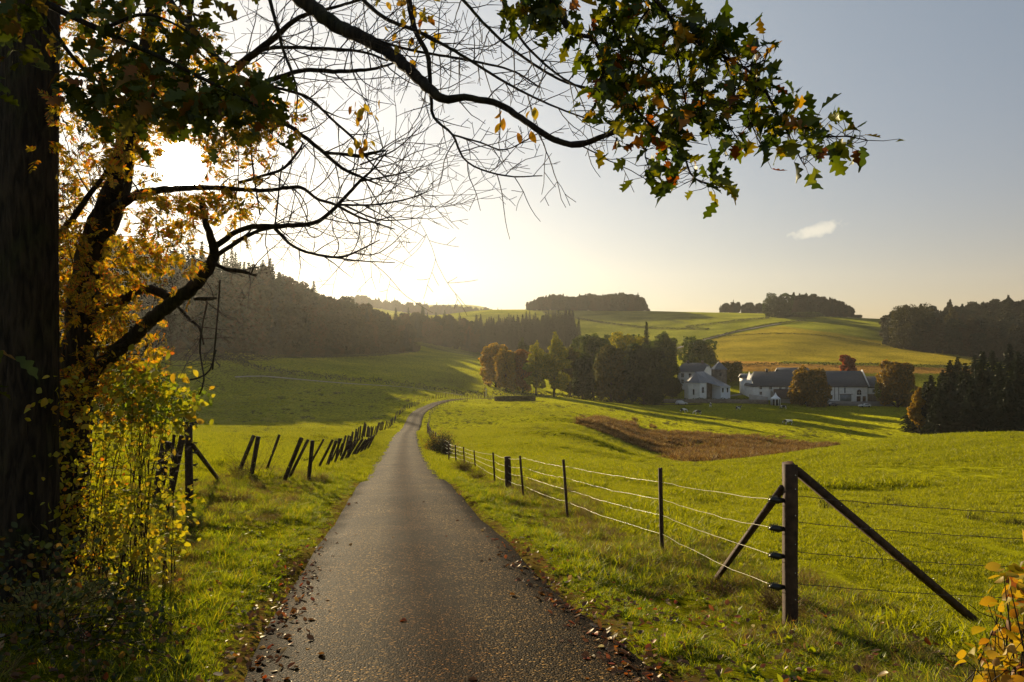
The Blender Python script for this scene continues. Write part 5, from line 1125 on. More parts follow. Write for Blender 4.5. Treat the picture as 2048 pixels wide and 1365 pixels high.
def leaves(pos, ax, nr, L_, shape, rng, curl=0.25, fold=0.25):
    """shape: half width profile along the midrib; each leaf = two strips folded at the midrib"""
    n = len(pos); k = len(shape); t = np.linspace(0, 1, k); w = np.array(shape)
    sd = np.cross(nr, ax); L_ = np.broadcast_to(L_, (n,))[:, None, None]
    cu = rng.uniform(-curl, curl * 2, n)[:, None, None]; fo = rng.uniform(0, fold * 2, n)[:, None, None]
    mid = pos[:, None, :] + ax[:, None, :] * (t[None, :, None] * L_) - nr[:, None, :] * (cu * L_ * (t ** 2)[None, :, None])
    wl = w[None, :, None] * L_ * rng.uniform(0.85, 1.15, n)[:, None, None]
    l = mid + sd[:, None, :] * wl + nr[:, None, :] * wl * fo; r = mid - sd[:, None, :] * wl + nr[:, None, :] * wl * fo
    V = np.stack([mid, l, r], 2).reshape(-1, 3)      # n,k,3,3
    b = np.arange(n)[:, None] * k * 3 + np.arange(k - 1)[None, :] * 3
    q1 = np.stack([b, b + 3, b + 4, b + 1], -1).reshape(-1, 4); q2 = np.stack([b + 3, b, b + 2, b + 5], -1).reshape(-1, 4)
    return V, np.concatenate([q1, q2])
tt = np.linspace(0, 1, 23)
OAKSH = np.maximum(0.30 * np.sin(math.pi * np.clip(tt, 0, 1) ** 0.85) ** 0.75 * (1 + 0.36 * np.sin(tt * 2 * math.pi * 3.3 - 1.0) + 0.06 * np.sin(tt * 2 * math.pi * 6.6 + 0.5)), 0.008); OAKSH[0] = 0.01; OAKSH[-1] = 0.03
OVALSH = 0.36 * np.sin(math.pi * np.linspace(0.02, 0.99, 6)) ** 0.8
LEAFLET = 0.20 * np.sin(math.pi * np.linspace(0.03, 0.98, 4)) ** 0.8
def pinnate(pos, rng, L0=(0.13, 0.2), droop=0.5, pairs=6):
    n = len(pos); ax, nr = leaf_frame(n, rng, droop); L_ = rng.uniform(L0[0], L0[1], n); sd = np.cross(nr, ax); Pp = []; Aa = []; Nn = []; Ll = []
    for j in range(pairs):
        t = (j + 1.3) / (pairs + 0.7)
        for s_ in (-1, 1):
            Pp.append(pos + ax * (L_ * t)[:, None] - nr * (0.3 * L_ * t * t)[:, None]); a = sd * s_ * 0.85 + ax * 0.55 - nr * 0.15 * rng.uniform(0, 2, n)[:, None]; Aa.append(a / np.linalg.norm(a, axis=1)[:, None]); Nn.append(nr); Ll.append(L_ * 0.36 * (0.75 + 0.5 * math.sin(math.pi * t)))
    Pp.append(pos + ax * L_[:, None] - nr * (0.3 * L_)[:, None]); Aa.append(ax); Nn.append(nr); Ll.append(L_ * 0.32)
    return leaves(np.concatenate(Pp), np.concatenate(Aa), np.concatenate(Nn), np.concatenate(Ll), LEAFLET, rng)
def trace(L_): return np.array([P3(a[0], a[1], a[2]) for a in L_]), np.array([a[3] / F * a[2] / 2 for a in L_])
def resample(P_, r, step, rng, wob=0.0):
    d = np.concatenate([[0], np.cumsum(np.linalg.norm(np.diff(P_, axis=0), axis=1))]); C_ = catmull3(P_, r, step)
    Q, rr = C_[:, :3], C_[:, 3]
    if wob: Q = Q + rng.normal(0, 1, Q.shape) * (rr[:, None] * wob)
    return Q, rr
def catmull3(P_, r, step):
    A_ = np.column_stack([P_, r]); A_ = np.vstack([2 * A_[0] - A_[1], A_, 2 * A_[-1] - A_[-2]]); out = []
    for i in range(1, len(A_) - 2):
        p0, p1, p2, p3 = A_[i - 1:i + 3]; n = max(2, int(np.linalg.norm((p2 - p1)[:3]) / step)); t = (np.arange(n) / n)[:, None]
        out.append(0.5 * ((2 * p1) + (-p0 + p2) * t + (2 * p0 - 5 * p1 + 4 * p2 - p3) * t ** 2 + (-p0 + 3 * p1 - 3 * p2 + p3) * t ** 3))
    out.append(A_[-2][None]); o = np.concatenate(out); o[:, 3] = np.maximum(o[:, 3], 0.001); return o
TW_ORG = [np.zeros(3)]
def near_sun(p, rad=52):  # twigs are left out of this disc, a gap shaped as sun glare
    q = p + TW_ORG[0]; return math.hypot(CU + F * q[0] / max(q[1], 0.1) - 362, HV - F * q[2] / max(q[1], 0.1) - 332) < rad
def twig(mb, p, d, L_, r, lev, rng, up=0.15, tips=None, kids=1.0, flat=0.55):
    if near_sun(p): return
    n = max(4, int(L_ / 0.055)); pts = [p]; d = d / np.linalg.norm(d); ds = [d]
    bend = rng.normal(0, 1, 3) * [1, flat, 1] * 0.13
    for i in range(n):
        d = d + bend * (0.6 if i < n / 2 else -0.3) + rng.normal(0, 0.085, 3) * [1, flat, 1] + np.array([0, 0, up * 0.12]); d /= np.linalg.norm(d)
        pts.append(pts[-1] + d * L_ / n); ds.append(d)
    rad = np.linspace(r, max(0.0020, r * 0.35), n + 1); mb.tube(pts, rad, 5 if r > 0.006 else 3, cap=False)
    if tips is not None: tips.extend(pts[1::2])
    if lev > 0:
        m = max(1, int(rng.poisson(L_ * (7.0 if lev > 1 else 9.0) * kids))); side = rng.choice([-1, 1])
        for j in range(m):
            f = 0.12 + 0.83 * (j + rng.uniform(0, 0.9)) / m; i = min(n - 1, int(f * n)); side = -side; dd = ds[i]
            perp = np.cross(dd, np.array([0.1 * rng.normal(), 1, 0.1 * rng.normal()])); perp /= np.linalg.norm(perp) + 1e-9; perp = perp * side + rng.normal(0, 0.35, 3)
            nd = dd * 0.85 + perp * 0.8; LL = L_ * (1 - 0.6 * f) * rng.uniform(0.28, 0.55) + 0.03
            if LL > 0.03: twig(mb, pts[i], nd, LL, max(0.0023, rad[i] * 0.66), lev - 1, rng, up, tips, kids, flat)
def dress(mb, P_, r, rng, spacing, L0, lev=2, start=0.15, up=0.15, tips=None, kids=1.0, rt=0.0042, updown=None, bias=None):
    seg = np.linalg.norm(np.diff(P_, axis=0), axis=1); cum = np.concatenate([[0], np.cumsum(seg)]); s = cum[-1] * start; side = 1
    while s < cum[-1]:
        i = min(len(P_) - 2, np.searchsorted(cum, s)); t = P_[min(i + 1, len(P_) - 1)] - P_[i]; t /= np.linalg.norm(t) + 1e-9; side = -side
        perp = np.cross(t, [0.1 * rng.normal(), 1, 0.1 * rng.normal()]); perp = perp / (np.linalg.norm(perp) + 1e-9) * side + rng.normal(0, 0.4, 3) * [1, 0.8, 1]
        d = t * rng.uniform(0.5, 1.1) + perp * 0.9
        if bias is not None: d = d + np.array(bias) * rng.uniform(0, 1)
        twig(mb, P_[i], d, L0 * rng.uniform(0.35, 1.2), min(rt, max(r[i] * 0.7, 0.0022)), lev, rng, up, tips, kids); s += spacing * rng.uniform(0.5, 1.5)
def pxpoly(poly, n, Yr, rng, zmin=None):
    poly = np.array(poly, float); out = []
    u0, v0 = poly.min(0); u1, v1 = poly.max(0)
    while len(out) < n:
        u = rng.uniform(u0, u1, n * 2); v = rng.uniform(v0, v1, n * 2); k = inpoly(u, v, poly); Y = rng.uniform(Yr[0], Yr[1], n * 2)
        out.extend(np.column_stack([(u - CU) / F * Y, Y, (HV - v) / F * Y])[k].tolist())
    return np.array(out[:n])
def clump(c, n_cl, per, rad, rng):
    """group points in clumps so gaps stay open"""
    i = rng.choice(len(c), n_cl, replace=False) if n_cl < len(c) else np.arange(len(c)); cc = c[i]; return (cc[:, None, :] + rng.normal(0, rad, (len(cc), per, 3))).reshape(-1, 3)
def mesh_obj(name, V, Q, mat, parent, smooth=False): o = bpy.data.objects.new(name, np_mesh(name, V, [Q], smooth, [mat])); link(o, parent); return o
# ---------------------------------------------------------------- the oak
def oak():
    rng = np.random.RandomState(21); bx, by = px2(44, 7.3), 7.3; bz = g1(bx, by); e = empty('oak_tree', (bx, by, bz)); o = np.array([bx, by, bz]); TW_ORG[0] = o; tag(e, 'thick dark oak trunk at the left edge with limb reaching over the lane', 'tree')
    P_, r = trace([(36, 1235, 7.3, 190), (38, 1170, 7.3, 150), (42, 1050, 7.3, 130), (46, 900, 7.3, 120), (52, 700, 7.3, 113), (56, 400, 7.3, 104), (60, 200, 7.3, 101), (64, 0, 7.3, 98), (66, -300, 7.3, 92), (70, -700, 7.3, 60)]); P_[0, 2] = bz - 0.3
    Q, rr = resample(P_, r, 0.12, rng); mb = MB(); k = 72
    a = np.arange(k) * 2 * math.pi / k; V = []
    for q, rad, i in zip(Q, rr, range(len(Q))):
        f = 1 + 0.03 * np.sin(a * 5 + i * 0.05) + 0.028 * np.abs(np.sin(a * 11 + 1.3 * np.sin(i * 0.21) + 0.8 * np.sin(i * 0.47 + a * 3))) + 0.018 * np.abs(np.sin(a * 17 + 1.1 * np.sin(i * 0.33 + 2))) + rng.normal(0, 0.004, k) + (0.12 * np.sin(a * 4 + 1) if q[2] < bz + 0.5 else 0) * max(0, 1 - (q[2] - bz) / 0.5)
        V.append(np.column_stack([q[0] + np.cos(a) * rad * f, q[1] + np.sin(a) * rad * f, np.full(k, q[2])]))
    V = np.concatenate(V); i = np.arange(len(Q) - 1)[:, None] * k; j = np.arange(k)[None, :]; mb.add(V - o, [np.stack([i + j, i + (j + 1) % k, i + k + (j + 1) % k, i + k + j], -1).reshape(-1, 4)]); mb.build('trunk', M_TRUNK, e, True)
    # the long limb over the lane
    limbs = MB(); tw = MB(); tips = []
    A_ = [(64, -380, 7.3, 60), (200, -330, 7.0, 48), (400, -180, 6.6, 40), (560, -40, 6.2, 33), (610, 5, 6.0, 31), (680, 55, 5.8, 29), (770, 100, 5.5, 25), (830, 150, 5.2, 23), (880, 196, 5.0, 19), (930, 195, 4.9, 14), (1000, 210, 4.8, 14), (1060, 250, 4.6, 13), (1110, 280, 4.5, 13), (1160, 290, 4.4, 12), (1200, 275, 4.3, 11), (1240, 262, 4.2, 8), (1266, 255, 4.2, 4)]
    B_ = [(640, -200, 5.9, 16), (790, -60, 5.5, 13), (830, 60, 5.4, 11), (855, 110, 5.3, 10), (862, 190, 5.2, 7), (868, 235, 5.2, 6), (905, 270, 5.1, 5), (935, 325, 5, 4), (1010, 352, 5, 3.4), (1085, 352, 5, 2.2)]
    R1 = [(905, 270, 5.1, 4), (960, 285, 5.0, 3.4), (1010, 300, 4.9, 2.8), (1075, 268, 4.8, 2.2)]
    R2 = [(690, -40, 5.6, 9), (760, 30, 5.4, 8), (850, 70, 5.2, 7), (930, 115, 5.0, 6), (1010, 165, 4.9, 5), (1100, 210, 4.8, 4), (1180, 240, 4.7, 3)]
    R3 = [(900, -30, 5.2, 7), (980, 60, 5.0, 6), (1040, 110, 4.9, 5.5), (1120, 160, 4.8, 5), (1190, 180, 4.7, 3.5)]
    R4 = [(990, -40, 4.9, 8), (1030, 60, 4.8, 6), (1080, 120, 4.7, 5), (1140, 165, 4.6, 4), (1230, 205, 4.5, 3)]
    R5 = [(700, 60, 5.7, 6), (800, 95, 5.4, 5.5), (930, 120, 5.2, 5), (1020, 140, 5.1, 4), (1080, 175, 5.0, 3)]
    R6 = [(760, 95, 5.5, 8), (720, 140, 5.6, 7), (660, 143, 5.7, 6), (600, 140, 5.8, 5)]
    for L_, sp, l0, lv in ((A_, 0.16, 0.55, 2), (B_, 0.10, 0.40, 2), (R1, 0.10, 0.2, 1), (R2, 0.09, 0.38, 2), (R3, 0.09, 0.38, 2), (R4, 0.10, 0.35, 2), (R5, 0.10, 0.4, 2)):
        P_, r = trace(L_); Q, rr = resample(P_, r, 0.05, rng, 0.10); limbs.tube(Q - o, rr, 8); dress(tw, Q - o, rr, rng, sp, l0, lv, 0.25 if L_ is A_ else 0.1, 0.1, kids=0.6, rt=0.0052)
    limbs.build('limb', M_TRUNK, e, True); tw.build('twigs', M_TWIG, e)
    # leafy oak branch upper right
    ob = MB(); pts = []
    for L_ in ([(640, -330, 5.2, 20), (900, -200, 4.4, 17), (1060, -60, 3.9, 15), (1110, 15, 3.8, 14), (1144, 66, 3.7, 12), (1180, 75, 3.7, 9), (1201, 101, 3.65, 8), (1206, 145, 3.6, 6), (1195, 198, 3.6, 4), (1179, 229, 3.6, 3)],
               [(1100, -160, 3.7, 14), (1230, -60, 3.6, 11), (1311, 0, 3.55, 10), (1346, 44, 3.5, 9), (1381, 70, 3.5, 8), (1408, 97, 3.45, 8), (1447, 114, 3.45, 7), (1487, 136, 3.4, 6), (1522, 167, 3.4, 6), (1544, 207, 3.4, 6), (1566, 246, 3.4, 5), (1610, 255, 3.4, 4), (1654, 273, 3.4, 4), (1689, 273, 3.4, 3), (1735, 281, 3.4, 2)],
               [(1201, 101, 3.65, 7), (1240, 160, 3.6, 6), (1269, 215, 3.55, 6), (1289, 237, 3.5, 5), (1315, 264, 3.5, 5), (1364, 308, 3.5, 4), (1381, 347, 3.5, 4), (1403, 365, 3.5, 3), (1440, 376, 3.5, 2)],
               [(1408, 97, 3.45, 5), (1414, 132, 3.45, 4), (1408, 167, 3.45, 4), (1403, 211, 3.45, 4), (1417, 268, 3.45, 2)],
               [(1346, 44, 3.5, 5), (1355, 123, 3.5, 5), (1364, 176, 3.5, 4), (1373, 229, 3.5, 4), (1350, 290, 3.5, 3)],
               [(1522, 167, 3.4, 4), (1500, 230, 3.4, 3), (1525, 300, 3.4, 2)], [(1566, 246, 3.4, 4), (1592, 300, 3.4, 3), (1608, 330, 3.4, 2)],
               [(1269, 215, 3.55, 4), (1240, 235, 3.55, 4), (1215, 265, 3.55, 3)], [(1230, -60, 3.6, 6), (1225, 40, 3.6, 5), (1250, 110, 3.6, 4), (1310, 150, 3.6, 4), (1335, 200, 3.6, 3)],
               [(1311, 0, 3.55, 5), (1270, 60, 3.6, 4), (1262, 120, 3.6, 3), (1280, 180, 3.6, 2)], [(1381, 70, 3.5, 4), (1420, 60, 3.5, 4), (1450, 95, 3.5, 3)], [(1487, 136, 3.4, 4), (1530, 120, 3.4, 3), (1535, 95, 3.4, 2)],
               [(1447, 114, 3.45, 4), (1470, 180, 3.4, 4), (1455, 240, 3.4, 3), (1480, 285, 3.4, 2)], [(1060, -60, 3.9, 8), (1080, 0, 3.8, 6), (1060, 40, 3.8, 4)], [(1315, 264, 3.5, 4), (1290, 300, 3.5, 3), (1300, 345, 3.5, 2)]):
        P_, r = trace(L_); Q, rr = resample(P_, r, 0.03, rng, 0.12); ob.tube(Q - o, rr, 6)
        w = (Q[:, 2] < (HV + 40) / F * Q[:, 1]) & (Q[:, 0] > px2(1060, 3.8)); q = Q[w]
        dens = np.repeat(q, 5, axis=0); pts.append(dens)
    ob.build('leafy_limb', M_TRUNK, e, True)
    pts = np.concatenate(pts); sel = rng.choice(len(pts), min(len(pts), 820), replace=False); base = pts[sel]
    off = np.clip(rng.normal(0, 1, base.shape), -1.6, 1.6) * [0.055, 0.07, 0.048]; tp = base + off; st = MB()
    for a_, b_ in zip(base, tp): st.tube([a_ - o, (a_ + b_) / 2 - o + rng.normal(0, 0.008, 3), b_ - o], [0.0022, 0.0018, 0.0012], 3, cap=False)
    st.build('twigs', M_TWIG, e)
    ax, nr = leaf_frame(len(tp), rng, 0.55); off2 = off / (np.linalg.norm(off, axis=1)[:, None] + 1e-9); ax = ax * 0.7 + off2 * 0.8; ax /= np.linalg.norm(ax, axis=1)[:, None]; nr -= (nr * ax).sum(1)[:, None] * ax; nr /= np.linalg.norm(nr, axis=1)[:, None]
    V, Qd = leaves(tp - o, ax, nr, rng.uniform(0.05, 0.105, len(tp)), OAKSH, rng, 0.45, 0.35); mesh_obj('leaves', V, Qd, M_OAK, e)
    # small leafy spray on the top middle and single leaves on the bare limb
    c = pxpoly([(990, -40), (1100, -40), (1095, 40), (1030, 60), (985, 10)], 45, (3.7, 4.0), rng); ax, nr = leaf_frame(len(c), rng, 0.9); V, Qd = leaves(c - o, ax, nr, rng.uniform(0.07, 0.12, len(c)), OAKSH, rng); mesh_obj('leaves', V, Qd, M_OAK, e)
    c = np.concatenate([pxpoly([(760, -20), (860, -20), (880, 60), (830, 150), (770, 60)], 40, (5.0, 5.6), rng), pxpoly([(680, 190), (760, 200), (750, 240), (700, 235)], 12, (5.2, 5.4), rng), pxpoly([(690, 270), (750, 280), (745, 310), (700, 300)], 14, (5.2, 5.4), rng), pxpoly([(930, 200), (1160, 200), (1160, 280), (960, 280)], 7, (4.7, 4.9), rng)])
    ax, nr = leaf_frame(len(c), rng, 1.4); V, Qd = leaves(c - o, ax, nr, rng.uniform(0.05, 0.085, len(c)), OVALSH * 0.8, rng); mesh_obj('leaves', V, Qd, M_BEECH, e)
    # dark near foliage upper left
    ml = MB()
    for L_ in ([(-200, -150, 5.0, 20), (60, -10, 4.9, 16), (200, 60, 4.8, 12), (330, 120, 4.7, 9), (450, 180, 4.6, 7), (540, 225, 4.6, 4)], [(60, -10, 4.9, 10), (150, 120, 4.9, 8), (230, 190, 4.9, 5)], [(200, 60, 4.8, 8), (300, 30, 4.8, 6), (420, 90, 4.7, 4)]):
        P_, r = trace(L_); Q, rr = resample(P_, r, 0.06, rng, 0.1); ml.tube(Q - o, rr, 6)
    ml.build('limb', M_TRUNK, e, True)
    cl = [([(-60, -60), (300, -60), (310, 60), (250, 200), (120, 180), (100, 60), (-60, 120)], 34), ([(280, 90), (430, 110), (440, 200), (330, 230), (280, 200)], 16), ([(480, 155), (550, 170), (560, 235), (500, 250), (470, 200)], 12), ([(110, 170), (300, 190), (300, 270), (180, 260)], 10), ([(330, 190), (480, 190), (480, 230), (350, 240)], 10), ([(300, -40), (480, -40), (440, 100), (310, 80)], 7), ([(-80, 60), (30, 80), (20, 170), (-80, 200)], 5)]
    pts = np.concatenate([clump(pxpoly(pl, n * 3, (4.2, 5.4), rng), n, 9, 0.075, rng) for pl, n in cl]); pu = CU + F * pts[:, 0] / pts[:, 1]; pv = HV - F * pts[:, 2] / pts[:, 1]; pts = pts[np.hypot(pu - 362, pv - 332) > 75]  # oak leaves cut away around the sun to stand for its glare
    c = pxpoly([(-60, 670), (40, 690), (60, 760), (-20, 790), (-80, 750)], 14, (3.6, 3.9), rng); pts = np.concatenate([pts, c])
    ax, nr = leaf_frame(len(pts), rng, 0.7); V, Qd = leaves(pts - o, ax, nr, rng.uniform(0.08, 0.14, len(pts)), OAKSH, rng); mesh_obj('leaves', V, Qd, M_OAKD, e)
oak()
# ---------------------------------------------------------------- the rowan beside it, with the bare fan of branches
def rowan():
    rng = np.random.RandomState(33); bx, by = px2(128, 8.6), 8.6; bz = g1(bx, by); e = empty('rowan_tree', (bx, by, bz)); o = np.array([bx, by, bz]); TW_ORG[0] = o; tag(e, 'leaning rowan with golden leaves and bare twigs fanning before the sun', 'tree')
    tb = MB()
    TR = [(118, 1190, 8.6, 100), (125, 1080, 8.6, 84), (140, 900, 8.5, 76), (155, 760, 8.5, 68), (165, 620, 8.4, 60), (180, 520, 8.3, 55), (205, 450, 8.2, 56), (235, 370, 8.1, 48), (255, 280, 8, 38), (275, 180, 7.9, 28), (300, 80, 7.8, 20), (330, -60, 7.7, 15), (350, -250, 7.6, 8)]
    P_, r = trace(TR); P_[0, 2] = bz - 0.3; Q, rr = resample(P_, r, 0.12, rng, 0.05); tb.tube(Q - o, rr, 14, jit=0.07, rng=rng); tb.build('trunk', M_TRUNK, e, True)
    lb = MB(); tw = MB()
    J = [(150, 770, 8.5, 34), (220, 715, 8.0, 30), (280, 660, 7.7, 28), (315, 630, 7.5, 27), (355, 598, 7.4, 27), (400, 560, 7.3, 24), (428, 512, 7.2, 21), (422, 475, 7.1, 16), (406, 430, 7.05, 12), (404, 395, 7.0, 9)]
    K = [(170, 640, 8.4, 20), (238, 606, 7.9, 19), (268, 585, 7.7, 18), (300, 578, 7.6, 18), (335, 593, 7.5, 18), (374, 590, 7.4, 18)]
    big = [J, K,
      [(260, 230, 8, 22), (320, -60, 7.6, 18)], [(268, 215, 8, 20), (345, 150, 7.4, 16), (372, 90, 7.2, 13), (388, -60, 7, 10)],
      [(215, 425, 8.1, 22), (270, 392, 7.8, 18), (330, 380, 7.5, 14), (420, 376, 7.2, 10), (519, 381, 7.0, 8), (556, 379, 6.9, 7.5), (601, 375, 6.8, 7), (634, 398, 6.7, 6), (667, 408, 6.6, 5.5), (708, 430, 6.6, 5), (735, 441, 6.5, 4), (790, 459, 6.5, 2)],
      [(103, 495, 8.2, 13), (150, 430, 8.0, 12), (180, 388, 7.9, 10), (225, 330, 7.9, 8)], [(160, 700, 8.4, 10), (250, 690, 7.7, 7), (100, 690, 8.2, 6)][:2],
      [(300, -200, 7.4, 18), (330, -20, 7.2, 17), (385, 60, 7.0, 16), (440, 125, 6.9, 15), (465, 141, 6.8, 18), (500, 115, 6.7, 15), (550, 75, 6.6, 12), (600, 35, 6.5, 9), (680, 12, 6.4, 6), (760, -15, 6.3, 4)],
      [(505, 108, 6.7, 9), (540, 97, 6.6, 8), (610, 96, 6.5, 7), (688, 100, 6.4, 6), (733, 106, 6.3, 5), (775, 122, 6.2, 4)],
      [(420, 215, 7.0, 11), (500, 178, 6.8, 10), (544, 160, 6.7, 10), (610, 141, 6.6, 9), (667, 143, 6.5, 9), (729, 141, 6.4, 7), (774, 131, 6.3, 5), (810, 118, 6.2, 3)],
      [(532, -30, 6.5, 8), (556, 61, 6.4, 7), (567, 102, 6.4, 6), (593, 176, 6.3, 4), (593, 228, 6.3, 2)],
      [(500, 170, 6.8, 7), (560, 178, 6.7, 6), (618, 197, 6.6, 6), (667, 242, 6.5, 5), (708, 279, 6.5, 5), (737, 320, 6.4, 4), (778, 363, 6.4, 2.5)],
      [(470, 190, 6.9, 9), (556, 238, 6.7, 9), (605, 271, 6.6, 8.5), (647, 305, 6.6, 8), (683, 336, 6.5, 7), (728, 357, 6.5, 5), (765, 373, 6.5, 2.5)],
      [(647, 306, 6.6, 7), (680, 308, 6.5, 6), (716, 312, 6.5, 8), (741, 307, 6.5, 7), (772, 301, 6.5, 3)],
      [(433, 492, 7.2, 13), (478, 461, 7.1, 11), (515, 453, 7.0, 11), (556, 453, 6.9, 10), (626, 447, 6.8, 9), (659, 426, 6.7, 8), (691, 394, 6.7, 7), (720, 363, 6.6, 6), (749, 336, 6.6, 4), (776, 300, 6.6, 2.5)],
      [(430, 515, 7.2, 10), (474, 484, 7.1, 9), (515, 463, 7.0, 8), (560, 452, 6.9, 8)],
      [(550, 458, 6.9, 7), (585, 492, 6.8, 6), (626, 508, 6.8, 5.5), (675, 515, 6.7, 5), (708, 506, 6.7, 4), (760, 480, 6.7, 2)], [(640, 510, 6.8, 4), (708, 521, 6.7, 3), (790, 526, 6.7, 1.6)],
      [(675, 410, 6.6, 5), (749, 410, 6.5, 4), (815, 398, 6.5, 3), (864, 380, 6.5, 1.6)], [(690, 412, 6.6, 4), (760, 440, 6.5, 3), (845, 436, 6.5, 1.6)],
      [(720, 363, 6.6, 4), (790, 350, 6.5, 3), (850, 330, 6.5, 1.6)], [(720, 330, 6.5, 4), (790, 300, 6.4, 3), (845, 250, 6.4, 1.6)],
      [(480, 365, 7.1, 7), (540, 348, 6.9, 6), (569, 336, 6.9, 6), (597, 303, 6.8, 5), (606, 285, 6.8, 3)],
      [(425, 525, 7.2, 8), (455, 540, 7.1, 8), (485, 543, 7.1, 8), (512, 552, 7.0, 4)], [(390, 598, 7.4, 8), (420, 598, 7.3, 8), (434, 596, 7.3, 4)],
      [(358, 615, 7.4, 6), (380, 640, 7.3, 6), (398, 655, 7.3, 5), (408, 690, 7.3, 3)]]
    for n_, L_ in enumerate(big):
        P_, r = trace(L_); Q, rr = resample(P_, r, 0.05, rng, 0.10); lb.tube(Q - o, rr, 8)
        if n_ in (0, 1): dress(tw, Q - o, rr, rng, 0.16, 0.6, 2, 0.35, -0.6, kids=0.6, bias=(0.2, 0, -0.5))
        elif n_ >= 4: dress(tw, Q - o, rr, rng, 0.13, 0.9 if n_ in (4, 14, 18, 19, 20, 21) else 0.72, 2, 0.28, 0.25, kids=0.52, rt=0.0062, bias=(0.45, 0, 0.12))
    # wiry verticals and hanging shoots
    for L_ in ([(550, 450), (556, 400), (561, 350), (566, 330)], [(520, 430), (505, 330), (498, 240)], [(440, 560), (436, 620), (430, 690), (425, 740)], [(415, 600), (400, 690), (408, 760), (398, 790)], [(380, 760), (400, 755), (420, 740), (432, 700)]):
        P_, r = trace([(a, b, 7.0, 3.5) for a, b in L_]); Q, rr = resample(P_, r, 0.05, rng); lb.tube(Q - o, rr, 4); dress(tw, Q - o, rr, rng, 0.12, 0.25, 1, 0.1, 0.0, rt=0.003)
    lb.build('limb', M_TRUNK, e, True)
    inner = MB()
    for q in range(46):
        s = rng.randint(8, len(TR) * 0 + 60); P_, r = trace(TR); Q, rr = resample(P_, r, 0.12, rng); i = rng.randint(10, len(Q) - 6); d = np.array([rng.uniform(-1, 1), rng.uniform(-0.6, 0.6), rng.uniform(-0.1, 0.9)]); twig(inner, Q[i] - o, d, rng.uniform(0.8, 1.9), 0.007, 2, rng, 0.1, kids=0.5)
    inner.build('branches', M_TWIG, e); tw.build('twigs', M_TWIG, e)
    R_ = [([(95, 180), (330, 200), (470, 230), (560, 260), (500, 320), (300, 330), (110, 330)], 80, (6.0, 8.8)), ([(95, 330), (250, 330), (300, 440), (240, 560), (100, 560)], 48, (8.0, 9.0)), ([(300, 380), (480, 350), (535, 400), (440, 430), (330, 420)], 30, (6.0, 7.5)), ([(250, 380), (400, 400), (380, 520), (300, 600), (230, 560)], 36, (6.2, 8.6)), ([(95, 540), (240, 560), (330, 650), (300, 760), (95, 780)], 50, (8.4, 9.1)), ([(100, 560), (240, 570), (320, 680), (300, 820), (110, 860)], 48, (7.4, 8.2)), ([(110, 430), (200, 440), (210, 600), (110, 600)], 22, (7.4, 8.2)), ([(110, 0), (300, 0), (420, 60), (430, 110), (340, 200), (130, 170)], 55, (6.0, 8.6)), ([(420, 90), (540, 200), (560, 260), (470, 250)], 16, (6, 7)), ([(-120, 60), (12, 80), (12, 620), (-120, 620)], 60, (8, 9.5))]
    pts = np.concatenate([clump(pxpoly(pl, n * 3, Yr, rng), n, 6, 0.11, rng) for pl, n, Yr in R_]); pu = CU + F * pts[:, 0] / pts[:, 1]; pv = HV - F * pts[:, 2] / pts[:, 1]; pts = pts[np.hypot(pu - 362, pv - 332) > 62]; V, Qd = pinnate(pts - o, rng, (0.09, 0.14)); mesh_obj('leaves', V, Qd, M_ROWAN, e)  # rowan leaves cut away around the sun to stand for its glare
rowan()
# ---------------------------------------------------------------- undergrowth
def shrub(name, label, base_uY, regions, mat, seed, leaf=(0.03, 0.06), stems=30, shape=OVALSH, cat='shrub', droop=0.4, srad=0.008):
    rng = np.random.RandomState(seed); x, y, z = at(*base_uY); e = empty(name, (x, y, z)); o = np.array([x, y, z]); TW_ORG[0] = o; tag(e, label, cat); allp = []
    for pl, n, per, Yr, rad in regions: allp.append(clump(pxpoly(pl, n * 2, Yr, rng), n, per, rad, rng))
    pts = np.concatenate(allp); gzz = gz(pts[:, 0], pts[:, 1]); pts = pts[pts[:, 2] > gzz + 0.02]
    st = MB(); tg = pts[rng.choice(len(pts), stems, replace=len(pts) < stems)]
    for t in tg:
        f = np.array([x + (t[0] - x) * 0.35 + rng.normal(0, 0.12), y + (t[1] - y) * 0.35 + rng.normal(0, 0.12), 0]); f[2] = g1(f[0], f[1]) - 0.05; m = f * 0.4 + t * 0.6; m[:2] = f[:2] * 0.62 + t[:2] * 0.38; d = t - m
        st.tube(np.array([f, f * 0.6 + m * 0.4 + rng.normal(0, 0.02, 3), m, t]) - o, [srad, srad * 0.8, srad * 0.55, srad * 0.25], 4, cap=False)
        twig(st, m - o, d + rng.normal(0, 0.3, 3), 0.5 * np.linalg.norm(d) + 0.15, srad * 0.4, 1, rng, 0.1, kids=0.8)
    st.build('stems', M_TWIG, e); ax, nr = leaf_frame(len(pts), rng, droop); V, Qd = leaves(pts - o, ax, nr, rng.uniform(leaf[0], leaf[1], len(pts)), shape, rng); mesh_obj('leaves', V, Qd, mat, e); return e
shrub('hazel_shrub', 'yellow leaved shrub growing between the oak trunk and the stakes', (230, 8.0), [([(95, 760), (330, 740), (400, 800), (380, 860), (330, 900), (360, 1000), (375, 1080), (330, 1160), (230, 1180), (100, 1130)], 235, 7, (6.8, 8.8), 0.10), ([(330, 780), (405, 800), (380, 840), (335, 860)], 16, 7, (7, 7.6), 0.05), ([(200, 980), (370, 990), (350, 1120), (220, 1160)], 60, 8, (6.6, 7.6), 0.08)], M_YELLOW, 41, (0.035, 0.085), 20)
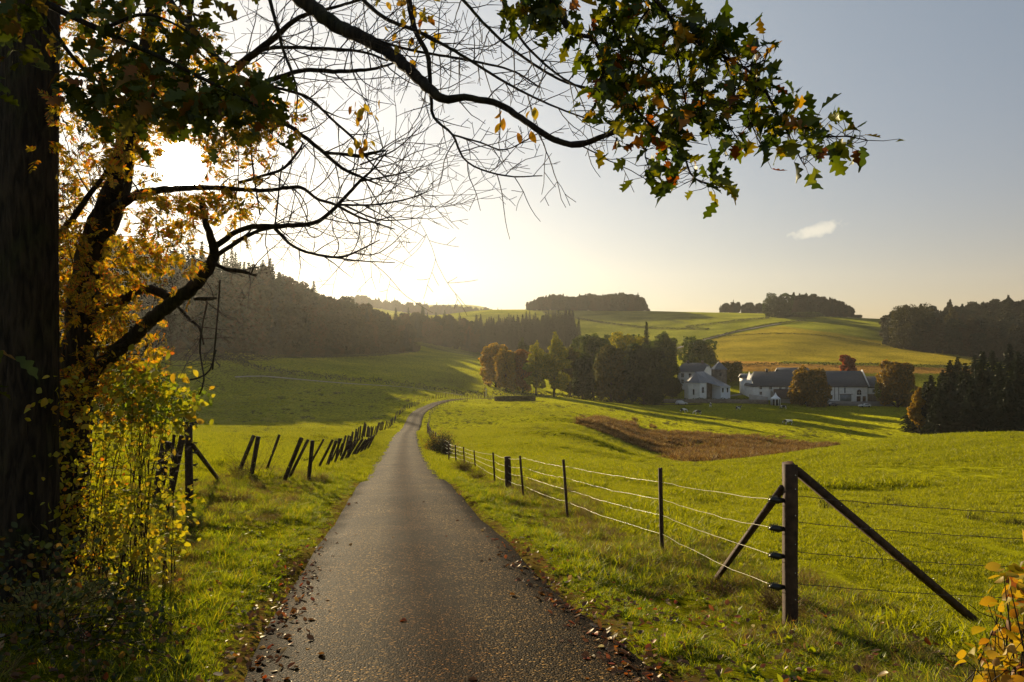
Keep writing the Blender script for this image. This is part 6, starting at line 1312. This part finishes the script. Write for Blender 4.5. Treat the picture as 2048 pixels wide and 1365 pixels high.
shrub('spindle_shrub', 'orange and red leaved shrub pressed against the rowan trunk', (170, 8.6), [([(95, 620), (280, 620), (330, 720), (300, 900), (230, 960), (95, 1000)], 85, 7, (7.5, 8.7), 0.10), ([(95, 1000), (230, 960), (240, 1080), (110, 1180)], 60, 7, (7.4, 8.4), 0.07)], M_ROWAN, 43, (0.03, 0.06), 30)
shrub('green_sapling', 'leafy green yellow sapling shoots hanging right of the rowan', (290, 8.2), [([(240, 720), (330, 760), (410, 790), (400, 830), (300, 840), (230, 800)], 60, 7, (7.2, 8.2), 0.06)], leafmat('lime_shoots', [(0.0, (0.09, 0.13, 0.012)), (0.5, (0.18, 0.22, 0.015)), (1.0, (0.32, 0.30, 0.02))], 0.55, tgain=(1, 1.05, 0.4)), 45, (0.04, 0.08), 14)
shrub('hedge_undergrowth', 'dark brambly undergrowth at the foot of the oak', (80, 6.4), [([(-60, 1060), (120, 1080), (270, 1170), (360, 1260), (400, 1400), (-60, 1400)], 300, 7, (5.0, 7.0), 0.08)], leafmat('shade_darkened_bramble_leaves', [(0.0, (0.02, 0.035, 0.006)), (0.6, (0.04, 0.05, 0.008)), (0.9, (0.10, 0.04, 0.01)), (1.0, (0.25, 0.15, 0.02))], 0.35), 47, (0.03, 0.06), 34)  # bramble colours darkened for the shade below the oak
shrub('beech_sapling', 'golden orange leaved sapling in the bottom right corner', (2010, 3.55), [([(2015, 1150), (2070, 1130), (2070, 1400), (1965, 1400), (1955, 1300), (1980, 1260), (2000, 1200)], 40, 8, (3.3, 3.9), 0.045)], M_BEECH, 49, (0.04, 0.075), 16)
# fern fronds at the foot of the trunk
def fern():
    rng = np.random.RandomState(51); x, y, z = at(88, 6.2); e = empty('fern', (x, y, z)); tag(e, 'pale fern fronds at the foot of the oak trunk', 'fern'); mb = MB(); P_ = []; A_ = []; N_ = []; L_ = []
    for k in range(9):
        a = rng.uniform(0, 6.28); p = np.zeros(3); d = np.array([math.cos(a) * 0.5, math.sin(a) * 0.5, 1.0]); d /= np.linalg.norm(d); pts = [p]
        for i in range(16): d = d + np.array([math.cos(a) * 0.03, math.sin(a) * 0.03, -0.09]); d /= np.linalg.norm(d); pts.append(pts[-1] + d * 0.042)
        mb.tube(pts, np.linspace(0.004, 0.001, 17), 3, cap=False); sd = np.array([-math.sin(a), math.cos(a), 0.0])
        for i in range(3, 17):
            l = 0.13 * math.sin(math.pi * (i - 1) / 17) + 0.01
            for s_ in (-1, 1):
                for q in range(4): P_.append(pts[i] + sd * s_ * l * q / 4); A_.append((pts[i] - pts[i - 1]) / 0.042 + sd * s_ * 0.5); N_.append(np.cross(sd, A_[-1]) * 1.0); L_.append(l * 0.3)
        for _ in (0,): pass
    mb.build('frond_stems', M_TWIG, e); P_ = np.array(P_); A_ = np.array(A_); A_ /= np.linalg.norm(A_, axis=1)[:, None]; N_ = np.array(N_); N_ /= np.linalg.norm(N_, axis=1)[:, None]
    V, Qd = leaves(P_, A_, N_, np.array(L_) + 0.012, LEAFLET * 1.3, rng); mesh_obj('fronds', V, Qd, leafmat('pale_fern', [(0, (0.12, 0.13, 0.03)), (1, (0.25, 0.22, 0.06))], 0.5), e)
fern()
print('foreground', round(time.time() - T0, 1))
# ================================================================ GRASS, LITTER, WEEDS
M_BLADE = leafmat('verge_grass_blades', [(0.0, (0.065, 0.105, 0.006)), (0.4, (0.18, 0.225, 0.008)), (0.75, (0.34, 0.35, 0.010)), (0.94, (0.36, 0.28, 0.02)), (1.0, (0.30, 0.19, 0.05))], 0.6, gloss=0.025, rough=0.45, tgain=(1.0, 1.0, 0.35))
M_FIELDB = leafmat('pasture_grass_blades', [(0.0, (0.12, 0.14, 0.005)), (0.5, (0.265, 0.278, 0.007)), (1.0, (0.40, 0.37, 0.010))], 0.6, gloss=0.02, rough=0.45, tgain=(1.0, 1.0, 0.3))
M_DRY = leafmat('dry_straw_grass', [(0.0, (0.10, 0.055, 0.02)), (0.5, (0.18, 0.11, 0.035)), (1.0, (0.26, 0.18, 0.07))], 0.4)
M_RUST = leafmat('rust_brown_bracken', [(0.0, (0.05, 0.024, 0.009)), (0.4, (0.17, 0.078, 0.026)), (0.75, (0.30, 0.155, 0.05)), (1.0, (0.40, 0.30, 0.09))], 0.4)
def tuft(nb, rad, h, w, lean, rng, seg=2):
    a = rng.uniform(0, 6.283, nb); r = rad * np.sqrt(rng.uniform(0, 1, nb)); p = np.column_stack([np.cos(a) * r, np.sin(a) * r, np.full(nb, -0.01)])
    b = rng.uniform(0, 6.283, nb); le = rng.uniform(0.1, 1, nb) * lean; d = np.column_stack([np.cos(b) * le, np.sin(b) * le, np.ones(nb)]); hh = h * rng.uniform(0.45, 1.15, nb); ww = w * rng.uniform(0.6, 1.2, nb)
    c = rng.uniform(0, 6.283, nb); sd = np.column_stack([np.cos(c), np.sin(c), np.zeros(nb)]) * ww[:, None] / 2
    m = p + d * (hh * 0.5)[:, None]; t = p + d * hh[:, None] + np.column_stack([np.cos(b) * le * hh * 0.7, np.sin(b) * le * hh * 0.7, -hh * 0.25 * le])
    V = np.stack([p - sd, p + sd, m + sd * 0.8, m - sd * 0.8, t], 1).reshape(-1, 3); i = np.arange(nb) * 5
    return V, [np.stack([i, i + 1, i + 2, i + 3], 1), np.stack([i + 3, i + 2, i + 4], 1)]
rg = np.random.RandomState(61)
def tproto(nm, n, mat, **k): return [(nm, np_mesh(nm, *tuft(rng=rg, **k), False, [mat])) for _ in range(n)]
COLL_GRASS = proto_collection('grass_prototypes', tproto('a_verge', 5, M_BLADE, nb=48, rad=0.075, h=0.080, w=0.0075, lean=1.0) + tproto('b_long', 3, M_BLADE, nb=46, rad=0.07, h=0.14, w=0.008, lean=0.9) + tproto('c_field', 5, M_FIELDB, nb=60, rad=0.14, h=0.055, w=0.007, lean=0.9) + tproto('d_clump', 4, M_FIELDB, nb=90, rad=0.28, h=0.12, w=0.016, lean=0.9) + tproto('e_dry', 3, M_DRY, nb=60, rad=0.10, h=0.17, w=0.004, lean=1.1) + tproto('f_far', 3, M_FIELDB, nb=110, rad=0.8, h=0.20, w=0.045, lean=1.0) + tproto('g_rush', 3, leafmat('dark_rush_blades', [(0, (0.02, 0.03, 0.005)), (0.6, (0.05, 0.055, 0.008)), (1, (0.10, 0.07, 0.02))], 0.3), nb=60, rad=0.28, h=0.26, w=0.014, lean=0.9))
def rosette(nl, L_, rng):
    ax = np.column_stack([np.cos(np.arange(nl) * 2.4), np.sin(np.arange(nl) * 2.4), rng.uniform(0.2, 0.9, nl)]); ax /= np.linalg.norm(ax, axis=1)[:, None]; nr = np.tile([0, 0, 1.0], (nl, 1)) + rng.normal(0, 0.1, (nl, 3)); nr -= (nr * ax).sum(1)[:, None] * ax; nr /= np.linalg.norm(nr, axis=1)[:, None]
    V, Q = leaves(np.zeros((nl, 3)), ax, nr, L_ * rng.uniform(0.6, 1.1, nl), OVALSH * 0.75, rng, 0.5, 0.3); return V, [Q]
COLL_WEED = proto_collection('weed_prototypes', [('a_rosette', np_mesh('rosette', *rosette(8, 0.055, rg), False, [M_BLADE])) for _ in range(3)] + [('b_rosette', np_mesh('rosette', *rosette(11, 0.075, rg), False, [M_BLADE])) for _ in range(2)])
def polar(n, r0, r1, a0=-44, a1=44, seed=0, pw=2.0):
    r_ = np.random.RandomState(seed); r = (r_.uniform(r0 ** pw, r1 ** pw, n)) ** (1 / pw); a = R(1) * r_.uniform(a0, a1, n); return np.column_stack([r * np.sin(a), r * np.cos(a)])
def grass():
    r_ = np.random.RandomState(71); X = []; pk = []; sc = []
    def add(p, pick, s): X.append(p); pk.append(pick); sc.append(s)
    def dist(p): return road_near(p[:, 0], p[:, 1])[0]
    def cover(p): return fbm(p[:, 0] * 1.1, p[:, 1] * 1.1, 12)
    # verges
    p = polar(60000, 3.4, 26, seed=1, pw=1.15); d = dist(p); k = (d > RHW - 0.03 - 0.10 * r_.uniform(0, 1, len(p))) & (d < RHW + 3.4); p = p[k]; d = d[k]; c = cover(p)
    pick = np.where(r_.uniform(0, 1, len(p)) < 0.12 + 0.12 * (c > 0.5), 5 + r_.randint(0, 3, len(p)), r_.randint(0, 5, len(p)))
    s = np.clip(0.72 + 0.38 * c + 0.45 * fbm(p[:, 0] * 3.3, p[:, 1] * 3.3, 31), 0.22, 1.7) * np.clip((d - RHW + 0.2) / 0.6, 0.35, 1.0) * (1 + np.linalg.norm(p, axis=1) / 40)
    dry = (r_.uniform(0, 1, len(p)) < 0.10 * (d > RHW + 0.9)); pick = np.where(dry, 17 + r_.randint(0, 3, len(p)), pick); add(p, pick, np.clip(s, 0.2, 1.9))
    # far verges
    p = polar(16000, 26, 110, a0=-22, a1=8, seed=2, pw=1.0); d = dist(p); k = (d > RHW - 0.05) & (d < RHW + 2.6); p = p[k]; add(p, 13 + r_.randint(0, 4, len(p)), np.full(len(p), 1.1))
    # pasture
    p = polar(52000, 5.0, 30, seed=3, pw=1.0); d = dist(p); k = d > RHW + 2.6; p = p[k]; c = cover(p * 0.7); pick = np.where(c > 0.75, 13 + r_.randint(0, 4, len(p)), 8 + r_.randint(0, 5, len(p))); add(p, pick, np.clip(0.75 + 0.3 * c + 0.4 * fbm(p[:, 0] * 2.1, p[:, 1] * 2.1, 33) + np.linalg.norm(p, axis=1) / 30, 0.35, 2.2))
    p = polar(42000, 28, 110, seed=4, pw=1.0); d = dist(p); c = cover(p * 0.35); k = (d > RHW + 2.3); p = p[k]; add(p, 13 + r_.randint(0, 4, len(p)), np.clip(0.7 + 0.4 * c[k] + np.linalg.norm(p, axis=1) / 80, 0.5, 2.0))
    p = polar(36000, 90, 300, seed=5, pw=1.0); d = dist(p); c = cover(p * 0.12); k = (d > RHW + 2.3); p = p[k]; add(p, 20 + r_.randint(0, 3, len(p)), np.clip(0.5 + 0.4 * c[k], 0.4, 1.2))
    p = polar(7000, 14, 230, seed=6, pw=0.9); d = dist(p); c = cover(p * 0.25) + 0.4 * cover(p * 0.9); k = (d > RHW + 2.0) & (c > 0.35); p = p[k]; add(p, 23 + r_.randint(0, 3, len(p)), r_.uniform(0.4, 1.1, len(p)) * (0.6 + np.linalg.norm(p, axis=1) / 110))
    P_ = np.concatenate(X); pk_ = np.concatenate(pk); s = np.concatenate(sc); n = len(P_)
    # grass thinned under the trees so the corner reads as dark shade
    k = ~((P_[:, 0] < -1.9 - 0.6 * (P_[:, 1] - 4.6)) & (P_[:, 1] < 9) & (r_.uniform(0, 1, n) < 0.82)); P_ = P_[k]; pk_ = pk_[k]; s = s[k]; n = len(P_)
    z = gz(P_[:, 0], P_[:, 1]); dd = np.hypot(P_[:, 0], P_[:, 1]); z = z - 0.01
    S = np.column_stack([s * r_.uniform(0.85, 1.15, n), s * r_.uniform(0.85, 1.15, n), s * r_.uniform(0.7, 1.25, n)])
    scatter('grass', np.column_stack([P_, z]), np.column_stack([r_.normal(0, 0.12, n), r_.normal(0, 0.12, n), r_.uniform(0, 6.28, n)]), S, pk_, COLL_GRASS, 'rough green verge and pasture grass', None)
grass()
def verge_weeds():
    r_ = np.random.RandomState(75); p = polar(2200, 3.4, 22, seed=15, pw=1.1); d = road_near(p[:, 0], p[:, 1])[0]; k = (d > RHW + 0.05) & (d < RHW + 3.2) & (fbm(p[:, 0] * 0.9, p[:, 1] * 0.9, 17) > -0.1); p = p[k]; n = len(p); z = gz(p[:, 0], p[:, 1])
    scatter('ground_cover', np.column_stack([p, z + 0.02]), np.column_stack([r_.normal(0, 0.2, n), r_.normal(0, 0.2, n), r_.uniform(0, 6.28, n)]), r_.uniform(0.5, 1.3, n), r_.randint(0, 5, n), COLL_WEED, 'broad leaved weeds among the verge grass', None)
verge_weeds()
# rust brown bracken in the hollow
COLL_BR = proto_collection('bracken_prototypes', tproto('a_br', 4, M_RUST, nb=60, rad=0.5, h=0.85, w=0.09, lean=0.9) + tproto('b_br', 2, M_DRY, nb=60, rad=0.5, h=0.6, w=0.03, lean=0.7))
def bracken():
    r_ = np.random.RandomState(81); pts = []
    X = r_.uniform(5, 85, 30000); Y = r_.uniform(84, 190, 30000); Z = gz(X, Y); U = CU + F * X / Y; V = HV - F * Z / Y + 6 * 1.0 * fbm(X * 0.25, Y * 0.25, 5) + r_.normal(0, 4, 30000) * (r_.uniform(0, 1, 30000) < 0.25); k = inpoly(U, V, BRACK) & (fbm(X * 0.3, Y * 0.3, 8) + 0.5 * fbm(X * 0.9, Y * 0.9, 18) > -0.35); X = X[k]; Y = Y[k]; Z = Z[k]; n = len(X)
    m = min(n, 4200); X, Y, Z = X[:m], Y[:m], Z[:m]; n = m; pick = np.where(r_.uniform(0, 1, n) < 0.2, 4 + r_.randint(0, 2, n), r_.randint(0, 4, n)); s = r_.uniform(0.6, 1.3, n) * (1 + 0.25 * fbm(X * 0.3, Y * 0.3, 2))
    scatter('bracken', np.column_stack([X, Y, Z - 0.05]), np.column_stack([0 * X, 0 * X, r_.uniform(0, 6.28, n)]), s, pick, COLL_BR, 'rust brown bracken filling the hollow', None)
bracken()
# fallen leaves
M_LIT = leafmat('fallen_autumn_leaves', [(0.0, (0.05, 0.025, 0.012)), (0.35, (0.11, 0.045, 0.018)), (0.6, (0.20, 0.09, 0.03)), (0.8, (0.30, 0.05, 0.015)), (0.92, (0.34, 0.18, 0.04)), (1.0, (0.42, 0.36, 0.28))], 0.35, gloss=0.035, rough=0.45)
def litter():
    r_ = np.random.RandomState(91); p = polar(26000, 3.4, 20, a0=-34, a1=36, seed=11, pw=1.1); d, _, sd, _ = road_near(p[:, 0], p[:, 1]); rr = np.hypot(p[:, 0], p[:, 1])
    prob = 1.2 * np.exp(-((d - RHW + 0.10) / 0.22) ** 2) * np.clip(1.7 - rr / 8, 0.05, 1) + 0.35 * ((d > RHW) & (d < RHW + 2.5)) * np.clip(1.35 - rr / 9, 0, 1) + 0.004 * (d < RHW - 0.2) + 0.25 * ((sd < 0) & (d > RHW + 1) & (rr < 9))
    k = r_.uniform(0, 1, len(p)) < prob; p = p[k]; d = d[k]; n = len(p); z = gz(p[:, 0], p[:, 1]); on = d < RHW; dr, rz_, _, _ = road_near(p[:, 0], p[:, 1]); z = np.where(on, rz_ + 0.035 * (1 - (d / RHW) ** 2) + 0.022, z + r_.uniform(0.01, 0.07, n))
    pos = np.column_stack([p, z]); ax = r_.normal(0, 1, (n, 3)) * [1, 1, 0.15]; ax /= np.linalg.norm(ax, axis=1)[:, None]; nr = np.tile([0, 0, 1.0], (n, 1)) + r_.normal(0, 0.25, (n, 3)); nr -= (nr * ax).sum(1)[:, None] * ax; nr /= np.linalg.norm(nr, axis=1)[:, None]
    V, Q = leaves(pos, ax, nr, r_.uniform(0.03, 0.075, n), OVALSH, r_, -0.35, 0.45); o = bpy.data.objects.new('fallen_leaves', np_mesh('fallen_leaves', V, [Q], False, [M_LIT])); link(o); tag(o, 'brown and red fallen leaves along the lane edges', None, None, 'stuff')
litter()
# single weeds and bushes by the fences
def weed(name, u, v, h, spread, n, mat, label, seed, cat='plant', leaf=(0.02, 0.04), nl=60, lev=1, up=0.3, r=0.003, y0=4):
    rng = np.random.RandomState(seed); x, y, z = hit(u, v, y0); e = empty(name, (x, y, z)); TW_ORG[0] = np.array([x, y, z]); tag(e, label, cat); mb = MB(); tips = []
    for k in range(n):
        a = rng.uniform(0, 6.28); d = np.array([math.cos(a) * spread, math.sin(a) * spread, 1.0]); twig(mb, np.array([rng.normal(0, 0.06 * h), rng.normal(0, 0.06 * h), -0.03]), d, h * rng.uniform(0.55, 1.1), r, lev, rng, up, tips, kids=0.9)
    mb.build('stems', M_TWIG if mat is not M_DRY else M_DRY, e)
    t = np.array(tips); t = t[rng.choice(len(t), min(nl, len(t)), replace=False)]; ax, nr = leaf_frame(len(t), rng, 0.3); V, Q = leaves(t, ax, nr, rng.uniform(leaf[0], leaf[1], len(t)), OVALSH, rng); mesh_obj('leaves', V, Q, mat, e); return e
weed('thorn_bush', 872, 905, 1.9, 0.55, 60, M_BEECH, 'twiggy brown thorn bush hiding the fence at the bend', 1, 'bush', (0.05, 0.10), 700, 2, 0.2, 0.010, 20)
weed('thorn_bush', 890, 912, 1.5, 0.6, 44, M_HEDGE, 'lower green brown bush beside the thorn bush at the bend', 2, 'bush', (0.05, 0.10), 600, 2, 0.2, 0.008, 20)
weed('dry_grass_tussock', 928, 945, 0.75, 0.6, 110, M_DRY, 'reddish dry tussock below the far fence posts', 3, 'tussock', (0.03, 0.07), 260, 1, -0.4, 0.004)
weed('dry_grass_tussock', 955, 962, 0.55, 0.7, 70, M_DRY, 'smaller straw tussock right of the reddish one', 4, 'tussock', (0.03, 0.05), 120, 1, -0.4, 0.004)
weed('dead_weed', 1222, 1090, 0.42, 0.9, 26, M_DRY, 'brown dead weed sprawling left of the second fence post', 5, 'weed', (0.015, 0.03), 60, 2, -0.3, 0.0025)
weed('green_weed', 1378, 1120, 0.42, 0.3, 6, M_BLADE, 'upright green weed near the foot of the short brace', 6, 'weed', (0.02, 0.04), 60, 1, 0.4, 0.003)
weed('tall_weed', 512, 965, 1.35, 0.10, 3, M_FIELDB, 'tall thin weed stalk standing among the leaning stakes', 7, 'weed', (0.03, 0.06), 40, 1, 0.5, 0.005)
weed('arching_weed', 522, 968, 1.5, 0.35, 3, M_FIELDB, 'arching seed stalk leaning right from the stakes', 8, 'weed', (0.03, 0.06), 50, 1, -0.5, 0.005)
weed('thorn_sprig', 478, 962, 0.75, 0.8, 22, M_DRY, 'small tangled brown sprig at the foot of the first leaning stakes', 9, 'weed', (0.015, 0.03), 50, 2, 0.1, 0.004)
weed('verge_tussock', 470, 1010, 0.40, 1.2, 120, M_DRY, 'shaggy brown tussock below the leaning stakes', 10, 'tussock', (0.02, 0.04), 150, 1, -0.6, 0.003)
weed('post_tussock', 1560, 1225, 0.35, 1.1, 120, M_DRY, 'straw tussock around the foot of the corner post', 11, 'tussock', (0.01, 0.02), 30, 1, -0.6, 0.0022)
weed('brace_tussock', 1450, 1190, 0.30, 1.1, 90, M_DRY, 'yellowish tussock beside the end of the short brace', 12, 'tussock', (0.01, 0.02), 30, 1, -0.6, 0.0022)
print('grass', round(time.time() - T0, 1))
# ================================================================ HAZE
def build_haze():
    m, N, L = newmat('evening_haze')
    o = N('ShaderNodeOutputMaterial'); v = N('ShaderNodeVolumePrincipled'); L(v.outputs[0], o.inputs['Volume'])
    v.inputs['Color'].default_value = (*HAZE_COL, 1); v.inputs['Density'].default_value = HAZE_DENSITY; v.inputs['Anisotropy'].default_value = HAZE_ANISO
    zlo = float(GZ.min()) - 1.0; zhi = max(float(GZ.max()) + 40.0, 60.0)
    b = MB().box((0, 0, (zlo + zhi) / 2), (6400, 6400, zhi - zlo))
    h = b.build('haze', m); tag(h, 'thin golden evening haze filling the valley', 'haze', None, 'stuff')
if HAZE_DENSITY > 0: build_haze()
print('done', round(time.time() - T0, 1))
